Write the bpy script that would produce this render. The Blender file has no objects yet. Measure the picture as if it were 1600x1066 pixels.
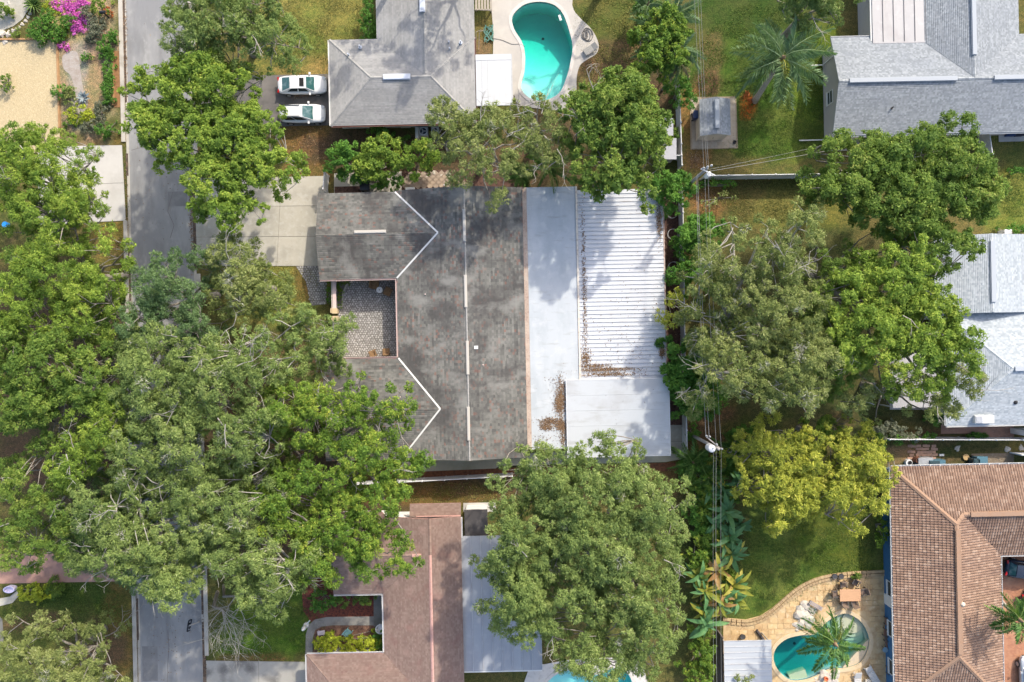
import bpy, bmesh, math, random
import numpy as np
from mathutils import Vector, Matrix
from mathutils.geometry import tessellate_polygon

# ---------------------------------------------------------------- camera, sky, sun, exposure
SC = bpy.context.scene
COL = SC.collection
H = 70.0            # flying height of the drone, metres
F = 1127.0          # focal length in photo pixels
YAW = math.radians(-1.2)
cam = bpy.data.cameras.new('camera')
cam.sensor_width = 36.0
cam.lens = 36.0 * F / 1600.0
cam.clip_end = 6000.0
co = bpy.data.objects.new('camera', cam)
COL.objects.link(co)
co.location = (0, 0, H)
co.rotation_euler = (0, 0, YAW)
SC.camera = co

TO_SUN = Vector((0.67, 1.1, 1.0)).normalized()
world = bpy.data.worlds.new('World')
SC.world = world
world.use_nodes = True
wn = world.node_tree
sky = wn.nodes.new('ShaderNodeTexSky')
sky.sky_type = 'NISHITA'
sky.sun_disc = False
sky.dust_density = 3.0
sky.ozone_density = 0.4
sky.sun_elevation = math.asin(TO_SUN.z)
sky.sun_rotation = math.atan2(TO_SUN.x, TO_SUN.y)
wn.nodes['Background'].inputs['Strength'].default_value = 0.15
wn.links.new(sky.outputs[0], wn.nodes['Background'].inputs['Color'])
sl = bpy.data.lights.new('sun', 'SUN')
sl.energy = 2.1
sl.angle = math.radians(1.2)
sl.color = (1.0, 0.93, 0.80)
so = bpy.data.objects.new('sun', sl)
COL.objects.link(so)
so.rotation_euler = (-TO_SUN).to_track_quat('-Z', 'Y').to_euler()
SC.view_settings.view_transform = 'Standard'
SC.view_settings.look = 'None'
SC.view_settings.exposure = 1.17
SC.view_settings.gamma = 1.0
SC.view_settings.use_curve_mapping = False
SC.cycles.max_bounces = 8
SC.cycles.transparent_max_bounces = 12

# ---------------------------------------------------------------- helpers
CY, SY = math.cos(YAW), math.sin(YAW)
def P(px, py, z=0.0):
    """a point of the place from its position in the survey picture and its height"""
    k = (H - z) / F
    x, y = (px - 800.0) * k, (533.0 - py) * k
    return Vector((x * CY - y * SY, x * SY + y * CY, z))

def px2m(d, z=0.0):
    return d * (H - z) / F

ORG = {}
def thing(name, label, cat, loc, group=None, rotz=0.0):
    o = bpy.data.objects.new(name, None)
    o.empty_display_size = 0.3
    COL.objects.link(o)
    o.location = loc
    o.rotation_euler = (0, 0, rotz)
    o['label'] = label
    o['category'] = cat
    if group: o['group'] = group
    ORG[o.name] = Vector(loc)
    return o

def tag(o, label=None, cat=None, group=None, kind=None):
    if label: o['label'] = label
    if cat: o['category'] = cat
    if group: o['group'] = group
    if kind: o['kind'] = kind
    return o

def origin(o):
    return ORG.get(o.name, Vector((0, 0, 0))) if o else Vector((0, 0, 0))

def link(name, me, parent=None, loc=(0, 0, 0), rot=(0, 0, 0), world_origin=None):
    o = bpy.data.objects.new(name, me)
    COL.objects.link(o)
    o.parent = parent
    o.location = loc
    o.rotation_euler = rot
    if parent: ORG[o.name] = world_origin if world_origin is not None else origin(parent)
    else: ORG[o.name] = Vector(loc)
    return o

class M:
    """collects geometry in place coordinates, links it as one mesh object"""
    def __init__(self):
        self.v, self.f, self.uv = [], [], []
    def face(self, pts, uv=None):
        n = len(self.v)
        self.v += [tuple(p) for p in pts]
        self.f.append(tuple(range(n, n + len(pts))))
        self.uv += uv if uv else [(0, 0)] * len(pts)
    def box(self, c, s, rz=0.0, rot=None):
        R = rot if rot is not None else Matrix.Rotation(rz, 3, 'Z')
        c = Vector(c)
        q = [c + R @ Vector((s[0] * i / 2, s[1] * j / 2, s[2] * k / 2)) for k in (-1, 1) for j in (-1, 1) for i in (-1, 1)]
        for a in ((0, 2, 3, 1), (4, 5, 7, 6), (0, 1, 5, 4), (2, 6, 7, 3), (0, 4, 6, 2), (1, 3, 7, 5)):
            self.face([q[i] for i in a])
    def bar(self, a, b, w, h):
        """box running from a to b, w wide and h high"""
        a, b = Vector(a), Vector(b)
        d = b - a
        L = d.length
        if L < 1e-6: return
        x = d / L
        up = Vector((0, 0, 1)) if abs(x.z) < 0.95 else Vector((0, 1, 0))
        y = up.cross(x).normalized()
        z = x.cross(y)
        self.box((a + b) / 2, (L, w, h), rot=Matrix((x, y, z)).transposed())
    def prism(self, pts, z0, z1, bottom=False):
        """vertical prism over plan polygon pts (any winding), z may be callables"""
        g = lambda z, p: z(p) if callable(z) else z
        A = sum(pts[i][0] * pts[(i + 1) % len(pts)][1] - pts[(i + 1) % len(pts)][0] * pts[i][1] for i in range(len(pts)))
        if A < 0: pts = pts[::-1]
        n = len(pts)
        top = [Vector((p[0], p[1], g(z1, p))) for p in pts]
        bot = [Vector((p[0], p[1], g(z0, p))) for p in pts]
        if n <= 4: self.face(top, [(p.x, p.y) for p in top])
        else:
            for t in tessellate_polygon([[Vector((p.x, p.y, 0)) for p in top]]):
                a, b, c = (top[i] for i in t)
                if (b - a).cross(c - a).z < 0: b, c = c, b
                self.face([a, b, c], [(p.x, p.y) for p in (a, b, c)])
        if bottom and n <= 4: self.face(bot[::-1])
        for i in range(n):
            j = (i + 1) % n
            self.face([bot[i], bot[j], top[j], top[i]])
    def tube(self, pts, rad, n=6, cap=True):
        pts = [Vector(p) for p in pts]
        if not isinstance(rad, (list, tuple)): rad = [rad] * len(pts)
        base = len(self.v)
        for i, p in enumerate(pts):
            d = (pts[min(i + 1, len(pts) - 1)] - pts[max(i - 1, 0)])
            if d.length < 1e-6: d = Vector((0, 0, 1))
            d.normalize()
            a = d.orthogonal().normalized() if abs(d.z) > 0.9 else Vector((0, 0, 1)).cross(d).normalized()
            b = d.cross(a)
            for k in range(n):
                t = 2 * math.pi * k / n
                self.v.append(tuple(p + (a * math.cos(t) + b * math.sin(t)) * rad[i]))
        for i in range(len(pts) - 1):
            for k in range(n):
                k2 = (k + 1) % n
                self.f.append((base + i * n + k, base + i * n + k2, base + (i + 1) * n + k2, base + (i + 1) * n + k))
                self.uv += [(k / n, i), ((k + 1) / n, i), ((k + 1) / n, i + 1), (k / n, i + 1)]
        if cap:
            self.f.append(tuple(base + (len(pts) - 1) * n + k for k in range(n)))
            self.uv += [(0, 0)] * n
            self.f.append(tuple(base + n - 1 - k for k in range(n)))
            self.uv += [(0, 0)] * n
    def disc(self, c, r, z0, z1, n=16):
        self.prism([(c[0] + r * math.cos(2 * math.pi * k / n), c[1] + r * math.sin(2 * math.pi * k / n)) for k in range(n)], z0, z1)
    def lathe(self, c, prof, n=16):
        base = len(self.v)
        for r, z in prof:
            for k in range(n):
                t = 2 * math.pi * k / n
                self.v.append((c[0] + r * math.cos(t), c[1] + r * math.sin(t), c[2] + z))
        for i in range(len(prof) - 1):
            for k in range(n):
                k2 = (k + 1) % n
                self.f.append((base + i * n + k, base + i * n + k2, base + (i + 1) * n + k2, base + (i + 1) * n + k))
                self.uv += [(0, 0)] * 4
        self.f.append(tuple(base + (len(prof) - 1) * n + k for k in range(n)))
        self.uv += [(0, 0)] * n
    def data(self, name, m, org=(0, 0, 0), smooth=False):
        me = bpy.data.meshes.new(name)
        org = Vector(org)
        me.from_pydata([(x - org.x, y - org.y, z - org.z) for x, y, z in self.v], [], self.f)
        uvl = me.uv_layers.new(name='UVMap')
        if len(self.uv) == len(me.loops):
            uvl.data.foreach_set('uv', [c for t in self.uv for c in t])
        me.materials.append(m)
        if smooth: me.polygons.foreach_set('use_smooth', [True] * len(me.polygons))
        me.update()
        return me
    def build(self, name, m, parent=None, kind=None, smooth=False, loc=None):
        """loc: origin of a top-level mesh"""
        if parent:
            o = link(name, self.data(name, m, origin(parent), smooth), parent)
        else:
            l = Vector(loc) if loc is not None else Vector((0, 0, 0))
            o = link(name, self.data(name, m, l, smooth), None, l)
        if kind: o['kind'] = kind
        return o

def struct(name, m, mt, smooth=False):
    return m.build(name, mt, None, 'structure', smooth)

def np_mesh(name, V, Fq, m, attr=None, org=None):
    """V (n,3), Fq (m,4) numpy -> mesh, attr = per-face float called tint"""
    me = bpy.data.meshes.new(name)
    if org is not None: V = V - np.array(org)[None, :]
    me.vertices.add(len(V))
    me.vertices.foreach_set('co', V.astype(np.float32).ravel())
    k = Fq.shape[1]
    me.loops.add(Fq.size)
    me.loops.foreach_set('vertex_index', Fq.astype(np.int32).ravel())
    me.polygons.add(len(Fq))
    me.polygons.foreach_set('loop_start', np.arange(0, Fq.size, k, dtype=np.int32))
    me.update(calc_edges=True)
    if attr is not None:
        a = me.attributes.new('tint', 'FLOAT', 'FACE')
        a.data.foreach_set('value', attr.astype(np.float32))
    me.materials.append(m)
    return me

def catmull(pts, n=8, closed=True):
    out = []
    N = len(pts)
    rng = range(N) if closed else range(N - 1)
    for i in rng:
        g = (lambda k: pts[k % N]) if closed else (lambda k: pts[min(max(k, 0), N - 1)])
        p0, p1, p2, p3 = (Vector(g(i + k)) for k in (-1, 0, 1, 2))
        for s in range(n):
            t = s / n
            out.append(0.5 * ((2 * p1) + (p2 - p0) * t + (2 * p0 - 5 * p1 + 4 * p2 - p3) * t * t + (3 * p1 - p0 - 3 * p2 + p3) * t ** 3))
    if not closed: out.append(Vector(pts[-1]))
    return out

def inside(x, y, poly):
    c = False
    n = len(poly)
    j = n - 1
    for i in range(n):
        xi, yi, xj, yj = poly[i][0], poly[i][1], poly[j][0], poly[j][1]
        if (yi > y) != (yj > y) and x < (xj - xi) * (y - yi) / (yj - yi) + xi: c = not c
        j = i
    return c

def offset(poly, d):
    """polygon moved inwards by d (plan)"""
    A = sum(poly[i][0] * poly[(i + 1) % len(poly)][1] - poly[(i + 1) % len(poly)][0] * poly[i][1] for i in range(len(poly)))
    q = [Vector((p[0], p[1])) for p in (poly if A > 0 else poly[::-1])]
    out = []
    for i in range(len(q)):
        a = (q[i] - q[i - 1]).normalized()
        b = (q[(i + 1) % len(q)] - q[i]).normalized()
        na, nb = Vector((-a.y, a.x)), Vector((-b.y, b.x))
        m = na + nb
        m = m / max(0.35, m.dot(na)) if m.length > 1e-6 else na
        out.append(q[i] + m * d)
    return out

# ---------------------------------------------------------------- materials
MATS = {}
def newmat(name):
    m = bpy.data.materials.new(name)
    m.use_nodes = True
    nt = m.node_tree
    b = nt.nodes['Principled BSDF']
    return m, nt, b

def L(nt, a, b): nt.links.new(a, b)
def N(nt, t, **k):
    n = nt.nodes.new('ShaderNode' + t)
    for a, b in k.items(): setattr(n, a, b)
    return n
def c4(c): return (c[0], c[1], c[2], 1.0)

def mixc(nt, fac, a, b, mode='MIX'):
    n = N(nt, 'Mix', data_type='RGBA', blend_type=mode)
    for s, v in ((n.inputs[0], fac), (n.inputs[6], a), (n.inputs[7], b)):
        if isinstance(v, (int, float)): s.default_value = v
        elif isinstance(v, tuple): s.default_value = c4(v)
        else: L(nt, v, s)
    return n.outputs[2]

def ramp(nt, fac, lo, hi):
    r = N(nt, 'MapRange')
    r.inputs[1].default_value, r.inputs[2].default_value = lo, hi
    L(nt, fac, r.inputs[0])
    return r.outputs[0]

def noise(nt, vec, scale, detail=4, stretch=None, rough=0.6):
    if stretch:
        mp = N(nt, 'Mapping')
        mp.inputs['Scale'].default_value = stretch
        L(nt, vec, mp.inputs[0])
        vec = mp.outputs[0]
    n = N(nt, 'TexNoise')
    n.inputs['Scale'].default_value = scale
    n.inputs['Detail'].default_value = detail
    n.inputs['Roughness'].default_value = rough
    L(nt, vec, n.inputs['Vector'])
    return n.outputs[0]

def surf(name, col, rough=0.8, layers=(), bump=0.0, bscale=30.0, metal=0.0, coord='Object', objvar=None, spec=0.5):
    """layers: (colour, noise scale, lo, hi, stretch, strength)"""
    if name in MATS: return MATS[name]
    m, nt, b = newmat(name)
    tc = N(nt, 'TexCoord')
    if coord == 'World': vec = N(nt, 'NewGeometry').outputs['Position']
    else: vec = tc.outputs[coord]
    c = None
    base = col
    if objvar:
        oi = N(nt, 'ObjectInfo')
        base = mixc(nt, oi.outputs['Random'], col, objvar)
    for (lc, sc, lo, hi, st, k) in layers:
        f = ramp(nt, noise(nt, vec, sc, 5, st), lo, hi)
        mu = N(nt, 'Math', operation='MULTIPLY')
        L(nt, f, mu.inputs[0]); mu.inputs[1].default_value = k
        base = mixc(nt, mu.outputs[0], base, lc)
    if isinstance(base, tuple): b.inputs['Base Color'].default_value = c4(base)
    else: L(nt, base, b.inputs['Base Color'])
    b.inputs['Roughness'].default_value = rough
    b.inputs['Metallic'].default_value = metal
    b.inputs['Specular IOR Level'].default_value = spec
    if bump > 0:
        bn = N(nt, 'Bump')
        bn.inputs['Strength'].default_value = bump
        bn.inputs['Distance'].default_value = 0.05
        L(nt, noise(nt, vec, bscale, 5), bn.inputs['Height'])
        L(nt, bn.outputs[0], b.inputs['Normal'])
    MATS[name] = m
    return m

def shingle_mat(name, cols, wid, exp, streak=None, stains=(), rough=0.9, rows=0.07):
    """one flat colour per shingle tab from a cell grid over the slope's own metres"""
    m, nt, b = newmat(name)
    tc = N(nt, 'TexCoord')
    uv = tc.outputs['UV']
    mp = N(nt, 'Mapping'); mp.inputs['Scale'].default_value = (1 / wid, 1 / exp, 1)
    L(nt, uv, mp.inputs[0])
    vo = N(nt, 'TexVoronoi'); vo.inputs['Randomness'].default_value = 0.35; vo.inputs['Scale'].default_value = 1.0
    L(nt, mp.outputs[0], vo.inputs['Vector'])
    se = N(nt, 'SeparateColor'); L(nt, vo.outputs['Color'], se.inputs[0])
    cr = N(nt, 'ValToRGB'); cr.color_ramp.interpolation = 'LINEAR'
    el = cr.color_ramp.elements
    while len(el) < len(cols): el.new(0.5)
    for i, (p, c) in enumerate(cols):
        el[i].position = p; el[i].color = c4(c)
    L(nt, se.outputs[0], cr.inputs[0])
    mp2 = N(nt, 'Mapping'); mp2.inputs['Scale'].default_value = (1 / 4.0, 1 / exp, 1); L(nt, uv, mp2.inputs[0])
    vo2 = N(nt, 'TexVoronoi'); vo2.inputs['Randomness'].default_value = 0.3; vo2.inputs['Scale'].default_value = 1.0; L(nt, mp2.outputs[0], vo2.inputs['Vector'])
    se2 = N(nt, 'SeparateColor'); L(nt, vo2.outputs['Color'], se2.inputs[0])
    col = mixc(nt, 1.0, cr.outputs[0], mixc(nt, se2.outputs[1], (1 - rows,) * 3, (1 + rows,) * 3), 'MULTIPLY')
    for (lc, sc, lo, hi, st, k) in stains:
        f = ramp(nt, noise(nt, uv, sc, 5, st), lo, hi)
        mu = N(nt, 'Math', operation='MULTIPLY'); L(nt, f, mu.inputs[0]); mu.inputs[1].default_value = k
        col = mixc(nt, mu.outputs[0], col, lc)
    L(nt, col, b.inputs['Base Color'])
    b.inputs['Roughness'].default_value = rough
    b.inputs['Specular IOR Level'].default_value = 0.3
    MATS[name] = m
    return m

def leaf_mat(name, cols, trans=0.38, gloss=0.12):
    """cols: list of (position, colour) over the leaf's own random tint"""
    m, nt, b = newmat(name)
    at = N(nt, 'Attribute'); at.attribute_name = 'tint'
    cr = N(nt, 'ValToRGB')
    el = cr.color_ramp.elements
    while len(el) < len(cols): el.new(0.5)
    for i, (p, c) in enumerate(cols):
        el[i].position = p; el[i].color = c4(c)
    L(nt, at.outputs['Fac'], cr.inputs[0])
    b.inputs['Roughness'].default_value = 0.55
    b.inputs['Specular IOR Level'].default_value = gloss
    L(nt, cr.outputs[0], b.inputs['Base Color'])
    tr = N(nt, 'BsdfTranslucent')
    tcol = mixc(nt, 0.5, cr.outputs[0], (0.20, 0.33, 0.05))
    L(nt, tcol, tr.inputs[0])
    mx = N(nt, 'MixShader'); mx.inputs[0].default_value = trans
    L(nt, b.outputs[0], mx.inputs[1]); L(nt, tr.outputs[0], mx.inputs[2])
    L(nt, mx.outputs[0], nt.nodes['Material Output'].inputs[0])
    MATS[name] = m
    return m

def plain(name, col, rough=0.6, metal=0.0, spec=0.5):
    return surf(name, col, rough, (((col[0] * 0.7, col[1] * 0.7, col[2] * 0.7), 2.5, 0.45, 0.75, None, 0.45),), metal=metal, spec=spec)

concrete = surf('concrete', (0.38, 0.355, 0.295), 0.9, (((0.25, 0.235, 0.20), 0.35, 0.45, 0.7, None, 0.7), ((0.52, 0.50, 0.45), 1.7, 0.5, 0.75, None, 0.5), ((0.20, 0.17, 0.13), 6.0, 0.6, 0.75, None, 0.35)), 0.2, 60, objvar=(0.43, 0.40, 0.335), coord='World')
concrete_white = surf('bleached_concrete', (0.47, 0.45, 0.42), 0.9, (((0.38, 0.36, 0.33), 0.4, 0.45, 0.7, None, 0.7), ((0.52, 0.50, 0.47), 2.0, 0.5, 0.75, None, 0.5)), 0.15, 60, coord='World')
concrete_old = surf('stained_concrete', (0.34, 0.32, 0.28), 0.9, (((0.10, 0.09, 0.08), 0.5, 0.48, 0.62, None, 0.85), ((0.45, 0.43, 0.38), 2.0, 0.5, 0.75, None, 0.5)), 0.2, 60, coord='World')
concrete_dark = surf('damp_concrete', (0.17, 0.16, 0.14), 0.85, (((0.09, 0.09, 0.07), 0.8, 0.45, 0.7, None, 0.7), ((0.25, 0.23, 0.2), 3.0, 0.55, 0.75, None, 0.5)), 0.2, 60, coord='World')
asphalt = surf('asphalt', (0.21, 0.21, 0.212), 0.92, (((0.30, 0.295, 0.285), 0.22, 0.44, 0.62, (1, 0.5, 1), 0.85), ((0.14, 0.137, 0.135), 0.9, 0.5, 0.75, (1, 0.25, 1), 0.6), ((0.31, 0.305, 0.295), 0.75, 0.56, 0.68, (1.4, 0.7, 1), 0.75), ((0.33, 0.32, 0.30), 2.3, 0.62, 0.8, None, 0.5)), 0.3, 120, coord='World')
asphalt_dark = surf('old_asphalt', (0.125, 0.115, 0.11), 0.92, (((0.21, 0.19, 0.17), 0.35, 0.45, 0.7, None, 0.7), ((0.07, 0.065, 0.06), 1.2, 0.5, 0.7, None, 0.6)), 0.3, 120, coord='World')
gutter_dirt = surf('gutter_debris', (0.07, 0.05, 0.04), 0.95, (((0.19, 0.13, 0.09), 1.4, 0.45, 0.65, None, 0.8),), 0.6, 60, coord='World')
kerb_mat = surf('kerb_concrete', (0.42, 0.39, 0.34), 0.9, (((0.25, 0.22, 0.18), 0.8, 0.45, 0.7, None, 0.8),), 0.2, 60, coord='World')
white_vinyl = surf('white_vinyl', (0.66, 0.66, 0.66), 0.45, (((0.60, 0.60, 0.60), 1.5, 0.5, 0.8, None, 0.5),))
white_paint = surf('white_paint', (0.66, 0.65, 0.62), 0.5, (((0.55, 0.52, 0.46), 3, 0.55, 0.8, None, 0.5),))
pink_trim = surf('pinkish_trim', (0.60, 0.46, 0.42), 0.6, (((0.42, 0.25, 0.2), 3, 0.5, 0.8, None, 0.5),))
brown_trim = surf('brown_trim', (0.22, 0.10, 0.07), 0.6)
black_metal = plain('black_metal', (0.015, 0.015, 0.017), 0.5)
dark_grey = plain('dark_grey', (0.05, 0.05, 0.055), 0.6)
grey_metal = surf('galvanised_metal', (0.45, 0.46, 0.47), 0.45, (((0.30, 0.30, 0.31), 3, 0.45, 0.7, None, 0.6),), metal=0.4)
wood_pale = surf('weathered_wood', (0.36, 0.32, 0.27), 0.9, (((0.20, 0.17, 0.13), 2, 0.45, 0.7, (1, 12, 1), 0.7),))
timber = surf('landscape_timber', (0.38, 0.22, 0.10), 0.9, (((0.22, 0.12, 0.06), 2.0, 0.45, 0.7, None, 0.7),))
glass_dark = surf('dark_glass', (0.02, 0.035, 0.04), 0.06, spec=0.8)
glass_green = surf('greenish_glass', (0.03, 0.10, 0.10), 0.08, (((0.16, 0.24, 0.25), 2.2, 0.5, 0.65, None, 0.7),), spec=0.8)
bark = surf('grey_bark', (0.25, 0.225, 0.195), 0.95, (((0.11, 0.095, 0.08), 3, 0.45, 0.65, None, 0.8),), 0.6, 20)
bark_pale = surf('pale_bark', (0.33, 0.31, 0.275), 0.95, (((0.20, 0.18, 0.155), 2.5, 0.5, 0.7, None, 0.8),), 0.5, 20)
palm_bark = surf('palm_bark', (0.36, 0.33, 0.29), 0.95, (((0.20, 0.18, 0.15), 2, 0.45, 0.7, (1, 1, 6), 0.7),), 0.5, 20)
mulch_red = surf('red_mulch', (0.17, 0.045, 0.025), 0.95, (((0.06, 0.02, 0.015), 5, 0.45, 0.62, None, 0.9), ((0.30, 0.11, 0.06), 9, 0.58, 0.7, None, 0.8)), 0.9, 30, coord='World')
mulch_brown = surf('brown_mulch', (0.115, 0.06, 0.045), 0.95, (((0.05, 0.025, 0.02), 4, 0.45, 0.62, None, 0.9), ((0.24, 0.15, 0.11), 9, 0.6, 0.7, None, 0.8)), 0.9, 30, coord='World')
# ---------------------------------------------------------------- ground: one sheet, the soil and grass of each yard blended in
GREEN = (0.070, 0.112, 0.022); DKGREEN = (0.040, 0.075, 0.018); LIME = (0.19, 0.21, 0.05); OLIVE = (0.105, 0.118, 0.036)
STRAW = (0.24, 0.19, 0.07); LITTER = (0.19, 0.115, 0.05); BROWN = (0.125, 0.085, 0.05); SOIL = (0.09, 0.065, 0.045); EMER = (0.100, 0.142, 0.032)
ZONES = [  # photo px, py, rx, ry, colour
    (500, 60, 110, 90, (0.185, 0.19, 0.055)), (480, 105, 60, 20, STRAW), (480, 230, 50, 60, LITTER), (560, 230, 80, 40, SOIL),
    (970, 50, 90, 110, OLIVE), (950, 95, 60, 40, BROWN), (1000, 160, 60, 60, SOIL),
    (1180, 40, 110, 90, DKGREEN), (1190, 130, 130, 80, (0.062, 0.112, 0.022)), (1240, 200, 60, 55, EMER), (1260, 165, 30, 50, (0.10, 0.16, 0.025)), (1200, 215, 110, 30, GREEN), (1290, 100, 30, 80, (0.085, 0.13, 0.02)),
    (1112, 85, 22, 40, (0.115, 0.10, 0.045)), (1105, 130, 25, 22, BROWN), (1080, 190, 18, 60, LITTER), (1088, 245, 26, 25, LITTER), (1170, 165, 14, 22, (0.32, 0.09, 0.02)),
    (1110, 310, 50, 28, LITTER), (1180, 300, 60, 25, (0.13, 0.11, 0.045)), (1230, 295, 40, 25, OLIVE), (1230, 330, 60, 40, (0.155, 0.16, 0.05)), (1290, 330, 60, 30, (0.14, 0.15, 0.04)), (1585, 310, 60, 60, (0.15, 0.17, 0.04)), (1590, 230, 50, 35, (0.12, 0.13, 0.04)),
    (1110, 660, 60, 40, BROWN), (1240, 670, 110, 35, (0.11, 0.11, 0.04)), (1330, 660, 60, 30, BROWN), (1460, 680, 70, 12, BROWN), (1330, 520, 260, 160, (0.075, 0.08, 0.035)),
    (1240, 880, 170, 120, EMER), (1300, 840, 60, 60, (0.075, 0.105, 0.018)), (1120, 850, 45, 120, (0.06, 0.065, 0.03)), (1460, 712, 90, 18, BROWN), (1510, 705, 60, 10, (0.07, 0.07, 0.03)), (1415, 712, 40, 16, (0.22, 0.15, 0.09)),
    (430, 450, 80, 60, (0.23, 0.25, 0.06)), (472, 440, 14, 50, (0.19, 0.14, 0.05)), (175, 385, 40, 50, (0.24, 0.19, 0.055)), (180, 400, 18, 30, (0.12, 0.11, 0.03)), (170, 218, 40, 14, LITTER),
    (100, 600, 190, 220, SOIL), (430, 700, 170, 170, SOIL), (560, 830, 100, 100, SOIL),
    (110, 980, 150, 80, (0.085, 0.10, 0.028)), (120, 930, 80, 25, (0.05, 0.085, 0.018)), (60, 975, 60, 18, BROWN), (190, 980, 30, 80, (0.16, 0.115, 0.04)), (150, 1010, 50, 40, BROWN),
    (420, 985, 90, 60, (0.085, 0.15, 0.022)), (440, 940, 60, 30, (0.085, 0.14, 0.022)), (400, 1028, 60, 6, LITTER),
    (690, 768, 130, 20, LITTER), (710, 772, 40, 10, (0.11, 0.095, 0.03)), (690, 742, 130, 9, (0.14, 0.05, 0.025)), (900, 740, 220, 40, SOIL), (1050, 740, 40, 30, LITTER),
    (130, 100, 70, 130, (0.33, 0.24, 0.18)), (125, 130, 18, 70, (0.30, 0.27, 0.25)), (150, 150, 20, 60, (0.33, 0.23, 0.15)), (10, 120, 22, 40, (0.14, 0.11, 0.09)), (110, 30, 50, 30, (0.33, 0.27, 0.15)),
    (755, 90, 14, 30, (0.16, 0.12, 0.07)), (700, 255, 110, 50, SOIL), (860, 240, 60, 80, SOIL),
]
POOL1 = [(812, 12), (826, 5), (846, 3), (866, 8), (880, 22), (889, 46), (895, 72), (892, 96), (886, 120), (874, 146), (850, 158), (828, 154), (814, 138), (819, 112), (820, 86), (815, 66), (803, 46), (800, 27)]
POOL2 = [(1212, 1012), (1228, 998), (1250, 992), (1272, 990), (1290, 972), (1310, 960), (1326, 959), (1346, 972), (1358, 996), (1356, 1016), (1344, 1036), (1322, 1044), (1296, 1046), (1276, 1056), (1256, 1063), (1234, 1063), (1216, 1048), (1208, 1030)]
POOL3 = [(851, 1076), (860, 1060), (876, 1050), (896, 1046), (915, 1050), (925, 1054), (940, 1052), (955, 1044), (972, 1044), (986, 1060), (988, 1085), (975, 1110), (900, 1120), (858, 1100)]
def outline(pts, n=6, z=0.0): return [P(p[0], p[1], z) for p in catmull([Vector(q) for q in pts], n)]
PO = [outline(p) for p in (POOL1, POOL2, POOL3)]

def axis(lim, step):
    a = list(np.arange(-lim, lim + 1e-6, step))
    out = [lim + 8, lim + 25, lim + 70, lim + 200, lim + 600, 3000.0]
    return np.array([-v for v in out[::-1]] + a + out)
gx, gy = axis(58, 0.4), axis(40, 0.4)
GX, GY = np.meshgrid(gx, gy)
base = np.zeros(GX.shape + (3,)) + np.array((0.11, 0.105, 0.04))
wob = np.sin(GX * 1.3 + 2 * np.sin(GY * 0.9)) * 0.12 + np.sin(GX * 2.9 - GY * 2.3) * 0.08 + np.sin(GY * 3.7 + GX * 0.6) * 0.07
for (zx, zy, rx, ry, c) in ZONES:
    p = P(zx, zy)
    d = np.sqrt(((GX - p.x) / px2m(rx)) ** 2 + ((GY - p.y) / px2m(ry)) ** 2) + wob
    w = np.clip((1.18 - d) / 0.45, 0, 1)
    w = (w * w * (3 - 2 * w))[..., None]
    base = base * (1 - w) + np.array(c) * w
ny, nx = GX.shape
V = np.stack([GX, GY, np.zeros_like(GX)], -1).reshape(-1, 3)
idx = np.arange(nx * ny).reshape(ny, nx)
Q = np.stack([idx[:-1, :-1], idx[:-1, 1:], idx[1:, 1:], idx[1:, :-1]], -1).reshape(-1, 4)
keep = np.ones(len(Q), bool)
cent = V[Q].mean(1)
for po in PO:
    xs = [p.x for p in po]; ys = [p.y for p in po]
    cand = np.where((cent[:, 0] > min(xs) - 1) & (cent[:, 0] < max(xs) + 1) & (cent[:, 1] > min(ys) - 1) & (cent[:, 1] < max(ys) + 1))[0]
    for i in cand:
        if any(inside(V[k, 0], V[k, 1], po) for k in Q[i]): keep[i] = False
Q = Q[keep]
gm, nt, b = newmat('yard_ground')
at = N(nt, 'Attribute'); at.attribute_name = 'soil'
pos = N(nt, 'NewGeometry').outputs['Position']
f1 = ramp(nt, noise(nt, pos, 3.0, 6), 0.35, 0.7)
f2 = ramp(nt, noise(nt, pos, 0.5, 4), 0.40, 0.68)
f4 = ramp(nt, noise(nt, pos, 0.22, 5, (1.0, 1.3, 1)), 0.42, 0.62)
f3 = ramp(nt, noise(nt, pos, 11.0, 3), 0.3, 0.75)
c1 = mixc(nt, f3, (0.34, 0.37, 0.32), (1.68, 1.62, 1.6))
col = mixc(nt, 1.0, at.outputs['Color'], c1, 'MULTIPLY')
c2 = mixc(nt, f1, (0.62, 0.72, 0.70), (1.36, 1.22, 1.15))
col = mixc(nt, 1.0, col, c2, 'MULTIPLY')
col = mixc(nt, 1.0, col, mixc(nt, f4, (1.18, 1.08, 1.05), (0.72, 0.92, 0.72)), 'MULTIPLY')
m3 = N(nt, 'Math', operation='MULTIPLY'); L(nt, f2, m3.inputs[0]); m3.inputs[1].default_value = 0.18
col = mixc(nt, m3.outputs[0], col, (0.17, 0.13, 0.055))
L(nt, col, b.inputs['Base Color'])
b.inputs['Roughness'].default_value = 0.95
b.inputs['Specular IOR Level'].default_value = 0.1
bn = N(nt, 'Bump'); bn.inputs['Strength'].default_value = 0.9; bn.inputs['Distance'].default_value = 0.06
L(nt, noise(nt, pos, 9.0, 6), bn.inputs['Height']); L(nt, bn.outputs[0], b.inputs['Normal'])
me = np_mesh('ground', V, Q, gm)
ca = me.attributes.new('soil', 'FLOAT_COLOR', 'POINT')
ca.data.foreach_set('color', np.concatenate([base.reshape(-1, 3), np.ones((nx * ny, 1))], 1).astype(np.float32).ravel())
g = link('ground', me); g['kind'] = 'structure'

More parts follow.
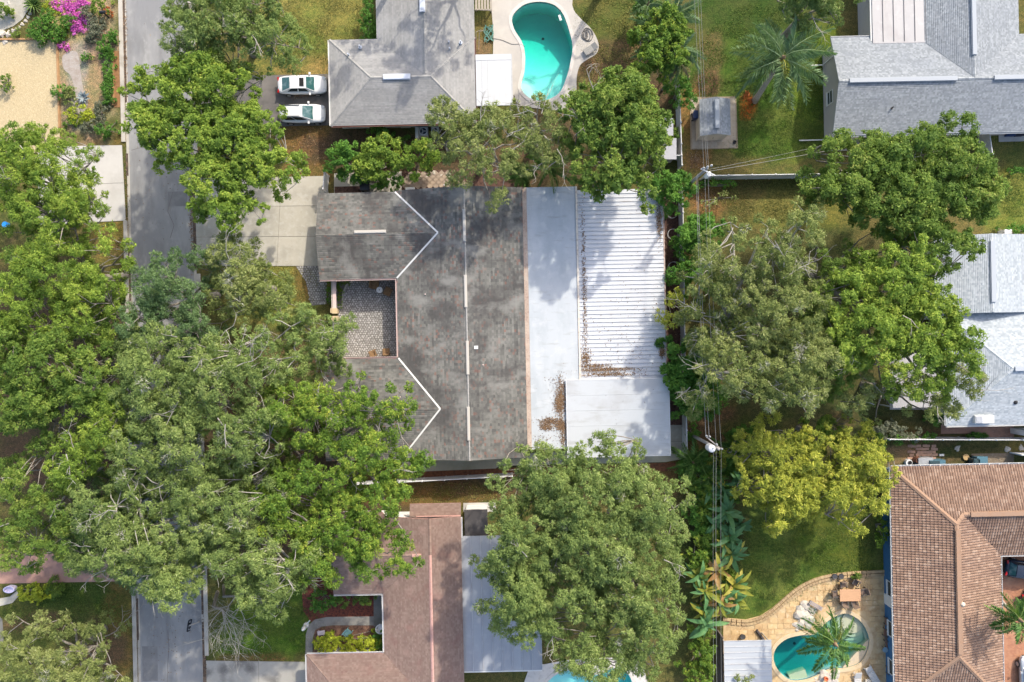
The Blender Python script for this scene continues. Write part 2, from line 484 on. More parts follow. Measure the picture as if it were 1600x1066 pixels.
# ---------------------------------------------------------------- street, kerbs, drives and paths
def poly(pts, z=0.0): return [P(p[0], p[1], z) for p in pts]
def sheet(name, pts, z, mt, z0=None):
    m = M(); m.prism(poly(pts), z - 0.02 if z0 is None else z0, z)
    return struct(name, m, mt)
XW = lambda py: 192.5 + (py - 0) * 0.0225      # west kerb line in photo px
XE = lambda py: 296.0 + py * 0.0220
YT, YB = -160, 1230
def strip(name, fa, fb, z0, z1, mt, ya=YT, yb=YB):
    m = M(); m.prism(poly([(fa(ya), ya), (fb(ya), ya), (fb(yb), yb), (fa(yb), yb)]), z0, z1)
    return struct(name, m, mt)
strip('road', lambda y: XW(y) + 2, lambda y: XE(y) + 2, -0.02, 0.012, asphalt)
for fx, sg in ((XW, -1), (XE, 1)):
    strip('gutter', lambda y: fx(y) + (0 if sg < 0 else -2.4), lambda y: fx(y) + (4.2 if sg < 0 else 1.8), -0.02, 0.022, kerb_mat)
    # wet leaves and dirt lying along the channel
    for (ya, yb) in (((-40, 160), (240, 275), (385, 470), (935, 1000)) if sg < 0 else ((262, 420), (880, 960), (972, 1066))):
        strip('gutter_debris', lambda y: fx(y) + (-1.0 if sg < 0 else -2.0), lambda y: fx(y) + (2.4 if sg < 0 else 3.4), -0.02, 0.030, gutter_dirt, ya, yb)
    segs = ((YT, 222), (345, YB)) if sg < 0 else ((YT, 112), (202, 272), (428, 1024))
    for ya, yb in segs:
        strip('kerb', lambda y: fx(y) + (-7 if sg < 0 else 2.0), lambda y: fx(y) + (-0.8 if sg < 0 else 8), -0.05, 0.11, kerb_mat, ya, yb)
# cracks sealed with tar along the road
m = M()
for pts in ([(262, 1066), (262, 1040), (264, 1010), (262, 985)], [(270, 300), (262, 330), (272, 352), (266, 372)], [(205, 235), (240, 225), (280, 236)]):
    q = [P(a, c, 0.017) for a, c in pts]
    for a, c in zip(q[:-1], q[1:]): m.bar(a, c, 0.04, 0.006)
struct('road_crack', m, asphalt_dark)

for pts, mt_ in (([(222, 1010), (246, 1010), (247, 1064), (223, 1064)], asphalt_dark), ([(262, 300), (292, 299), (293, 322), (263, 323)], asphalt_dark)):
    mm = M(); mm.prism(poly(pts), -0.02, 0.016)
    struct('road_patch', mm, surf('road_patch_asphalt', (0.185, 0.182, 0.18), 0.95, (((0.24, 0.235, 0.23), 1.4, 0.45, 0.7, None, 0.8),), 0.4, 90, coord='World'))
# house drive: slabs of concrete with joints
def slab_grid(name, corners, nu, nv, z, mt, gap=0.035, us=None, vs=None):
    """corners: photo quad nw, ne, se, sw; returns the structure with a slab part for each cell"""
    q = poly(corners)
    under = M(); under.prism([q[0], q[1], q[2], q[3]], -0.05, z - 0.035)
    base_o = struct(name, under, concrete_dark)
    us = us or [i / nu for i in range(nu + 1)]
    vs = vs or [i / nv for i in range(nv + 1)]
    f = lambda u, v: (q[0] * (1 - u) + q[1] * u) * (1 - v) + (q[3] * (1 - u) + q[2] * u) * v
    for i in range(len(us) - 1):
        for j in range(len(vs) - 1):
            c = [f(us[i], vs[j]), f(us[i + 1], vs[j]), f(us[i + 1], vs[j + 1]), f(us[i], vs[j + 1])]
            c = offset(c, gap / 2)
            s = M(); s.prism(c, -0.02, z)
            s.build('slab', mt, base_o)
    return base_o
slab_grid('driveway', [(304, 279), (513, 275), (500, 416), (308, 416)], 3, 3, 0.055, concrete, us=[0, 0.30, 0.65, 1.0], vs=[0, 0.33, 0.67, 1.0])
slab_grid('neighbour_driveway', [(60, 229), (191, 227), (197, 345), (60, 352)], 2, 2, 0.055, concrete_white, us=[0, 0.6, 1.0], vs=[0, 0.5, 1.0])
slab_grid('street_driveway', [(322, 1032), (480, 1034), (480, 1110), (324, 1110)], 2, 2, 0.055, concrete_old, us=[0, 0.52, 1.0], vs=[0, 0.5, 1.0])
sheet('parking_drive', [(300, 120), (516, 116), (518, 196), (302, 200)], 0.045, asphalt_dark)
# garden path top left, with stones along it
gp = [(0, 40), (0, -60), (60, -60), (47, 0), (44, 22), (28, 40), (8, 47), (0, 48)]
sheet('garden_path', [(-60, 48), (-60, -20), (20, -20), (22, -80), (60, -80), (47, 0), (44, 16), (36, 30), (22, 41), (4, 48)], 0.05, concrete)
# pale gravel court bordered by timbers
gravel = surf('tan_gravel', (0.44, 0.35, 0.205), 0.95, (((0.56, 0.46, 0.29), 7, 0.5, 0.68, None, 0.8), ((0.34, 0.26, 0.15), 4, 0.55, 0.72, None, 0.6)), 0.9, 14, coord='World')
sheet('gravel_court', [(-60, 62), (88, 62), (92, 130), (94, 240), (-60, 240)], 0.04, gravel)
grey_gravel = surf('grey_gravel', (0.35, 0.31, 0.275), 0.95, (((0.27, 0.21, 0.165), 1.5, 0.45, 0.65, None, 0.7), ((0.45, 0.42, 0.40), 9, 0.55, 0.7, None, 0.7)), 0.9, 18, coord='World')
sheet('gravel_path', [tuple(p) for p in catmull([Vector(q) for q in ((112, 80), (122, 84), (126, 110), (130, 140), (138, 160), (128, 178), (112, 172), (116, 140), (110, 118), (100, 108), (98, 88))], 4)], 0.03, grey_gravel)
# cobbled courtyard and walk: one raised stone per cell, too small to pick apart
def cobbles(name, region, holes=(), size=0.27, mt=None, z=0.05, seed=3):
    rg = random.Random(seed)
    reg = [P(*p) for p in region]; hs = [[P(*p) for p in h] for h in holes]
    xs = [p.x for p in reg]; ys = [p.y for p in reg]
    m = M(); row = 0
    y = min(ys)
    def jit(i, j, k):
        r = random.Random(i * 7919 + j * 104729 + k)
        return (r.uniform(-1, 1), r.uniform(-1, 1))
    j = 0
    while y < max(ys):
        i = 0; x = min(xs) + (size / 2 if j % 2 else 0)
        while x < max(xs):
            if inside(x, y, reg) and not any(inside(x, y, h) for h in hs):
                r = size * 0.53 * rg.uniform(0.72, 1.0)
                a0 = rg.uniform(0, 6.28)
                cx, cy = x + rg.uniform(-0.04, 0.04), y + rg.uniform(-0.04, 0.04)
                n = rg.choice((5, 6))
                z1 = z + rg.uniform(-0.012, 0.012)
                pts = [(cx + r * rg.uniform(0.82, 1.0) * math.cos(a0 + 6.283 * k / n), cy + r * rg.uniform(0.82, 1.0) * math.sin(a0 + 6.283 * k / n)) for k in range(n)]
                top = [(cx + (p[0] - cx) * 0.86, cy + (p[1] - cy) * 0.86, z1) for p in pts]
                u = rg.random()
                m.face([Vector(t) for t in top], [(u, 0.5)] * n)
                for k in range(n):
                    k2 = (k + 1) % n
                    m.face([(pts[k][0], pts[k][1], z - 0.05), (pts[k2][0], pts[k2][1], z - 0.05), top[k2], top[k]], [(u, 0.5)] * 4)
            x += size; i += 1
        y += size * 0.87; j += 1
    o = m.build(name, mt, None, 'stuff')
    return o
cm, nt, b = newmat('cobblestone')
tc = N(nt, 'TexCoord'); se = N(nt, 'SeparateXYZ'); L(nt, tc.outputs['UV'], se.inputs[0])
cc = mixc(nt, se.outputs[0], (0.27, 0.258, 0.245), (0.46, 0.44, 0.42))
L(nt, cc, b.inputs['Base Color']); b.inputs['Roughness'].default_value = 0.85
court = [(528, 440), (624, 436), (626, 562), (528, 566)]
planter = [(524, 438), (553, 438), (541, 446), (536, 458), (535, 479), (524, 480)]
joint = surf('cobble_joint', (0.17, 0.16, 0.145), 0.95, (((0.23, 0.215, 0.19), 2, 0.45, 0.7, None, 0.6),), coord='World')
sheet('courtyard_floor', court, 0.012, joint)
tag(cobbles('courtyard_cobbles', court, [planter], 0.24, cm), 'grey cobblestones paving the courtyard between the two wings', 'cobblestones')
walk = [(462, 416), (504, 414), (510, 440), (510, 475), (486, 478), (478, 440)]
sheet('front_walk', walk, 0.012, joint)
tag(cobbles('walk_cobbles', walk, [], 0.24, cm, seed=9), 'grey cobblestones of the walk between the front lawn and hedge', 'cobblestones')
m = M()
for a, c in zip(planter[1:-1], planter[2:]): m.bar(P(*a, 0.1), P(*c, 0.1), 0.13, 0.22)
struct('planter_edging', m, concrete)
# concrete walk north of the main house, dark bed, diamond pavers
slab_grid('side_yard_walk', [(522, 271), (628, 268), (628, 303), (522, 306)], 2, 1, 0.05, concrete, us=[0, 0.385, 1.0])
sheet('side_bed', [(523, 292), (565, 291), (565, 304), (523, 305)], 0.06, mulch_brown)
sheet('side_mulch', [(628, 268), (820, 262), (820, 300), (628, 303)], 0.03, mulch_brown)
pave = surf('tan_paver', (0.40, 0.31, 0.23), 0.9, (((0.26, 0.20, 0.15), 3, 0.45, 0.7, None, 0.7),), 0.2, 50, objvar=(0.30, 0.24, 0.19))
pr = thing('paver_patch', 'patch of tan square pavers set diagonally in mulch behind the dark grey house', 'pavers', P(665, 284))
pm = M(); a = px2m(11.6) / 2 * 1.0
pm.box((0, 0, 0.045), (a * 1.36, a * 1.36, 0.06), math.pi / 4)
pd = pm.data('paver', pave)
st = px2m(9.4)
o0 = P(634, 282)
for i in range(8):
    for j in range(3):
        if (i < 1 and j > 1): continue
        link('paver', pd, pr, (o0 + Vector((i * st, (j - 1) * st * 0.52 * 1.9, 0))) - pr.location, (0, 0, 0))
        if j < 2 and i < 7: link('paver', pd, pr, (o0 + Vector(((i + 0.5) * st, (j - 0.5) * st * 0.52 * 1.9, 0))) - pr.location)
o0 = P(716, 288)
for i in range(3): link('paver', pd, pr, (o0 + Vector((i * st, 0, 0))) - pr.location)
# stones above the pavers
stone_w = surf('limestone', (0.55, 0.50, 0.42), 0.9, (((0.36, 0.31, 0.25), 2.5, 0.45, 0.7, None, 0.7),), 0.6, 12, objvar=(0.42, 0.38, 0.33))
def rock_data(seed, flat=0.6):
    rg = random.Random(seed)
    bm = bmesh.new()
    bmesh.ops.create_icosphere(bm, subdivisions=2, radius=1.0)
    for v in bm.verts:
        d = v.co.normalized()
        k = 1 + 0.22 * math.sin(d.x * 4 + seed) + 0.18 * math.sin(d.y * 5 + seed * 2) + rg.uniform(-0.09, 0.09)
        v.co = Vector((d.x * k, d.y * k, max(-0.2, d.z * k * flat)))
    me = bpy.data.meshes.new('stone'); bm.to_mesh(me); bm.free()
    me.materials.append(stone_w)
    return me
ROCKS = [rock_data(i) for i in range(4)]
def rock(px, py, r, label, group=None, z=0.0):
    o = link('garden_stone', ROCKS[int(px) % 4], None, P(px, py) + Vector((0, 0, z)), (0, 0, px * 0.7))
    o.scale = (r, r * 0.8, r * 0.7)
    return tag(o, label, 'stone', group)
for k, (px, py, r) in enumerate(((700, 273, .3), (678, 270, .26), (690, 274, .2), (716, 276, .22), (655, 275, .22), (668, 276, .18))):
    rock(px, py, r, ('biggest flat stone', 'large stone left of the biggest one', 'small stone between two larger ones', 'right end stone', 'left end stone', 'tiny middle stone')[k] + ' bordering the mulch above the diagonal pavers', 'stones along the mulch bed')
# south walk of the main house and pads
sheet('south_walk', [(628, 722), (770, 712), (890, 704), (1072, 700), (1072, 716), (1040, 722), (860, 726), (780, 728), (775, 732), (628, 738)], 0.05, surf('lightened_tan_concrete', (0.46, 0.42, 0.32), 0.9, (((0.30, 0.27, 0.18), 0.6, 0.45, 0.7, None, 0.7),), 0.2, 60, coord='World'))  # tan made lighter in colour to offset the house's deep shade here
slab_grid('side_walk', [(1045, 664), (1066, 664), (1068, 716), (1046, 716)], 1, 2, 0.055, concrete)
sheet('fence_bed', [(1030, 300), (1062, 300), (1070, 664), (1036, 664)], 0.025, mulch_brown)
sheet('south_mulch', [(610, 738), (775, 732), (900, 728), (1075, 722), (1075, 735), (900, 742), (775, 747), (610, 750)], 0.022, surf('leafy_mulch', (0.20, 0.075, 0.035), 0.95, (((0.08, 0.035, 0.02), 4, 0.45, 0.62, None, 0.9), ((0.32, 0.19, 0.09), 8, 0.58, 0.7, None, 0.7)), 0.9, 30, coord='World'))
# red house front garden: beds and a curved path
sheet('red_mulch_bed', [(470, 905), (600, 900), (600, 968), (486, 972), (474, 955)], 0.022, mulch_red)
sheet('brown_mulch_bed', [(492, 978), (600, 976), (600, 1030), (488, 1030)], 0.024, surf('needle_mulch', (0.19, 0.10, 0.065), 0.95, (((0.10, 0.05, 0.035), 4, 0.45, 0.62, None, 0.9), ((0.30, 0.20, 0.13), 9, 0.58, 0.7, None, 0.8)), 0.9, 30, coord='World'))
pathp = [(584, 963), (510, 964), (492, 968), (482, 977), (478, 992), (477, 1036), (488, 1036), (489, 996), (493, 984), (502, 979), (520, 977), (584, 977)]
sheet('entry_path', pathp, 0.05, surf('path_concrete', (0.24, 0.225, 0.20), 0.9, (((0.13, 0.12, 0.105), 0.9, 0.45, 0.7, None, 0.8), ((0.36, 0.33, 0.3), 4, 0.55, 0.75, None, 0.5)), 0.2, 60, coord='World'))
sheet('entry_landing', [(584, 930), (604, 930), (604, 990), (584, 978)], 0.06, concrete_dark)
# far left: salmon drive and curved walk
sheet('salmon_drive', [(-60, 868), (205, 862), (206, 908), (0, 912), (-60, 912)], 0.03, surf('salmon_concrete', (0.36, 0.21, 0.165), 0.9, (((0.25, 0.15, 0.12), 1.5, 0.45, 0.7, None, 0.7),), 0.2, 60, coord='World'))
sheet('kerbed_walk', [(-60, 934), (0, 935), (16, 932), (28, 922), (29, 932), (20, 942), (0, 947), (-60, 947)], 0.05, concrete)
sheet('dark_walk', [(-60, 950), (-10, 952), (4, 968), (6, 1000), (-2, 1030), (-60, 1030)], 0.03, concrete_dark)
# brick drive of the tiled house and other hard surfaces
brick_m, nt, b = newmat('brick_paving')
pos = N(nt, 'NewGeometry').outputs['Position']
bt = N(nt, 'TexBrick'); bt.inputs['Scale'].default_value = 1.0; bt.inputs['Brick Width'].default_value = 0.22; bt.inputs['Row Height'].default_value = 0.11; bt.inputs['Mortar Size'].default_value = 0.008
bt.inputs['Color1'].default_value = (0.42, 0.19, 0.10, 1); bt.inputs['Color2'].default_value = (0.30, 0.13, 0.075, 1); bt.inputs['Mortar'].default_value = (0.22, 0.12, 0.08, 1)
L(nt, pos, bt.inputs['Vector'])
c = mixc(nt, ramp(nt, noise(nt, pos, 0.7, 4), 0.45, 0.75), bt.outputs[0], (0.45, 0.25, 0.15))
L(nt, c, b.inputs['Base Color']); b.inputs['Roughness'].default_value = 0.9
sheet('brick_drive', [(1556, 855), (1760, 855), (1760, 1180), (1560, 1180)], 0.04, brick_m)
sheet('brick_walk', [(1470, 664), (1584, 660), (1584, 686), (1546, 686), (1540, 677), (1470, 678)], 0.04, surf('worn_brick', (0.33, 0.19, 0.135), 0.9, (((0.20, 0.13, 0.10), 2, 0.45, 0.7, None, 0.7), ((0.43, 0.30, 0.22), 6, 0.55, 0.7, None, 0.6)), 0.5, 30, coord='World'))
sheet('porch_slab', [(1390, 555), (1476, 555), (1476, 640), (1390, 640)], 0.05, concrete_white)
sheet('meter_pad', [(1560, 205), (1640, 203), (1640, 220), (1560, 222)], 0.06, concrete_white)
sheet('side_pad', [(1518, 709), (1584, 708), (1584, 730), (1518, 730)], 0.02, surf('gravelly_dirt', (0.20, 0.15, 0.10), 0.95, (((0.30, 0.25, 0.19), 4, 0.5, 0.7, None, 0.7),), 0.6, 30, coord='World'))
bp = thing('brick_patch', 'patch of loose salmon bricks in the dirt beside the tiled house', 'bricks', P(1440, 706))
bk = M(); bk.box((0, 0, 0.03), (0.42, 0.24, 0.06)); bd = bk.data('brick', surf('salmon_brick', (0.42, 0.25, 0.17), 0.9, objvar=(0.30, 0.19, 0.14)))
rg = random.Random(5)
for i in range(9):
    for j in range(6):
        if rg.random() < 0.82:
            q = P(1421 + i * 4.6 * 1.65 * 0.62, 697 + j * 4.6) + Vector((rg.uniform(-.03, .03) + (0.2 if j % 2 else 0), rg.uniform(-.03, .03), rg.uniform(-0.012, 0.012)))
            link('brick', bd, bp, q - bp.location, (0, 0, rg.uniform(-0.1, 0.1)))
# shed pad: tan pavers
tan = surf('tan_stone', (0.42, 0.36, 0.29), 0.9, (((0.28, 0.23, 0.17), 3, 0.5, 0.7, None, 0.6),), 0.3, 40, objvar=(0.33, 0.28, 0.22), coord='Object')
sp = M(); sp.prism(poly([(1078, 152), (1150, 151), (1153, 232), (1079, 234)]), -0.03, 0.03)
shed_pad = struct('shed_pad', sp, surf('pad_sand', (0.30, 0.24, 0.17), 0.95, (((0.2, 0.15, 0.1), 3, 0.5, 0.7, None, 0.6),), coord='World'))
pv = M(); pv.box((0, 0, 0), (0.60, 0.60, 0.05)); pvd = pv.data('paver', tan)
c0, c1 = P(1080, 155), P(1150, 231)
nxp, nyp = 7, 8
for i in range(nxp):
    for j in range(nyp):
        link('paver', pvd, shed_pad, (c0.x + (i + 0.5) * (c1.x - c0.x) / nxp, c0.y + (j + 0.5) * (c1.y - c0.y) / nyp, 0.03 + rg.uniform(0, 0.01)), (0, 0, rg.uniform(-0.03, 0.03)))
# ---------------------------------------------------------------- houses
def clip_v(poly2, lo, hi):
    """clip [(u,v)] polygon to lo<=v<=hi"""
    def half(pl, lim, sgn):
        out = []
        for i in range(len(pl)):
            a, b = pl[i], pl[(i + 1) % len(pl)]
            da, db = sgn * (a[1] - lim), sgn * (b[1] - lim)
            if da >= 0: out.append(a)
            if da * db < 0:
                t = da / (da - db)
                out.append((a[0] + (b[0] - a[0]) * t, a[1] + (b[1] - a[1]) * t))
        return out
    p = half(poly2, lo, 1)
    return half(p, hi, -1) if len(p) > 2 else []

def frame(pts):
    n = Vector((0, 0, 0))
    for i in range(len(pts)):
        n += Vector(pts[i]).cross(Vector(pts[(i + 1) % len(pts)]))
    n.normalize()
    if n.z < 0: n = -n
    s = (Vector((0, 0, 1)) - n * n.z)
    s = s.normalized() if s.length > 1e-4 else Vector((0, 1, 0))
    return n, s, s.cross(n)

def slope(m, pts, exp=0.15, t=0.03, uo=0.0):
    """lay courses of shingles on a planar convex slope, into mesh m"""
    pts = [Vector(p) for p in pts]
    n, s, u = frame(pts)
    o = pts[0]
    q = [((p - o).dot(u), (p - o).dot(s)) for p in pts]
    v0, v1 = min(a[1] for a in q), max(a[1] for a in q)
    k = 0; v = v0
    while v < v1 - 1e-4:
        c = clip_v(q, v, min(v + exp, v1))
        if len(c) > 2:
            lift = lambda vv: t * (1 - (vv - v) / exp) + 0.004
            w3 = lambda a, h: o + u * a[0] + s * a[1] + n * h
            A = sum(c[i][0] * c[(i + 1) % len(c)][1] - c[(i + 1) % len(c)][0] * c[i][1] for i in range(len(c)))
            if A < 0: c = c[::-1]
            m.face([w3(a, lift(a[1])) for a in c], [(a[0] + uo, a[1] - v0 + 0.01) for a in c])
            lowp = sorted([a for a in c if abs(a[1] - v) < 1e-5])
            if len(lowp) >= 2:
                a, b_ = lowp[0], lowp[-1]
                m.face([w3(a, -0.012), w3(b_, -0.012), w3(b_, t + 0.004), w3(a, t + 0.004)], [(a[0] + uo, a[1] - v0), (b_[0] + uo, b_[1] - v0), (b_[0] + uo, b_[1] - v0), (a[0] + uo, a[1] - v0)])
        v += exp; k += 1

def tiles(m, pts, exp=0.32, wid=0.24, seed=1):
    """barrel tiles, each its own curved piece, on a planar slope (any outline)"""
    rg = random.Random(seed)
    pts = [Vector(p) for p in pts]
    n, s, u = frame(pts)
    o = pts[0]
    q = [((p - o).dot(u), (p - o).dot(s)) for p in pts]
    v0, v1 = min(a[1] for a in q), max(a[1] for a in q)
    u0, u1 = min(a[0] for a in q), max(a[0] for a in q)
    prof = [(-0.5, 0.0), (-0.3, 0.045), (0.0, 0.062), (0.3, 0.045), (0.5, 0.0)]
    j = 0; v = v0 - 0.04
    while v < v1:
        a = u0
        while a < u1 + wid:
            if inside(a, v + exp * 0.5, q):
                r = rg.random(); dh = rg.uniform(0, 0.015)
                lo = [o + u * (a + x * wid) + s * v + n * (h + 0.028 + dh) for x, h in prof]
                hi = [o + u * (a + x * wid * 0.9) + s * (v + exp * 1.08) + n * (h * 0.9 + 0.0) for x, h in prof]
                for i in range(4):
                    m.face([lo[i], lo[i + 1], hi[i + 1], hi[i]], [(r, a * 0.1), (r, a * 0.1), (r, a * 0.1), (r, a * 0.1)])
                m.face([lo[0], o + u * (a - 0.5 * wid) + s * v, o + u * (a + 0.5 * wid) + s * v, lo[4], lo[3], lo[2], lo[1]], [(0.0, 0)] * 7)
            a += wid
        v += exp; j += 1

def deck(m, pts, th=0.14):
    """solid board under a slope"""
    pts = [Vector(p) for p in pts]
    n, s, u = frame(pts)
    top = [p - n * 0.012 for p in pts]; bot = [p - Vector((0, 0, th)) for p in pts]
    nn = Vector((0, 0, 0))
    for i in range(len(top)): nn += top[i].cross(top[(i + 1) % len(top)])
    if nn.z < 0: top, bot = top[::-1], bot[::-1]
    m.face(top); m.face(bot[::-1])
    for i in range(len(top)):
        j = (i + 1) % len(top)
        m.face([bot[i], bot[j], top[j], top[i]])

def caps(m, a, b, w=0.15, seg=0.3, h=0.05):
    """overlapping cap shingles folded over a ridge or hip"""
    a, b = Vector(a), Vector(b)
    d = b - a; L_ = d.length; x = d / L_
    y = Vector((0, 0, 1)).cross(x).normalized(); z = x.cross(y)
    k = max(1, int(L_ / seg))
    for i in range(k):
        p, q = a + d * (i / k), a + d * ((i + 1.08) / k)
        for sg in (-1, 1):
            pts = [p + z * (h + 0.02), q + z * h, q + y * sg * w + z * (h - 0.075), p + y * sg * w + z * (h - 0.055)]
            m.face(pts if sg < 0 else pts[::-1], [(i * 0.37 % 1, 0.5)] * 4)

def ridge_vent(parent, a, b, mt, w=0.34, label=None):
    m = M(); a, b = Vector(a), Vector(b)
    m.bar(a + Vector((0, 0, 0.10)), b + Vector((0, 0, 0.10)), w, 0.09)
    e = (b - a).normalized()
    m.bar(a - e * 0.02 + Vector((0, 0, 0.06)), b + e * 0.02 + Vector((0, 0, 0.06)), w + 0.12, 0.03)
    o = m.build('ridge_vent', mt, parent)
    if label: o['label'] = label
    return o

def pipe_vent(parent, p, mt, r=0.055, h=0.35, flange=True):
    m = M(); p = Vector(p)
    m.tube([p - Vector((0, 0, 0.1)), p + Vector((0, 0, h))], r, 8)
    if flange: m.disc(p, r * 2.4, p.z - 0.05, p.z + 0.06, 10)
    return m.build('vent_pipe', mt, parent)

def window_on(parent, c, nrm, w, h, mt_frame=None, pane=None):
    """window with frame, sill and pane on a wall facing nrm (plan direction)"""
    c, n = Vector(c), Vector((nrm[0], nrm[1], 0)).normalized()
    t = Vector((-n.y, n.x, 0)); up = Vector((0, 0, 1))
    f = M()
    for a, b in ((-1, 0), (1, 0)):
        f.bar(c + t * a * w / 2 - up * h / 2 + n * 0.03, c + t * a * w / 2 + up * h / 2 + n * 0.03, 0.07, 0.07)
    for k in (-1, 0, 1):
        f.bar(c - t * (w / 2 - 0.036) + up * k * (h / 2 - 0.034) + n * 0.031, c + t * (w / 2 - 0.036) + up * k * (h / 2 - 0.034) + n * 0.031, 0.06, 0.06)
    fo = f.build('window', mt_frame or white_paint, parent)
    p = M(); p.bar(c - t * (w / 2 - 0.03) + n * 0.012, c + t * (w / 2 - 0.03) + n * 0.012, 0.02, h - 0.06)
    p.build('pane', pane or glass_dark, fo)
    s = M(); s.bar(c - t * (w / 2 + 0.08) - up * (h / 2 + 0.05) + n * 0.06, c + t * (w / 2 + 0.08) - up * (h / 2 + 0.05) + n * 0.06, 0.14, 0.05)
    s.build('sill', mt_frame or white_paint, fo)

def walls(parent, plan, z, mt, ins=0.5):
    m = M(); m.prism(offset(plan, ins), -0.05, z)
    return m.build('wall', mt, parent)

def gutter(parent, a, b, mt, nrm, w=0.13):
    """open trough along an eave"""
    a, b, n = Vector(a), Vector(b), Vector(nrm)
    m = M()
    m.bar(a + n * (w + 0.01) + Vector((0, 0, -0.02)), b + n * (w + 0.01) + Vector((0, 0, -0.02)), 0.025, 0.12)
    m.bar(a + n * (w * 0.55) + Vector((0, 0, -0.085)), b + n * (w * 0.55) + Vector((0, 0, -0.085)), w, 0.02)
    return m.build('gutter', mt, parent)

def xy(px, py, z): return P(px, py, z)

# shingle looks
grey_sh = shingle_mat('light_grey_shingle', [(0.0, (0.254, 0.250, 0.244)), (0.5, (0.284, 0.280, 0.269)), (1.0, (0.315, 0.305, 0.293))], 0.2, 0.15, stains=(((0.40, 0.39, 0.38), 0.4, 0.5, 0.7, (1, 1, 1), 0.5),))
blue_sh = shingle_mat('blue_grey_shingle', [(0.0, (0.202, 0.220, 0.235)), (0.5, (0.251, 0.270, 0.287)), (1.0, (0.315, 0.335, 0.353))], 0.17, 0.15, stains=(((0.20, 0.22, 0.25), 0.25, 0.5, 0.7, None, 0.5),))
pale_sh = shingle_mat('pale_blue_grey_shingle', [(0.0, (0.303, 0.339, 0.362)), (0.5, (0.367, 0.399, 0.424)), (1.0, (0.446, 0.479, 0.502))], 0.2, 0.15, stains=(((0.34, 0.38, 0.42), 0.3, 0.55, 0.75, None, 0.5),))
dark_sh = shingle_mat('weathered_dark_shingle', [(0.0, (0.103, 0.103, 0.096)), (0.45, (0.148, 0.145, 0.133)), (0.86, (0.18, 0.176, 0.158)), (0.93, (0.185, 0.135, 0.115)), (1.0, (0.195, 0.115, 0.095))], 0.26, 0.19,
    stains=(((0.068, 0.064, 0.062), 0.26, 0.47, 0.60, (1.0, 0.7, 1), 0.8), ((0.078, 0.073, 0.070), 1.1, 0.56, 0.7, (1.2, 0.25, 1), 0.6), ((0.25, 0.245, 0.225), 0.42, 0.52, 0.66, (1.0, 0.6, 1), 0.8)), rows=0.17)
red_sh = shingle_mat('dusty_red_shingle', [(0.0, (0.195, 0.129, 0.107)), (0.5, (0.221, 0.152, 0.124)), (1.0, (0.252, 0.179, 0.147))], 0.2, 0.15, stains=(((0.20, 0.10, 0.085), 0.5, 0.55, 0.72, None, 0.6), ((0.40, 0.26, 0.22), 0.6, 0.55, 0.75, None, 0.4)))
tile_m, nt, b = newmat('terracotta_tile')
tc = N(nt, 'TexCoord'); se = N(nt, 'SeparateXYZ'); L(nt, tc.outputs['UV'], se.inputs[0])
cr = N(nt, 'ValToRGB')
el = cr.color_ramp.elements
for p, c in ((0.35, (0.40, 0.21, 0.115)), (0.75, (0.50, 0.29, 0.165))): el.new(p)
for i, (p, c) in enumerate(((0.0, (0.195, 0.125, 0.09)), (0.35, (0.235, 0.152, 0.11)), (0.75, (0.27, 0.178, 0.13)), (1.0, (0.33, 0.235, 0.178)))):
    el[i].position = p; el[i].color = c4(c)
L(nt, se.outputs[0], cr.inputs[0])
pos = N(nt, 'NewGeometry').outputs['Position']
k_ = N(nt, 'Math', operation='MULTIPLY'); L(nt, ramp(nt, noise(nt, pos, 0.55, 5, (0.45, 1.4, 1)), 0.5, 0.68), k_.inputs[0]); k_.inputs[1].default_value = 0.62
cc = mixc(nt, k_.outputs[0], cr.outputs[0], (0.15, 0.095, 0.075))
L(nt, cc, b.inputs['Base Color']); b.inputs['Roughness'].default_value = 0.85; b.inputs['Specular IOR Level'].default_value = 0.25
wall_white = surf('white_stucco', (0.66, 0.65, 0.63), 0.85, (((0.5, 0.48, 0.45), 1.5, 0.5, 0.75, None, 0.5),), 0.2, 60)
wall_beige = surf('beige_stucco', (0.48, 0.43, 0.37), 0.85, (((0.36, 0.32, 0.27), 1.5, 0.5, 0.75, None, 0.5),), 0.2, 60)
wall_blue = surf('deep_blue_stucco', (0.035, 0.13, 0.27), 0.8, (((0.025, 0.09, 0.19), 1.5, 0.5, 0.75, None, 0.6),), 0.2, 60)
wall_grey = surf('grey_block_wall', (0.38, 0.37, 0.37), 0.85, (((0.28, 0.27, 0.27), 1.5, 0.5, 0.75, None, 0.5),), 0.2, 60)
white_roof = surf('white_roof_coating', (0.44, 0.465, 0.485), 0.6, (((0.36, 0.39, 0.41), 0.5, 0.42, 0.66, (1.5, 0.5, 1), 0.8), ((0.50, 0.515, 0.525), 1.1, 0.52, 0.68, None, 0.7), ((0.30, 0.30, 0.29), 1.7, 0.58, 0.72, (0.35, 1.6, 1), 0.55), ((0.27, 0.25, 0.22), 4.5, 0.64, 0.74, None, 0.55)))
white_metal = surf('white_roof_metal', (0.54, 0.555, 0.58), 0.4, (((0.62, 0.63, 0.65), 0.6, 0.5, 0.72, (0.5, 1.5, 1), 0.5), ((0.40, 0.36, 0.33), 3.0, 0.70, 0.80, None, 0.6)), objvar=(0.50, 0.515, 0.54))
rib_metal = surf('rib_metal', (0.50, 0.51, 0.53), 0.5, (((0.33, 0.28, 0.25), 1.6, 0.5, 0.7, None, 0.8),), coord='World')
pan_metal = surf('grey_pan_metal', (0.36, 0.37, 0.39), 0.5, (((0.30, 0.30, 0.32), 0.5, 0.45, 0.7, (1, 0.6, 1), 0.7), ((0.46, 0.455, 0.455), 1.5, 0.55, 0.75, None, 0.5)), objvar=(0.32, 0.33, 0.35))
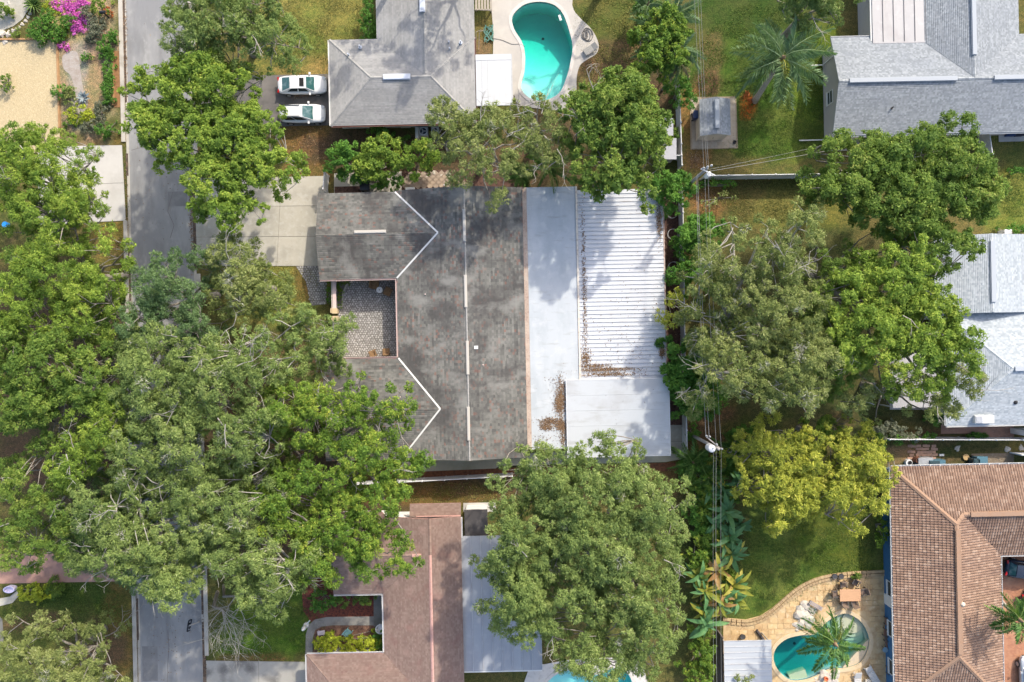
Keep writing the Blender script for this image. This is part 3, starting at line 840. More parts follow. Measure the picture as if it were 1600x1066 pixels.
pan_pale = surf('pale_pan_metal', (0.36, 0.35, 0.35), 0.5, (((0.28, 0.26, 0.26), 0.6, 0.48, 0.7, (1, 0.6, 1), 0.8), ((0.47, 0.455, 0.45), 1.5, 0.55, 0.75, None, 0.5)), objvar=(0.335, 0.325, 0.33))

def house(name, label, at): return thing(name, label, 'house', at)

# ---- house with the light grey hip roof (top left)
z0 = 2.6
W1, E1 = xy(516, 128, z0).x, xy(742.5, 128, z0).x
N1, S1 = xy(629, 60.5, z0).y, xy(629, 194.5, z0).y
h1 = house('hip_roof_house', 'house with light grey shingle hip roof beside the two white cars', (W1 + 2, S1 + 2, 0))
hw = (N1 - S1) / 2; pt = 0.28; zr = z0 + hw * pt; ym = (N1 + S1) / 2
A, B = (W1 + hw, ym, zr), (E1 - hw, ym, zr)
sw, se_, ne, nw = (W1, S1, z0), (E1, S1, z0), (E1, N1, z0), (W1, N1, z0)
wx0, wx1 = xy(588, 30, z0).x, xy(741, 30, z0).x
wm = (wx0 + wx1) / 2; wt = N1 + 9.0
wzr = zr - 0.02
slopes = [[sw, se_, B, A], [ne, nw, A, B], [nw, sw, A], [se_, ne, B],
          [(wx0, wt, z0), (wx0, N1, z0 + 0.01), (wm, ym + 0.15, wzr), (wm, wt, wzr)], [(wx1, N1, z0 + 0.01), (wx1, wt, z0), (wm, wt, wzr), (wm, ym + 0.15, wzr)]]
d = M(); sh = M()
for i, s in enumerate(slopes): deck(d, s); slope(sh, s, 0.15, 0.03, i * 3.3)
d.build('roof', surf('roof_edge', (0.33, 0.27, 0.24), 0.8), h1)
sh.build('roof_shingles', grey_sh, h1, 'stuff')
c = M()
for a, b in ((A, sw), (A, nw), (B, se_), (B, ne), (A, B)): caps(c, a, b)
caps(c, (wm, ym + 0.3, wzr), (wm, wt, wzr))
c.build('ridge_caps', grey_sh, h1, 'stuff')
wl = walls(h1, [(W1, S1), (E1, S1), (E1, N1), (W1, N1)], z0 - 0.02, wall_white)
w2 = M(); w2.prism([(wx0 + .5, N1 - 0.49), (wx1 - .5, N1 - 0.49), (wx1 - .5, wt), (wx0 + .5, wt)], -0.05, z0 - 0.03); w2.build('wall', wall_white, h1)
bm_ = surf('bluish_white_metal', (0.52, 0.55, 0.61), 0.4)
ridge_vent(h1, P(599, 121, zr), P(641, 120, zr), bm_, 0.42)
ridge_vent(h1, P(659, -40, wzr + .05), P(660, 19, wzr + .05), bm_, 0.42)
for q in ((545, 87), (563, 74), (702, 68), (720, 67), (646, 115), (703, 78)):
    v = P(q[0], q[1], 3.0); pipe_vent(h1, v, bm_, 0.07, 0.5)
gutter(h1, sw, se_, brown_trim, (0, -1, 0)); gutter(h1, nw, sw, white_paint, (-1, 0, 0)); gutter(h1, se_, ne, brown_trim, (1, 0, 0))
for k, px in enumerate((598, 655)): window_on(h1, (xy(px, 196, 1.5).x, S1 + 0.5, 1.45), (0, -1), 1.3, 1.1)
dd = M(); dd.box((xy(632, 196, 1).x, S1 + 0.47, 1.05), (0.95, 0.07, 2.05)); dd.build('door', white_paint, h1)
# flat white roof over its patio
fr = thing('patio_roof', 'flat white panel roof over the patio by the kidney pool', 'patio roof', P(771, 125, 0))
x0, x1, y0, y1 = xy(743.5, 120, 2.7).x, xy(799, 120, 2.7).x, xy(770, 165, 2.7).y, xy(770, 85, 2.7).y
n_ = 6
flat_w = surf('chalky_white_metal', (0.49, 0.50, 0.51), 0.5, (((0.43, 0.43, 0.43), 0.8, 0.5, 0.72, (1, 0.6, 1), 0.7), ((0.12, 0.12, 0.12), 3.2, 0.72, 0.78, None, 0.8)), objvar=(0.46, 0.47, 0.48))
for i in range(n_):
    a, b = x0 + (x1 - x0) * i / n_, x0 + (x1 - x0) * (i + 1) / n_
    m = M(); m.prism([(a + .006, y0), (b - .006, y0), (b - .006, y1 - 0.55), (a + .006, y1 - 0.55)], 2.6, 2.70); m.build('roof_panel', flat_w, fr)
m = M(); m.prism([(x0, y1 - 0.54), (x1, y1 - 0.54), (x1, y1), (x0, y1)], 2.55, 2.72); m.build('fascia_panel', flat_w, fr)
m = M(); m.bar((x1 + .05, y0, 2.66), (x1 + .05, y1, 2.66), 0.08, 0.16); m.build('gutter', grey_metal, fr)
for yy in (y0 + .3, y1 - .3):
    m = M(); m.box((x1 - .15, yy, 1.27), (.09, .09, 2.6)); m.build('post', white_paint, fr)

# ---- main house, dark weathered gables
zr = 4.2
RX = xy(729, 505, zr).x; yN, yS = xy(726, 290, zr).y, xy(733, 720, zr).y
WX, EX = xy(621.5, 500, 2.58).x, xy(820, 500, 2.9).x
pt = (zr - 2.58) / (RX - WX); zE = zr - pt * (EX - RX); z0 = 2.58
h2 = house('gabled_house', 'long house with dark weathered grey shingle gables round a cobbled courtyard', (RX, (yN + yS) / 2, 0))
ms = [[(WX, yS, z0), (RX, yS, zr), (RX, yN, zr), (WX, yN, z0)], [(RX, yS, zr), (EX, yS, zE), (EX, yN, zE), (RX, yN, zr)]]
def wing(yn, ys, xw, zt=None):
    ym = (yn + ys) / 2; zt = zt or z0 + pt * (yn - ys) / 2; xa = WX + (zt - z0) / pt
    return ym, zt, xa, [[(xw, yn, z0), (xw, ym, zt), (xa, ym, zt), (WX, yn, z0)], [(xw, ym, zt), (xw, ys, z0), (WX, ys, z0), (xa, ym, zt)]]
w1N, w1S, w1W = xy(560, 301.5, z0).y, xy(560, 436, z0).y, xy(498, 370, z0).x
w2N, w2S, w2W = xy(580, 560.5, z0).y, xy(580, 719, z0).y, xy(508, 640, z0).x
a1, a2 = wing(w1N, w1S, w1W), wing(w2N, w2S, w2W, z0 + pt * (w1N - w1S) / 2 - .03)
d = M(); sh = M()
lift = Vector((0, 0, 0.02))
for i, s in enumerate(ms + [[Vector(p) + lift for p in q] for q in a1[3] + a2[3]]):
    deck(d, s); slope(sh, s, 0.19, 0.045, i * 5.7)
d.build('roof', surf('fascia_rust', (0.34, 0.22, 0.19), 0.8), h2)
sh.build('roof_shingles', dark_sh, h2, 'stuff')
c = M()
caps(c, (RX, yS, zr), (RX, yN, zr), .10, .3, .06); c.build('ridge_caps', grey_sh, h2, 'stuff'); c = M(); caps(c, (w1W, a1[0], a1[1]), (a1[2], a1[0], a1[1])); caps(c, (w2W, a2[0], a2[1]), (a2[2], a2[0], a2[1]))
c.build('ridge_caps', dark_sh, h2, 'stuff')
for (ym, zt, xa, _), (yn, ys) in ((a1, (w1N, w1S)), (a2, (w2N, w2S))):
    for ye in (yn, ys):
        m = M(); p, q = Vector((WX, ye, z0 + .06)), Vector((xa, ym, zt + .06)); m.bar(p, q, 0.15, 0.05); m.build('valley_flashing', white_paint, h2)
walls(h2, [(WX, yS + .1), (EX, yS + .1), (EX, yN - .1), (WX, yN - .1)], z0 - .03, wall_beige, 0.45)
for yn, ys, xw in ((w1N, w1S, w1W), (w2N, w2S, w2W)):
    m = M(); m.prism([(xw + .4, ys + .5), (WX + .3, ys + .5), (WX + .3, yn - .5), (xw + .4, yn - .5)], -.05, z0 - .04); m.build('wall', wall_beige, h2)
vent_w = surf('cream_metal', (0.46, 0.43, 0.385), 0.5)
for a, b in (((725, 327), (726, 377)), ((727, 430), (728, 480)), ((730, 533), (731, 585)), ((731.5, 636), (732.5, 688))):
    ridge_vent(h2, P(*a, zr), P(*b, zr), vent_w, 0.17)
ridge_vent(h2, P(554, 363, a1[1]), P(603, 362, a1[1]), vent_w, 0.2)
gutter(h2, (WX, w1S, z0), (WX, w2N, z0), pink_trim, (-1, 0, 0))
gutter(h2, (w1W, w1S, z0), (WX, w1S, z0), pink_trim, (0, -1, 0)); gutter(h2, (w2W, w2N, z0), (WX, w2N, z0), pink_trim, (0, 1, 0))
for q, z in (((665, 460), 3.1), ((755, 570), 3.7), ((626, 375), 3.1), ((626, 620), 3.1)): pipe_vent(h2, P(*q, z), pink_trim, 0.06, 0.3)
m = M(); m.box(P(744, 543, 3.95), (0.35, 0.3, 0.3)); m.build('roof_vent', white_vinyl, h2)
for py in (470, 520): window_on(h2, (WX + 0.45, xy(621, py, 1.4).y, 1.4), (-1, 0), 1.5, 1.2)
gd = M(); gd.box((w1W + .37, (w1N + w1S) / 2, 1.1), (.08, 4.9, 2.2)); gd.build('garage_door', white_paint, h2)
# flat white roof behind it
x0, x1, yb, yt = xy(827, 500, 2.85).x, xy(903, 500, 2.8).x, xy(860, 702, 2.8).y, xy(860, 292, 2.8).y
fl = thing('flat_extension', 'long flat roofed extension coated white behind the dark gabled house', 'extension', ((x0 + x1) / 2, (yb + yt) / 2, 0))
m = M(); m.prism([(x0, yb), (x1, yb), (x1, yt), (x0, yt)], 2.55, 2.72); m.build('roof', white_roof, fl)
m = M(); m.prism([(EX + .015, yb), (x0 - .01, yb), (x0 - .01, yt), (EX + .015, yt)], 2.5, 2.76)
m.build('edge_strip', surf('tan_gravel_strip', (0.40, 0.31, 0.25), 0.9, (((0.25, 0.16, 0.13), 5, 0.5, 0.65, None, 0.7), ((0.58, 0.50, 0.42), 0.35, 0.45, 0.7, None, 0.7))), fl)
m = M(); m.prism([(x1 + .012, yb), (x1 + .17, yb), (x1 + .17, yt), (x1 + .012, yt)], 2.5, 2.80); m.build('edge_flashing', surf('cream_edge', (0.62, 0.56, 0.48), 0.6, (((0.3, 0.2, 0.14), 3, 0.55, 0.7, None, 0.7),)), fl)
m = M(); m.prism([(EX - .3, yb + .3), (x1, yb + .3), (x1, yt - .3), (EX - .3, yt - .3)], -.05, 2.5); m.build('wall', wall_beige, fl)
# ribbed white patio roof, one pan after another
rx0, rx1 = x1 + .19, xy(1038, 450, 2.55).x
ry0, ry1 = xy(970, 594, 2.6).y, xy(970, 296, 2.6).y
cr_ = thing('ribbed_patio_roof', 'white ribbed metal roof with leaves caught between its ribs', 'patio roof', ((rx0 + rx1) / 2, (ry0 + ry1) / 2, 0))
npan = 46
zf = lambda p: 2.66 - 0.012 * (p[0] - rx0)
pm = M(); pw = (ry1 - ry0) / npan
pm.prism([(rx0, -pw / 2 + .05), (rx1, -pw / 2 + .05), (rx1, pw / 2 - .004), (rx0, pw / 2 - .004)], lambda p: zf(p) - .04, zf, True)
pdm = pm.data('roof_panel', white_metal, (cr_.location.x, 0, 0))
rm = M()
rm.prism([(rx0, -pw / 2), (rx1, -pw / 2), (rx1, -pw / 2 + .046), (rx0, -pw / 2 + .046)], lambda p: zf(p) - .04, lambda p: zf(p) + .055, True)
rmd = rm.data('rib', rib_metal, (cr_.location.x, 0, 0))
for i in range(npan):
    yy = ry0 + (i + .5) * pw - cr_.location.y
    pn = link('roof_panel', pdm, cr_, (0, yy, 0))
    link('rib', rmd, pn)
m = M(); m.bar((rx1 + .06, ry0, 2.52), (rx1 + .06, ry1, 2.52), .12, .14); m.build('gutter', surf('rusty_gutter', (0.42, 0.33, 0.28), 0.7, (((0.22, 0.11, 0.07), 2, 0.5, 0.65, None, 0.8),)), cr_)
for i in range(6):
    m = M(); m.box((rx1 - .2, ry0 + (i + .5) * (ry1 - ry0) / 6, 1.25), (.09, .09, 2.5)); m.build('post', white_paint, cr_)
# the white flat shed roof in the corner
x0, x1, yb, yt = xy(886, 650, 3.0).x, xy(1046, 650, 3.0).x, xy(965, 713, 3.0).y, xy(965, 593, 3.0).y
sr = thing('white_slab_roof', 'square flat white roof with dark specks, corner of the gabled house', 'patio roof', ((x0 + x1) / 2, (yb + yt) / 2, 0))
slabw = surf('white_insulated_panel', (0.46, 0.48, 0.50), 0.4, (((0.40, 0.405, 0.415), 0.3, 0.5, 0.62, None, 0.7), ((0.16, 0.15, 0.15), 2.6, 0.68, 0.74, None, 0.8), ((0.34, 0.34, 0.33), 0.9, 0.52, 0.7, (0.4, 1.8, 1), 0.6), ((0.30, 0.27, 0.23), 5.0, 0.64, 0.72, None, 0.5)), coord='World')
for i in range(5):
    a, b = yb + (yt - yb) * i / 5, yb + (yt - yb) * (i + 1) / 5
    m = M(); m.prism([(x0, a + .005), (x1, a + .005), (x1, b - .005), (x0, b - .005)], 2.84, 3.0, True); m.build('roof_panel', slabw, sr)
m = M()
for a, b in (((x0, yb - .03), (x1, yb - .03)), ((x0, yt + .03), (x1, yt + .03)), ((x0 - .03, yb - .06), (x0 - .03, yt + .06)), ((x1 + .03, yb - .06), (x1 + .03, yt + .06))):
    m.bar((*a, 2.93), (*b, 2.93), .05, .17)
m.build('edge_trim', white_vinyl, sr)
m = M(); m.prism([(x0 + .3, yb + .3), (x1 - .35, yb + .3), (x1 - .35, yt - .2), (x0 + .3, yt - .2)], -.05, 2.8); m.build('wall', wall_white, sr)

# ---- red shingle house (bottom centre)
z0 = 2.6
WX3, RX3 = xy(600, 980, z0).x, xy(674, 960, 3.95).x
pt = (3.95 - z0) / (RX3 - WX3); EX3 = xy(722.5, 930, 3.05).x; zE = 3.95 - pt * (EX3 - RX3)
yT3 = xy(690, 808, 3.3).y; yB3 = yT3 - 24
h3 = house('red_roof_house', 'house with dusty red shingle roof and pink ridge caps under the big oaks', (RX3, yT3 - 9, 0))
wN, wS, wW = xy(560, 800, z0).y, xy(560, 928, z0).y, xy(520, 870, z0).x
ym = (wN + wS) / 2; zt = z0 + pt * (wN - wS) / 2; xa = WX3 + (zt - z0) / pt
gN, gW = xy(540, 1022, z0).y, xy(480, 1050, z0).x
gS = gN - 8.2; gm_ = (gN + gS) / 2; gz = z0 + pt * 4.1; gxa = WX3 + (gz - z0) / pt
pz = zE - .25
yP = xy(690, 787, 2.7).y
S3 = [[(WX3, yB3, z0), (RX3, yB3, 3.95), (RX3, yT3, 3.95), (WX3, yT3, z0)], [(RX3, yB3, 3.95), (EX3, yB3, zE), (EX3, yT3, zE), (RX3, yT3, 3.95)],
      [(wW, wN, z0 + .02), (wW, ym, zt + .02), (xa, ym, zt + .02), (WX3, wN, z0 + .02)], [(wW, ym, zt + .02), (wW, wS, z0 + .02), (WX3, wS, z0 + .02), (xa, ym, zt + .02)],
      [(gW, gN, z0 + .02), (gW + 4.1, gm_, gz + .02), (gxa, gm_, gz + .02), (WX3, gN, z0 + .02)], [(gW + 4.1, gm_, gz + .02), (gW, gS, z0 + .02), (WX3, gS, z0 + .02), (gxa, gm_, gz + .02)], [(gW, gS, z0 + .02), (gW + 4.1, gm_, gz + .02), (gW, gN, z0 + .02)],
      [(xy(640, 800, 2.9).x, yT3 + .01, 2.98), (EX3, yT3 + .01, 2.98), (EX3, yP, 2.62), (xy(640, 800, 2.9).x, yP, 2.62)]]
d = M(); sh = M()
for i, s in enumerate(S3): deck(d, s); slope(sh, s, 0.15, 0.03, i * 4.1)
d.build('roof', surf('red_fascia', (0.36, 0.20, 0.17), 0.8), h3); sh.build('roof_shingles', red_sh, h3, 'stuff')
capm = surf('pink_cap', (0.50, 0.29, 0.25), 0.8, (((0.36, 0.19, 0.16), 3, 0.5, 0.7, None, 0.6),))
c = M(); caps(c, (RX3, yB3, 3.95), (RX3, P(672, 868, 3.95).y, 3.95), .14, .4, .08); c.build('ridge_caps', capm, h3, 'stuff')
c = M(); caps(c, (wW, ym, zt), (xa - .6, ym, zt)); caps(c, (gW + 4.1, gm_, gz), (gW, gN, z0)); caps(c, (gW + 4.1, gm_, gz), (gxa, gm_, gz)); caps(c, (RX3, P(672, 868, 3.95).y, 3.95), (RX3, yT3, 3.95)); c.build('ridge_caps', red_sh, h3, 'stuff')
m = M(); m.bar((xa - .9, ym, zt + .1), (xa - .05, ym, zt + .1), .28, .06); m.build('ridge_vent', capm, h3)
m = M(); m.bar((xy(650, 808, 3).x, yT3 + .03, 3.04), (EX3, yT3 + .03, 3.04), .1, .05); m.build('flashing', capm, h3)
walls(h3, [(WX3, yB3), (EX3, yB3), (EX3, yT3 + .3), (WX3, yT3 + .3)], z0 - .03, wall_white)
for a, b, c_ in ((wN, wS, wW), (gN, gS, gW)):
    m = M(); m.prism([(c_ + .5, b + .5), (WX3 + .4, b + .5), (WX3 + .4, a - .5), (c_ + .5, a - .5)], -.05, z0 - .04); m.build('wall', wall_white, h3)
gut3 = surf('grey_gutter', (0.58, 0.58, 0.58), 0.5)
gutter(h3, (WX3, wS, z0), (WX3, gN, z0), gut3, (-1, 0, 0)); gutter(h3, (wW, wS, z0), (WX3, wS, z0), gut3, (0, -1, 0)); gutter(h3, (gW, gN, z0), (WX3, gN, z0), gut3, (0, 1, 0)); gutter(h3, (gW, gS, z0), (gW, gN, z0), gut3, (-1, 0, 0))
gutter(h3, (EX3, P(722, 840, 3).y, zE), (EX3, yT3 - .1, zE), white_paint, (1, 0, 0))
pipe_vent(h3, P(653, 820, 3.2), white_vinyl, .08, .35)
# its flat pan roof
x0, x1, yb, yt = xy(722, 940, 2.8).x + .02, xy(845, 940, 2.6).x, xy(780, 1048, 2.7).y, xy(740, 838, 2.8).y
pr3 = thing('pan_patio_roof', 'grey metal pan roof along the back of the red roofed house', 'patio roof', ((x0 + x1) / 2, (yb + yt) / 2, 0))
n_ = 8
for i in range(n_):
    a, b = x0 + (x1 - x0) * i / n_, x0 + (x1 - x0) * (i + 1) / n_
    ytop = yt if i < 5 else yt - 8
    m = M(); m.prism([(a + .005, yb), (b - .03, yb), (b - .03, ytop), (a + .005, ytop)], 2.66, 2.74, True); p = m.build('roof_panel', pan_metal, pr3)
    m = M(); m.prism([(b - .03, yb), (b + .003, yb), (b + .003, ytop), (b - .03, ytop)], 2.66, 2.80, True); m.build('seam', rib_metal, p)
for yy in (yb + .3, (yb + yt) / 2, yt - .3):
    m = M(); m.box((x1 - .2 if yy < yt - 9 else x1 - 3, yy, 1.33), (.09, .09, 2.66)); m.build('post', white_paint, pr3)
m = M(); m.bar((x0, yb - .06, 2.68), (x1, yb - .06, 2.68), .1, .12); m.build('gutter', white_paint, pr3)
# small black roof beside it
x0, x1, yb, yt = xy(725, 820, 2.5).x + .05, xy(762, 820, 2.5).x, xy(740, 843, 2.5).y, xy(740, 797, 2.5).y
br = thing('tar_roof', 'small flat black tar roof with scattered leaves beside red shingles', 'roof', ((x0 + x1) / 2, (yb + yt) / 2, 0))
m = M(); m.prism([(x0, yb), (x1, yb), (x1, yt), (x0, yt)], 2.3, 2.48); m.build('roof', surf('black_tar', (0.055, 0.05, 0.05), 0.9, (((0.11, 0.10, 0.095), 1.2, 0.5, 0.7, None, 0.7), ((0.30, 0.20, 0.14), 5, 0.68, 0.74, None, 0.8)), coord='World'), br)
m = M(); m.prism([(x0 + .1, yb + .1), (x1 - .1, yb + .1), (x1 - .1, yt - .1), (x0 + .1, yt - .1)], -.05, 2.29); m.build('wall', wall_white, br)
sheet('gravel_pad', [(724, 786), (775, 785), (775, 800), (724, 800)], 0.04, concrete_white)

# ---- blue grey house, top right
z0 = 2.7
W4 = xy(1299.5, 135, z0).x; N4, S4 = xy(1330, 59, z0).y, xy(1450, 209, z0).y
h4 = house('gable_end_house', 'house with blue grey shingle roof whose beige gable wall faces the palm', (W4 + 8, S4 + 4, 0))
hw = (N4 - S4) / 2; pt = .33; zr = z0 + hw * pt; ym = (N4 + S4) / 2; E4 = W4 + 30
wE, wR = xy(1591, 30, z0).x, xy(1519, 40, 4.0).x
wz = min(z0 + (wE - wR) * .33, zr - .03); wWl = wR - (wz - z0) / .33 ; Nn = N4 + 11
yv = N4 - (wz - z0) / pt
S4s = [[(W4, S4, z0), (E4, S4, z0), (E4, ym, zr), (W4, ym, zr)], [(E4, N4, z0), (W4, N4, z0), (W4, ym, zr), (E4, ym, zr)],
       [(wWl, Nn, z0 + .02), (wWl, N4, z0 + .02), (wR, yv, wz + .02), (wR, Nn, wz + .02)], [(wE, N4, z0 + .02), (wE, Nn, z0 + .02), (wR, Nn, wz + .02), (wR, yv, wz + .02)]]
d = M(); sh = M()
for i, s in enumerate(S4s): deck(d, s); slope(sh, s, 0.15, 0.032, i * 4.1)
d.build('roof', surf('grey_fascia', (0.45, 0.46, 0.48), 0.7), h4); sh.build('roof_shingles', blue_sh, h4, 'stuff')
c = M(); caps(c, (W4, ym, zr), (E4, ym, zr)); caps(c, (wR, yv, wz + .02), (wR, Nn, wz + .02)); c.build('ridge_caps', blue_sh, h4, 'stuff')
rv = surf('grey_ridge_vent', (0.33, 0.355, 0.385), 0.7)
ridge_vent(h4, (xy(1327, 128, zr).x, ym, zr), (xy(1495, 128, zr).x, ym, zr), rv, .36); ridge_vent(h4, (xy(1553, 128, zr).x, ym, zr), (E4, ym, zr), rv, .36)
ridge_vent(h4, (wR, xy(1519, 86, wz).y, wz + .02), (wR, Nn, wz + .02), rv, .36)
gw = M()
wx = W4 + .38
gw.face([(wx, S4 + .45, -.05), (wx, N4 - .45, -.05), (wx, N4 - .45, z0), (wx, ym, zr - .16), (wx, S4 + .45, z0)][::-1])
gw.prism([(wx + .001, S4 + .45), (E4, S4 + .45), (E4, N4 - .45), (wx + .001, N4 - .45)], -.05, z0 - .03)
gw.prism([(wWl + .5, N4 - .5), (wE - .5, N4 - .5), (wE - .5, Nn), (wWl + .5, Nn)], -.05, z0 - .05)
gw.build('wall', surf('grey_beige_wall', (0.42, 0.39, 0.375), 0.85, (((0.33, 0.31, 0.29), 1.5, 0.5, 0.75, None, 0.5),)), h4)
window_on(h4, (wx, ym - .6, 1.5), (-1, 0), 1.2, 1.1); window_on(h4, (xy(1400, 215, 1.4).x, S4 + .45, 1.45), (0, -1), 1.5, 1.1)
for a, b in (((W4 - 2.1, S4 + .3), (W4 + .3, S4 + .3)), ((W4 - .9, xy(1290, 88, 2.4).y), (W4 + .3, xy(1290, 88, 2.4).y))):
    m = M(); m.tube([(*a, .15), (*b, .22), (b[0] + .02, b[1], 2.5)], .055, 8); m.build('downspout', white_vinyl, h4)
gutter(h4, (W4, S4, z0), (E4, S4, z0), rv, (0, -1, 0)); gutter(h4, (W4, N4, z0), (xy(1362, 60, z0).x, N4, z0), white_paint, (0, 1, 0))
pipe_vent(h4, P(1393, 169, 3.4), dark_grey, .06, .35); m = M(); m.box(P(1505, 40, 3.75), (.3, .35, .35)); m.build('roof_vent', grey_metal, h4)
m = M(); m.prism([(W4 + .4, S4 - .75), (xy(1360, 215, 0).x, S4 - .75), (xy(1360, 215, 0).x, S4 + .4), (W4 + .4, S4 + .4)], -.02, .05); m.build('foundation_pad', concrete, h4)
x0, x1, yb, yt = xy(1363, 30, 2.95).x, xy(1446, 30, 2.95).x, xy(1400, 65, 2.95).y, N4 + 11
pr4 = thing('screened_porch', 'pale metal pan roof of a porch set against blue grey shingles', 'porch', ((x0 + x1) / 2, yb + 4, 0))
for i in range(5):
    a, b = x0 + (x1 - x0) * i / 5, x0 + (x1 - x0) * (i + 1) / 5
    m = M(); m.prism([(a + .004, yb), (b - .035, yb), (b - .035, yt), (a + .004, yt)], 2.86, 2.96, True); p = m.build('roof_panel', pan_pale, pr4)
    m = M(); m.prism([(b - .035, yb), (b + .002, yb), (b + .002, yt), (b - .035, yt)], 2.86, 3.02, True); m.build('seam', surf('dark_seam', (0.20, 0.19, 0.19), 0.7), p)
m = M(); m.bar((x0, yb - .08, 2.94), (x1, yb - .08, 2.94), .16, .1); m.build('flashing', pan_pale, pr4)
m = M(); m.bar((x0 - .08, yb - .2, 2.8), (x0 - .08, yt, 2.8), .14, .14); m.build('gutter', white_paint, pr4)
m = M(); m.prism([(x0 + .1, N4 + .3), (x1, N4 + .3), (x1, yt), (x0 + .1, yt)], -.05, 2.82); m.build('wall', wall_grey, pr4)

# ---- pale blue grey house, right edge
z0 = 2.7
W5, S5, NN5, NM5 = xy(1477, 600, z0).x, xy(1540, 664, z0).y, xy(1550, 366, 3.4).y, xy(1550, 488, 2.9).y
h5 = house('pale_shingle_house', 'house with pale blue grey shingles at the right edge, white rooftop box near its eave', (W5 + 6, S5 + 5, 0))
hw = (NM5 - S5) / 2; pt = .32; zr = z0 + hw * pt; ym = (NM5 + S5) / 2; E5 = W5 + 22
R5 = xy(1550, 420, 3.75).x; z5 = 3.75; n5w = R5 - 4.7; n5e = R5 + 4.7; zn = z5 - 4.7 * .22
S5s = [[(W5, S5, z0), (E5, S5, z0), (E5, ym, zr), (W5 + hw, ym, zr)], [(E5, NM5, z0), (W5, NM5, z0), (W5 + hw, ym, zr), (E5, ym, zr)], [(W5, S5, z0), (W5 + hw, ym, zr), (W5, NM5, z0)],
       [(n5w, NM5 - .05, zn), (R5, NM5 - .05, z5), (R5, NN5, z5), (n5w, NN5, zn)], [(R5, NM5 - .05, z5), (n5e, NM5 - .05, zn), (n5e, NN5, zn), (R5, NN5, z5)]]
d = M(); sh = M()
for i, s in enumerate(S5s): deck(d, s); slope(sh, s, 0.15, 0.032, i * 4.1)
d.build('roof', surf('white_fascia', (0.62, 0.63, 0.65), 0.7), h5); sh.build('roof_shingles', pale_sh, h5, 'stuff')
c = M(); caps(c, (W5, S5, z0), (W5 + hw, ym, zr)); caps(c, (W5, NM5, z0), (W5 + hw, ym, zr)); caps(c, (W5 + hw, ym, zr), (E5, ym, zr)); caps(c, (R5, NM5, z5), (R5, NN5, z5)); c.build('ridge_caps', pale_sh, h5, 'stuff')
rv5 = surf('dark_vent_edge', (0.36, 0.39, 0.43), 0.7)
ridge_vent(h5, (R5 + .05, xy(1549, 472, z5).y, z5), (R5 + .05, xy(1549, 376, z5).y, z5), rv5, .4); ridge_vent(h5, (xy(1585, 577, zr).x, ym, zr), (E5, ym, zr), rv5, .36)
m = M(); m.box(P(1597, 555, 3.6), (.75, .55, .5)); m.build('roof_vent', black_metal, h5)
m = M(); m.lathe(P(1583.5, 628, 3.1), [(.22, 0), (.22, .3), (.12, .42), (.0, .45)], 10); m.build('vent_pipe', black_metal, h5)
bxx = M(); q = P(1536, 655, 3.05); bxx.box(q, (1.75, .72, .5)); o = bxx.build('rooftop_box', white_paint, h5)
bx2 = M(); bx2.box(q + Vector((-.52, 0, .27)), (.6, .6, .06)); bx2.build('panel', grey_metal, o)
gutter(h5, (W5, S5, z0), (E5, S5, z0), white_paint, (0, -1, 0)); gutter(h5, (W5, S5, z0), (W5, NM5, z0), white_paint, (-1, 0, 0))
walls(h5, [(W5, S5), (E5, S5), (E5, NM5), (W5, NM5)], z0 - .03, wall_white); m = M(); m.prism([(n5w + .5, NM5 - .5), (n5e - .5, NM5 - .5), (n5e - .5, NN5 - .3), (n5w + .5, NN5 - .3)], -.05, zn - .03); m.build('wall', wall_white, h5)
window_on(h5, (W5 + .5, (S5 + ym) / 2, 1.4), (-1, 0), 1.4, 1.2); window_on(h5, (xy(1500, 668, 1.4).x, S5 + .5, 1.4), (0, -1), 1.3, 1.1)
x0, x1, yb, yt = xy(1394, 600, 2.5).x, W5 - .16, xy(1430, 637, 2.5).y, xy(1430, 552, 2.5).y
pr5 = thing('pan_porch', 'low white pan roofed porch showing through the tree on the right', 'porch', ((x0 + x1) / 2, (yb + yt) / 2, 0))
for i in range(6):
    a, b = x0 + (x1 - x0) * i / 6, x0 + (x1 - x0) * (i + 1) / 6
    m = M(); m.prism([(a + .005, yb), (b - .005, yb), (b - .005, yt), (a + .005, yt)], 2.42, 2.5, True); m.build('roof_panel', pan_pale, pr5)
for q in ((x0 + .1, yb + .1), (x0 + .1, yt - .1), (x1 - .3, yb + .1)):
    m = M(); m.box((*q, 1.2), (.09, .09, 2.42)); m.build('post', white_paint, pr5)
ww = thing('entry_wall', 'white wall screening the brick walk at the pale shingle house', 'wall', P(1590, 678))
m = M(); m.prism([tuple(P(1578, 669).xy), tuple(P(1600, 668).xy), tuple(P(1600, 676).xy), tuple(P(1578, 677).xy)], 0, 2.2); m.build('panel', white_paint, ww)

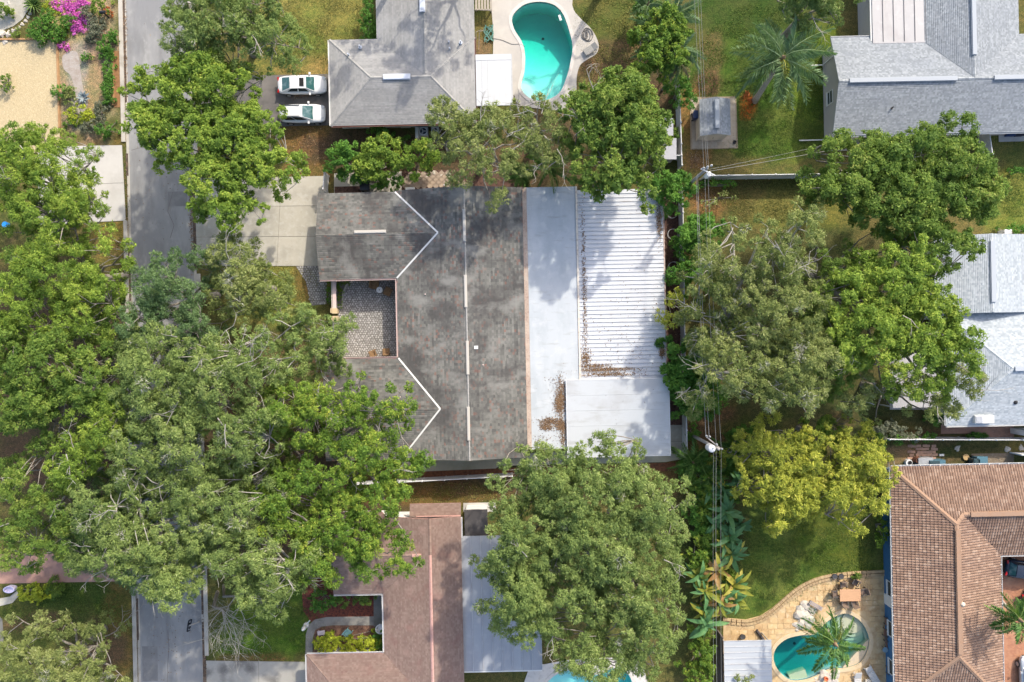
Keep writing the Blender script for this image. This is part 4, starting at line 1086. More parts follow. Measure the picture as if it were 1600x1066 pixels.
# ---- terracotta tile house, bottom right
z0 = 2.6
W6, N6, E6 = xy(1395.5, 900, z0).x, xy(1500, 728, z0).y, xy(1564, 960, z0).x
SS6 = xy(1600, 866, z0).y; EE6 = W6 + 22
h6 = house('tile_roof_house', 'house with terracotta barrel tile roof and deep blue walls', (W6 + 5, N6 - 9, 0))
hb = (E6 - W6) / 2; pt = .33; zb = z0 + hb * pt; xm = (W6 + E6) / 2
hn = (N6 - SS6) / 2; zn = z0 + hn * pt; yn_ = (N6 + SS6) / 2
yr1 = xy(1497, 1027, zb).y; yS6 = yr1 - hb
xj = E6 - hn; yj = N6 - hb
T6 = [[(W6, N6, z0), (EE6, N6, z0), (EE6, yn_, zn), (xj, yn_, zn), (xm, yj, zb)], [(W6, N6, z0), (xm, yj, zb), (xm, yr1, zb), (W6, yS6, z0)],
      [(xm, yj, zb), (xj, yn_, zn), (E6, SS6, z0), (E6, yS6, z0), (xm, yr1, zb)], [(xj, yn_, zn), (EE6, yn_, zn), (EE6, SS6, z0), (E6, SS6, z0)], [(xm, yr1, zb), (E6, yS6, z0), (W6, yS6, z0)]]
d = M(); tl = M()
for i, s in enumerate(T6):
    if i in (0, 2):      # cut into two convex boards
        s1 = [s[0], s[1], s[2], s[3]] if i == 0 else [s[0], s[1], s[2], s[3], s[4]]
        deck(d, [s[0], s[1], s[2], (xm, s[2][1], zn)] if i == 0 else s1)
        if i == 0: deck(d, [s[0], (xm, yn_, zn), s[3], s[4]])
    else: deck(d, s)
    tiles(tl, s, 0.32, 0.24, 11 + i)
d.build('roof', surf('mortar_bed', (0.20, 0.12, 0.085), 0.9), h6); tl.build('roof_tiles', tile_m, h6, 'stuff')
capt = surf('terracotta_cap', (0.30, 0.19, 0.127), 0.85, (((0.30, 0.17, 0.10), 2.5, 0.5, 0.7, None, 0.7),))
c = M()
for a, b in (((xm, yj, zb), (W6, N6, z0)), ((xm, yr1, zb), (xm, yj, zb)), ((xm, yr1, zb), (W6, yS6, z0)), ((xm, yr1, zb), (E6, yS6, z0)), ((xj, yn_, zn), (EE6, yn_, zn)), ((xm, yj, zb), (xj, yn_, zn))): caps(c, a, b, .2, .42, .13)
c.build('ridge_caps', capt, h6, 'stuff')
ridge_vent(h6, (xm + .05, yr1 + .3, zb + .06), (xm + .05, yj - .5, zb + .06), capt, .4); ridge_vent(h6, (xj + .6, yn_, zn + .06), (EE6, yn_, zn + .06), capt, .4)
gw6 = surf('white_gutter', (0.66, 0.66, 0.65), 0.5)
for a, b, n_ in (((W6, N6, z0), (EE6, N6, z0), (0, 1, 0)), ((W6, yS6, z0), (W6, N6, z0), (-1, 0, 0)), ((E6, yS6, z0), (E6, SS6, z0), (1, 0, 0)), ((E6, SS6, z0), (EE6, SS6, z0), (0, -1, 0))):
    go = gutter(h6, a, b, gw6, n_, .16)
    a, b, n_ = Vector(a), Vector(b), Vector(n_); k = int((b - a).length / .9)
    sm = M()
    for i in range(k + 1):
        p = a + (b - a) * i / k; sm.bar(p + n_ * .0 + Vector((0, 0, .05)), p + n_ * .17 + Vector((0, 0, .05)), .05, .02)
    sm.build('gutter_straps', gw6, h6, 'stuff')
m = M(); m.prism(offset([(W6, yS6), (E6, yS6), (E6, SS6), (EE6, SS6), (EE6, N6), (W6, N6)], .45), -.05, z0 - .03); m.build('wall', wall_blue, h6)
for py in (922, 985, 1045): window_on(h6, (W6 + .45, xy(1392, py, 1.4).y, 1.35), (-1, 0), 1.4, 1.3)
m = M(); m.box((W6 + .43, xy(1392, 940, 1).y, 1.1), (.08, 1.0, 2.1)); m.build('door', white_paint, h6)
m = M(); m.lathe(P(1502, 943, 4.2), [(.2, 0), (.2, .3), (.1, .38)], 10); m.build('vent_pipe', surf('cream_pipe', (0.6, 0.52, 0.42), 0.6), h6)

# ---- shed
z0 = 2.15
x0, x1, yb, yt = xy(1093.5, 185, z0).x, xy(1141, 185, z0).x, xy(1117, 212, z0).y, xy(1117, 155, z0).y
xm_ = (x0 + x1) / 2; zr = z0 + .62
sd = thing('garden_shed', 'small shed with blue grey shingle gable roof on a tan paver pad', 'shed', (xm_, (yb + yt) / 2, 0))
ss = [[(x0, yb, z0), (xm_, yb, zr), (xm_, yt, zr), (x0, yt, z0)], [(xm_, yb, zr), (x1, yb, z0), (x1, yt, z0), (xm_, yt, zr)]]
d = M(); sh = M()
for s in ss: deck(d, s, .08); slope(sh, s, 0.15, .03)
d.build('roof', surf('shed_fascia', (0.5, 0.48, 0.45), 0.7), sd); sh.build('roof_shingles', blue_sh, sd, 'stuff')
ridge_vent(sd, (xm_, yb + .5, zr), (xm_, yt - .25, zr), rv, .34)
m = M(); a, b, y_, e = x0 + .15, x1 - .15, yb + .15, yt - .15
m.face([(a, y_, 0), (b, y_, 0), (b, y_, z0), (xm_, y_, zr - .1), (a, y_, z0)]); m.prism([(a, y_ + .001), (b, y_ + .001), (b, e), (a, e)], 0, z0 - .02); m.build('wall', wall_beige, sd)
m = M(); m.box((xm_, y_ - .02, 1.0), (1.5, .05, 1.9)); dr = m.build('door', surf('shed_door', (0.52, 0.46, 0.39), 0.8), sd); m = M(); m.box((xm_ + .1, y_ - .06, 1.0), (.05, .05, .2)); m.build('handle', black_metal, dr)

# ---- white metal lean-to, bottom right
x0, x1, yb, yt = xy(1131.5, 1040, 2.3).x, xy(1206, 1040, 2.3).x, xy(1168, 1110, 2.3).y, xy(1168, 1001, 2.3).y
lt = thing('metal_shelter', 'white metal roofed shelter at the edge of the tan pool terrace', 'shelter', ((x0 + x1) / 2, (yb + yt) / 2, 0))
n_ = 12
lm = surf('streaked_white_metal', (0.45, 0.47, 0.49), 0.45, (((0.36, 0.37, 0.39), 1.2, 0.45, 0.65, (0.3, 3, 1), 0.8),), objvar=(0.40, 0.42, 0.44), coord='World')
for i in range(n_):
    a, b = yb + (yt - yb) * i / n_, yb + (yt - yb) * (i + 1) / n_
    m = M(); m.prism([(x0, a + .004), (x1, a + .004), (x1, b - .03), (x0, b - .03)], 2.22, 2.3, True); p = m.build('roof_panel', lm, lt)
    m = M(); m.prism([(x0, b - .03), (x1, b - .03), (x1, b + .002), (x0, b + .002)], 2.22, 2.35, True); m.build('rib', rib_metal, p)
for q in ((x0 + .15, yb + .2), (x1 - .15, yb + .2), (x0 + .15, yt - .2), (x1 - .15, yt - .2)):
    m = M(); m.box((*q, 1.1), (.1, .1, 2.24)); m.build('post', wood_pale, lt)
# back-garden bits at the fence: two small grey roofs
for (xa_, ya_, xb_, yb2, lab) in ((1030, 185, 1052, 212, 'small pale grey roof poking out above bigger grey roof by fence'), (1034, 216, 1057, 249, 'grey gridded flat roof of a lean-to tucked by the white fence')):
    q = [P(xa_, ya_, 2.0), P(xb_, ya_, 2.0), P(xb_, yb2, 2.0), P(xa_, yb2, 2.0)]
    t = thing('lean_to', lab, 'lean-to', (q[0].x, q[3].y, 0))
    m = M(); m.prism(q, 1.88, 2.0, True); m.build('roof', surf('grey_felt', (0.36, 0.36, 0.38), 0.8, (((0.27, 0.27, 0.28), 2, 0.5, 0.7, None, 0.6),)), t)
    m = M(); m.prism(offset(q, .15), -.03, 1.87); m.build('wall', wall_grey, t)
# ---------------------------------------------------------------- pools
def plaster(name, c): return surf(name, c, 0.8, (((c[0] * .85, c[1] * .88, c[2] * .9), .8, .45, .7, None, .6),), coord='World')
def water_mat(name, absorb, dens):
    m, nt, b = newmat(name)
    nt.nodes.remove(b)
    out = nt.nodes['Material Output']
    tr = N(nt, 'BsdfTransparent'); gl = N(nt, 'BsdfGlossy'); gl.inputs['Roughness'].default_value = .03
    lw = N(nt, 'LayerWeight'); lw.inputs[0].default_value = .5
    pw_ = N(nt, 'Math', operation='POWER'); L(nt, lw.outputs['Facing'], pw_.inputs[0]); pw_.inputs[1].default_value = 5.0
    ml = N(nt, 'Math', operation='MULTIPLY_ADD'); L(nt, pw_.outputs[0], ml.inputs[0]); ml.inputs[1].default_value = .9; ml.inputs[2].default_value = .02
    bn = N(nt, 'Bump'); bn.inputs['Strength'].default_value = .25; bn.inputs['Distance'].default_value = .03
    L(nt, noise(nt, N(nt, 'NewGeometry').outputs['Position'], 5, 3), bn.inputs['Height'])
    L(nt, bn.outputs[0], gl.inputs['Normal'])
    mx = N(nt, 'MixShader'); L(nt, ml.outputs[0], mx.inputs[0]); L(nt, tr.outputs[0], mx.inputs[1]); L(nt, gl.outputs[0], mx.inputs[2])
    L(nt, mx.outputs[0], out.inputs['Surface'])
    va = N(nt, 'VolumeAbsorption'); va.inputs[0].default_value = c4(absorb); va.inputs[1].default_value = dens
    L(nt, va.outputs[0], out.inputs['Volume'])
    return m
def ring(m, outer, inner, z0, z1):
    n = len(outer)
    for i in range(n):
        j = (i + 1) % n
        a, b, c, d = outer[i], outer[j], inner[j], inner[i]
        t = lambda p, z: (p[0], p[1], z)
        m.face([t(a, z1), t(b, z1), t(c, z1), t(d, z1)]); m.face([t(a, z0), t(b, z0), t(b, z1), t(a, z1)]); m.face([t(c, z0), t(d, z0), t(d, z1), t(c, z1)])
def ccw(p):
    A = sum(p[i][0] * p[(i + 1) % len(p)][1] - p[(i + 1) % len(p)][0] * p[i][1] for i in range(len(p)))
    return p if A > 0 else p[::-1]
tile_band = surf('pool_tile', (.10, .22, .26), .3, (((.05, .13, .17), 5, .45, .6, None, .7),), coord='World')
def pool(label, po, shallow, deep, floor_m, wmat, cop_m, depth=(.8, 2.7), cw=.3):
    """shallow, deep: photo px of the two ends"""
    po = ccw(po)
    cen = sum((Vector(p) for p in po), Vector()) / len(po)
    t = thing('swimming_pool', label, 'pool', (cen.x, cen.y, 0))
    s, e = P(*shallow), P(*deep); ax = (e - s)
    def zf(p):
        k = min(1, max(0, (Vector((p[0], p[1], 0)) - s).dot(ax) / ax.length_squared))
        k = k * k * (3 - 2 * k)
        return -(depth[0] + (depth[1] - depth[0]) * k)
    m = M(); n = len(po)
    for i in range(n):
        a, b = po[i], po[(i + 1) % n]
        m.face([(b.x, b.y, .0), (a.x, a.y, .0), (a.x, a.y, zf(a)), (b.x, b.y, zf(b))])
    rings = [po] + [[cen + (p - cen) * k for p in po] for k in (.8, .6, .4, .2)]
    for r0, r1 in zip(rings[:-1], rings[1:]):
        for i in range(n):
            j = (i + 1) % n
            m.face([(p.x, p.y, zf(p)) for p in (r0[i], r0[j], r1[j], r1[i])])
    m.face([(p.x, p.y, zf(p)) for p in rings[-1]])
    m.build('basin', floor_m, t, smooth=False)
    tb = M(); ins = offset(po, .012)
    for i in range(n):
        a, b = ins[i], ins[(i + 1) % n]; tb.face([(b[0], b[1], .0), (a[0], a[1], .0), (a[0], a[1], -.26), (b[0], b[1], -.26)])
    tb.build('tile_line', tile_band, t)
    dr = M(); q = e.lerp(s, .25); dr.disc(q, .14, zf(q) - .02, zf(q) + .03, 12); dr.build('drain', dark_grey, t)
    w = M(); big = offset(po, -.02)
    top = [(p.x, p.y, -.13) for p in big]; bot = [(p.x, p.y, -depth[1] - .3) for p in big]
    w.face(top); w.face(bot[::-1])
    for i in range(n):
        j = (i + 1) % n
        w.face([bot[i], bot[j], top[j], top[i]])
    w.build('water', wmat, t)
    c = M(); ring(c, offset(po, -cw), offset(po, .03), -.06, .085); c.build('coping', cop_m, t)
    return t, zf
def deck_with_hole(name, outer, hole, z, mt, th=.1):
    o = [Vector((p.x, p.y, 0)) for p in ccw(outer)]; h = [Vector((p[0], p[1], 0)) for p in ccw(offset(hole, -.12))]
    allp = o + h
    m = M()
    for tri in tessellate_polygon([o, h[::-1]]):
        a, b, c = (allp[i] if i < len(o) else (h[::-1])[i - len(o)] for i in tri)
        if (b - a).cross(c - a).z < 0: b, c = c, b
        m.face([(p.x, p.y, z) for p in (a, b, c)])
    for i in range(len(o)):
        a, b = o[i], o[(i + 1) % len(o)]
        m.face([(a.x, a.y, z - th), (b.x, b.y, z - th), (b.x, b.y, z), (a.x, a.y, z)])
    return struct(name, m, mt)
deck_c = surf('pool_deck_concrete', (0.44, 0.41, 0.37), .9, (((0.38, 0.355, 0.33), .5, .48, .68, None, .75), ((0.50, 0.47, 0.425), 1.4, .5, .7, None, .5)), .15, 60, coord='World')
cop1 = surf('pool_coping', (0.53, 0.50, 0.46), .85, (((0.42, 0.36, 0.31), 1.2, .5, .7, None, .6),), coord='World')
d1 = catmull([Vector(q) for q in ((768, 8), (772, -40), (890, -50), (894, 8), (906, 28), (924, 46), (935, 68), (932, 84), (918, 93), (906, 103), (901, 122), (899, 150), (880, 172), (815, 165), (803, 148), (800, 158), (770, 158), (771, 60))], 4)
deck_with_hole('pool_deck', [P(p[0], p[1]) for p in d1], PO[0], .05, deck_c)
t1, zf1 = pool('turquoise kidney shaped pool on a pale deck beside the grey hip roof', PO[0], (850, 150), (850, 10), plaster('pool_plaster', (.66, .72, .70)), water_mat('pool_water', (.02, .86, .80), .75), cop1)
for k in range(3):
    m = M(); q = P(818, 143); m.disc(q, 1.7 - .38 * k, -1.4, -1.0 + .28 * k, 24); m.build('step', MATS['pool_plaster'], t1)
m = M(); q = P(875, 28, -.1)
m.box(q, (.22, .55, .1), .3); tag(m.build('skimmer_float', white_vinyl, t1))
d3 = catmull([Vector(q) for q in ((826, 1046), (850, 1038), (905, 1030), (990, 1030), (1010, 1060), (1020, 1130), (826, 1130))], 4)
deck_with_hole('pool_deck', [P(p[0], p[1]) for p in d3], PO[2], .05, surf('white_deck', (.56, .53, .49), .9, (((.40, .37, .33), 2.2, .5, .68, None, .7),), coord='World'))
pool('bright turquoise pool at the bottom edge under the big round tree', PO[2], (870, 1066), (985, 1050), plaster('pool_plaster_white', (.72, .76, .75)), water_mat('pool_water_light', (.04, .90, .87), .5), cop1, (.9, 2.0))
# terrace pool
trav = surf('travertine', (.56, .40, .205), .85, (((.36, .215, .095), 1.1, .48, .66, None, .8), ((.68, .57, .40), 2.5, .55, .72, None, .6)), .25, 40, objvar=(.47, .32, .165), coord='World')
bed_t = surf('travertine_bed', (.48, .35, .19), .9, (((.33, .20, .10), .9, .48, .68, None, .8), ((.60, .48, .31), 2.0, .5, .7, None, .6)), .3, 30, coord='World')
t_out = [(1392, 890), (1392, 1150), (1130, 1150), (1130, 965), (1165, 968), (1188, 962), (1206, 950), (1224, 934), (1244, 918), (1266, 906), (1292, 898), (1330, 893), (1366, 891)]
terr_o = [P(*q) for q in t_out]
terr = deck_with_hole('pool_terrace', terr_o, PO[1], .03, bed_t)
rg = random.Random(12)
lx0, lx1, ly0, ly1 = P(1130, 1000).x, P(1394, 1000).x, P(1260, 1078).y, P(1260, 890).y
sizes = [(.78, .5), (.5, .5), (.95, .5), (.62, .5)]
tdat = []
for s in sizes:
    m = M(); m.box((0, 0, 0), (s[0] - .03, s[1] - .03, .05)); tdat.append(m.data('stone_slab', trav))
hole = offset(PO[1], -.42); inner_t = offset(terr_o, .55)
nst = 0; y = ly0; bm_border = []
while y < ly1:
    x = lx0 + rg.uniform(0, .6)
    while x < lx1:
        k = rg.randrange(4); w = sizes[k][0]; cx = x + w / 2
        ok = all(inside(cx + sx * w * .5, y + sy * .25, inner_t) and not inside(cx + sx * w * .5, y + sy * .25, hole) for sx in (-1, 0, 1) for sy in (-1, 1))
        if ok and nst < 300 and y > P(1260, 1080).y:
            link('stone_slab', tdat[k], terr, (cx, y, .03 + rg.uniform(.0, .012)), (0, 0, rg.uniform(-.01, .01))); nst += 1
        x += w
    y += .52
# low edging of stones between lawn and terrace
edge = catmull([Vector(q) for q in t_out[3:] + [(1390, 890)]], 5, False)
es = surf('edging_stone', (.48, .35, .19), .9, (((.30, .19, .10), 2.5, .45, .7, None, .7),), .4, 20, objvar=(.36, .25, .14))
em = M(); em.box((0, 0, 0), (.40, .24, .22)); ed = em.data('edging_stone', es)
ew = thing('terrace_edging', 'curved low edging of tan stones between green lawn and pool terrace', 'stone edging', P(1250, 920))
acc = 0
for off in (0, .33):
    for a, b in zip(edge[:-1], edge[1:]):
        pa, pb = P(a[0], a[1]), P(b[0], b[1]); dv = pb - pa; n = Vector((-dv.y, dv.x, 0)).normalized(); k = max(1, int(dv.length / .43))
        for i in range(k):
            q = pa + dv * ((i + .5) / k) - n * (off + .12)
            link('edging_stone', ed, ew, q - ew.location + Vector((0, 0, .06 - off * .1)), (0, 0, math.atan2(dv.y, dv.x) + rg.uniform(-.08, .08)))
t2, zf2 = pool('figure eight pool in a tan stone terrace with palm leaning over it', PO[1], (1345, 990), (1225, 1030), plaster('pool_plaster_grey', (.42, .47, .47)), water_mat('pool_water_deep', (.02, .80, .79), .85), surf('travertine_coping', (.55, .43, .27), .85, (((.40, .29, .17), 1.5, .5, .7, None, .6),)), (1.0, 2.4), .34)
shelf_p = offset(PO[1], .02)
sm = surf('tan_plaster', (.56, .44, .30), .85, (((.42, .35, .27), 1.0, .5, .7, None, .6),), coord='World')
c = P(1352, 1030)
m = M(); q = [p for p in shelf_p if (p.x - P(1318, 1020).x) > -.2 and p.y < P(1340, 999).y]
m.prism([tuple(p) for p in q], -1.6, -.15); m.build('sun_shelf', sm, t2)
for k in range(4):
    m = M(); m.disc(P(1334, 974), 2.35 - .42 * k, -1.5, -.72 + .15 * k, 28); m.build('step', sm, t2)
m = M(); q = [p for p in shelf_p if p.y > P(1340, 1012).y and p.x > P(1346, 990).x]
if len(q) > 2: m.prism([tuple(p) for p in q], -1.6, -.38); m.build('bench', sm, t2)
m = M(); m.box(P(1245, 1054, -.75), (1.7, .8, .7), .3); m.build('bench', sm, t2)
# ---------------------------------------------------------------- foliage
LM = {
 'oak': leaf_mat('oak_leaf', [(0, (0.099, 0.150, 0.053)), (.4, (0.185, 0.255, 0.077)), (.75, (0.281, 0.355, 0.104)), (1, (0.388, 0.438, 0.174))]),
 'oakdark': leaf_mat('dark_oak_leaf', [(0, (0.063, 0.114, 0.054)), (.5, (0.128, 0.206, 0.081)), (1, (0.229, 0.321, 0.136))]),
 'olive': leaf_mat('olive_oak_leaf', [(0, (0.109, 0.143, 0.048)), (.4, (0.211, 0.256, 0.079)), (.75, (0.313, 0.345, 0.119)), (1, (0.422, 0.442, 0.197))]),
 'yellowgreen': leaf_mat('yellow_green_leaf', [(0, (0.095, 0.171, 0.034)), (.45, (0.195, 0.294, 0.047)), (.8, (0.313, 0.409, 0.063)), (1, (0.422, 0.472, 0.092))]),
 'bright': leaf_mat('bright_leaf', [(0, (0.072, 0.145, 0.028)), (.5, (0.151, 0.251, 0.038)), (.8, (0.266, 0.350, 0.053)), (1, (0.427, 0.457, 0.078))]),
 'mid': leaf_mat('mid_green_leaf', [(0, (0.069, 0.135, 0.031)), (.5, (0.154, 0.239, 0.046)), (.8, (0.243, 0.320, 0.060)), (1, (0.338, 0.377, 0.095))]),
 'deep': leaf_mat('deep_green_leaf', [(0, (0.044, 0.123, 0.025)), (.5, (0.098, 0.232, 0.040)), (1, (0.204, 0.375, 0.063))]),
 'lime': leaf_mat('lime_leaf', [(0, (0.172, 0.223, 0.045)), (.45, (0.370, 0.400, 0.063)), (.8, (0.552, 0.549, 0.081)), (1, (0.723, 0.668, 0.161))]),
 'gold': leaf_mat('golden_leaf', [(0, (0.190, 0.248, 0.029)), (.5, (0.392, 0.454, 0.043)), (1, (0.617, 0.646, 0.086))]),
 'grey': leaf_mat('grey_green_leaf', [(0, (.10, .12, .09)), (.5, (.19, .20, .14)), (1, (.30, .30, .22))]),
 'dry': leaf_mat('dry_leaf', [(0, (.22, .17, .08)), (.5, (.34, .28, .13)), (1, (.46, .40, .20))], .1),
 'pink': leaf_mat('magenta_petal', [(0, (.22, .10, .15)), (.3, (.50, .08, .36)), (.7, (.70, .13, .56)), (1, (.80, .30, .68))], .15),
 'red': leaf_mat('rust_red_leaf', [(0, (.14, .04, .02)), (.5, (.36, .09, .03)), (1, (.55, .18, .06))], .2),
 'moss': leaf_mat('pale_moss', [(0, (.22, .225, .17)), (.5, (.32, .32, .25)), (1, (.42, .42, .34))], .1),
}
NLEAF = 0
def unit(v): return v / np.maximum(1e-6, np.linalg.norm(v, axis=-1, keepdims=True))

def leafmesh(name, C, mt, dens, leaf, rng, stream=0.0, flat=.75, sub=9, asp=.5, org=None, tintoff=None, cup=0.0):
    """C: (n,4) clump centres and radii -> mesh of leaf-sized faces clustered in each clump"""
    global NLEAF
    V, T = [], []
    for ci, (cx, cy, cz, a) in enumerate(C):
        n = max(8, int(2.05 * dens * a * a))
        d = unit(rng.normal(size=(sub, 3)) * np.array([1, 1, .8]) + np.array([0, 0, .25]))
        sc = np.array([cx, cy, cz]) + d * a * .66 * np.array([1, 1, flat])
        sr = a * rng.uniform(.26, .54, sub) * (9 / sub) ** .4
        k = rng.integers(0, sub, n)
        o = unit(rng.normal(size=(n, 3)) + np.array([0, 0, .30]))
        p = sc[k] + o * (sr[k] * rng.uniform(.45, 1.12, n))[:, None] * np.array([1, 1, flat])
        nr = unit(o * .55 + rng.normal(size=(n, 3)) * .55 + np.array([0, 0, .6]))
        rad = p - np.array([cx, cy, cz - .3 * a])
        t = rng.normal(size=(n, 3)) * (1 - stream) + unit(rad) * stream * 2.2
        t = unit(t - nr * (t * nr).sum(1)[:, None])
        b = np.cross(nr, t)
        s = .90 * leaf * (.45 + 1.05 * rng.uniform(0, 1, n) ** 1.6)[:, None] * 1.18
        q = np.stack([p - t * s * .5 - b * s * asp * .5, p - t * s * .35 + b * s * asp * .5, p + t * s * .5], 1)
        V.append(q.reshape(-1, 3))
        to = rng.uniform(0, 1) if tintoff is None else tintoff
        stt = rng.uniform(-.12, .12, sub)
        T.append(np.clip(.42 * to + .58 * rng.uniform(0, 1, n) + stt[k], 0, 1))
    V = np.concatenate(V); T = np.concatenate(T)
    NLEAF += len(T)
    return np_mesh(name, V, np.arange(len(V)).reshape(-1, 3), mt, T, org)

def crown_clumps(lobes, rng, a, cover=1.5, depth=.5, irr=.16, prof=.6):
    """lobes: (x,y,z,rx,ry,hz). Clumps over the domed top of the lobes and a thinner set underneath"""
    out = []
    ph = rng.uniform(0, 6.28, 8)
    for (x, y, z, rx, ry, hz) in lobes:
        area = math.pi * rx * ry
        n = max(3, int(cover * area / (math.pi * a * a)))
        tries = 0; got = []
        while len(got) < n and tries < n * 14:
            tries += 1
            th, r = rng.uniform(0, 6.283), math.sqrt(rng.uniform(0, 1))
            edge = 1 + irr * (math.sin(2 * th + ph[0]) * .5 + math.sin(3 * th + ph[1]) * .6 + math.sin(5 * th + ph[2]) * .5 + math.sin(9 * th + ph[3]) * .35)
            q = r * edge
            ca = a * rng.uniform(.6, 1.3) * (1 - .25 * r)
            cx, cy = x + math.cos(th) * q * (rx - ca * .15), y + math.sin(th) * q * (ry - ca * .15)
            sep = .95 * a * (1 - .8 * tries / (n * 14))
            if any((cx - g[0]) ** 2 + (cy - g[1]) ** 2 < sep * sep for g in got): continue
            dome = max(0, 1 - r * r) ** prof
            cz = z - hz + 2 * hz * dome * .5 + rng.uniform(-.22, .22) * hz + hz * .5 * dome
            got.append((cx, cy, cz, ca))
        out += got
        for g in got:
            if rng.uniform() < depth:
                out.append((g[0] + rng.normal() * a * .7, g[1] + rng.normal() * a * .7, g[2] - a * rng.uniform(.9, 2.0), g[3] * rng.uniform(.7, 1.1)))
    return np.array(out)

def skeleton(base, C, rng, r0, mt, parent, top, twigs=0, twig_mt=None, trunk_name='trunk', reach=1.0):
    m = M()
    b = Vector(base); C = [Vector(c[:3]) for c in C]
    cen = sum(C, Vector()) / len(C)
    fork = Vector((b.x * .6 + cen.x * .4, b.y * .6 + cen.y * .4, top * .42))
    m.tube([b - Vector((0, 0, .15)), b + Vector((0, 0, .25)), (b * .55 + fork * .45), fork], [r0 * 1.5, r0 * 1.12, r0 * .95, r0 * .8], 8)
    m.build(trunk_name, mt, parent, smooth=True)
    lm = M()
    # main limbs towards well spread clumps, then branches from the nearest limb point
    order = sorted(range(len(C)), key=lambda i: -(C[i] - cen).length)
    mains = []
    for i in order:
        if all((C[i] - C[j]).length > 3.0 for j in mains): mains.append(i)
        if len(mains) >= 9: break
    nodes = []
    for i in mains:
        e = C[i] - Vector((0, 0, .5)); mid = fork.lerp(e, .5) + Vector((rng.normal() * .3, rng.normal() * .3, .05 * (e - fork).length))
        pts = []
        for k in range(7):
            t = k / 6
            p = fork * (1 - t) ** 2 + mid * 2 * t * (1 - t) + e * t * t
            pts.append(p + Vector((rng.normal(), rng.normal(), rng.normal())) * .10 * (0 < t < 1))
        rr = [max(.03, r0 * .42 * (1 - .85 * k / 6)) for k in range(7)]
        lm.tube(pts, rr, 5, False)
        nodes += [(p, rr[k]) for k, p in enumerate(pts)][1:]
    for i, c in enumerate(C):
        if i in mains or not nodes: continue
        nn = min(nodes, key=lambda q: (q[0] - c).length + (2.0 if q[0].z > c.z + .5 else 0))
        if (nn[0] - c).length > 5: continue
        c = c - Vector((0, 0, .3)); mid = nn[0].lerp(c, .5) + Vector((rng.normal() * .2, rng.normal() * .2, .2))
        lm.tube([nn[0], mid, c], [min(nn[1], .07), .045, .02], 4, False)
    lm.build('limbs', mt, parent, smooth=True)
    if twigs:
        tm = M()
        def grow(p, d, L0, r, lev):
            q = [p]
            for i in range(3):
                d = (d + Vector((rng.normal(), rng.normal(), rng.normal() * .35)) * .28).normalized(); q.append(q[-1] + d * L0 / 3)
            tm.tube(q, [r, r * .8, r * .62, r * .4], 3, False)
            if lev:
                for i in range(2 + int(rng.integers(0, 2))):
                    grow(q[1 + i], (d + Vector((rng.normal(), rng.normal(), rng.normal() * .3)) * .65).normalized(), L0 * rng.uniform(.45, .75), r * .55, lev - 1)
        picks = rng.permutation(len(C))[: max(2, int(twigs * .10))]
        for i in picks:
            c = C[int(i)]
            d = Vector(unit((np.array(c - cen) * np.array([1, 1, 0]) + rng.normal(size=3) * np.array([1.5, 1.5, .2]))))
            grow(c + Vector((0, 0, .25)) - d * .8, (d + Vector((0, 0, .12))).normalized(), rng.uniform(1.2, 2.4) * reach, .055, 2)
        tm.build('twigs', twig_mt or mt, parent, 'stuff', smooth=True)

def tree(kind, label, lobes_px, z, hz, mt, a=1.1, cover=1.5, dens=300, leaf=.24, stream=.3, depth=.5, irr=.16, r0=.32, twigs=0, seed=1, group=None, cat='tree', base=None, prof=.6, asp=.5, bk=None, moss=0, reach=1.0, flat=.75, sub=11):
    """lobes_px: (px, py, rx, ry[, dz]) in the photo at crown height"""
    rng = np.random.default_rng(seed)
    lobes = []
    for l in lobes_px:
        zz = z + (l[4] if len(l) > 4 else 0)
        q = P(l[0], l[1], zz)
        lobes.append((q.x, q.y, zz, px2m(l[2], zz), px2m(l[3], zz), hz))
    C = crown_clumps(lobes, rng, a, cover, depth, irr, prof)
    C[:, 2] = np.maximum(C[:, 2], C[:, 3] * .5 + .1)
    bs = P(base[0], base[1], 0) if base else Vector((lobes[0][0], lobes[0][1], 0))
    t = thing(kind, label, cat, bs, group)
    o = link('crown', leafmesh('crown', C, mt, dens, leaf, rng, stream, flat=flat, sub=sub, asp=asp, org=bs), t)
    if moss:
        idx = rng.choice(len(C), max(2, int(len(C) * moss)), replace=False)
        Cm = C[idx].copy(); Cm[:, 2] += .25; Cm[:, 3] *= .75
        link('moss', leafmesh('moss', Cm, LM['moss'], 70, .34, rng, .75, asp=.14, org=bs), t)['kind'] = 'stuff'
    if cat == 'tree': skeleton(bs, C, rng, r0, bk or bark, t, z + hz, twigs, bark_pale)
    else:
        sm = M()
        for c in C[:: max(1, len(C) // 6)]: sm.tube([bs, Vector((bs.x * .5 + c[0] * .5, bs.y * .5 + c[1] * .5, c[2] * .6)), Vector(c[:3])], [.05, .035, .02], 4, False)
        sm.build('stem', bark, t)
    return t

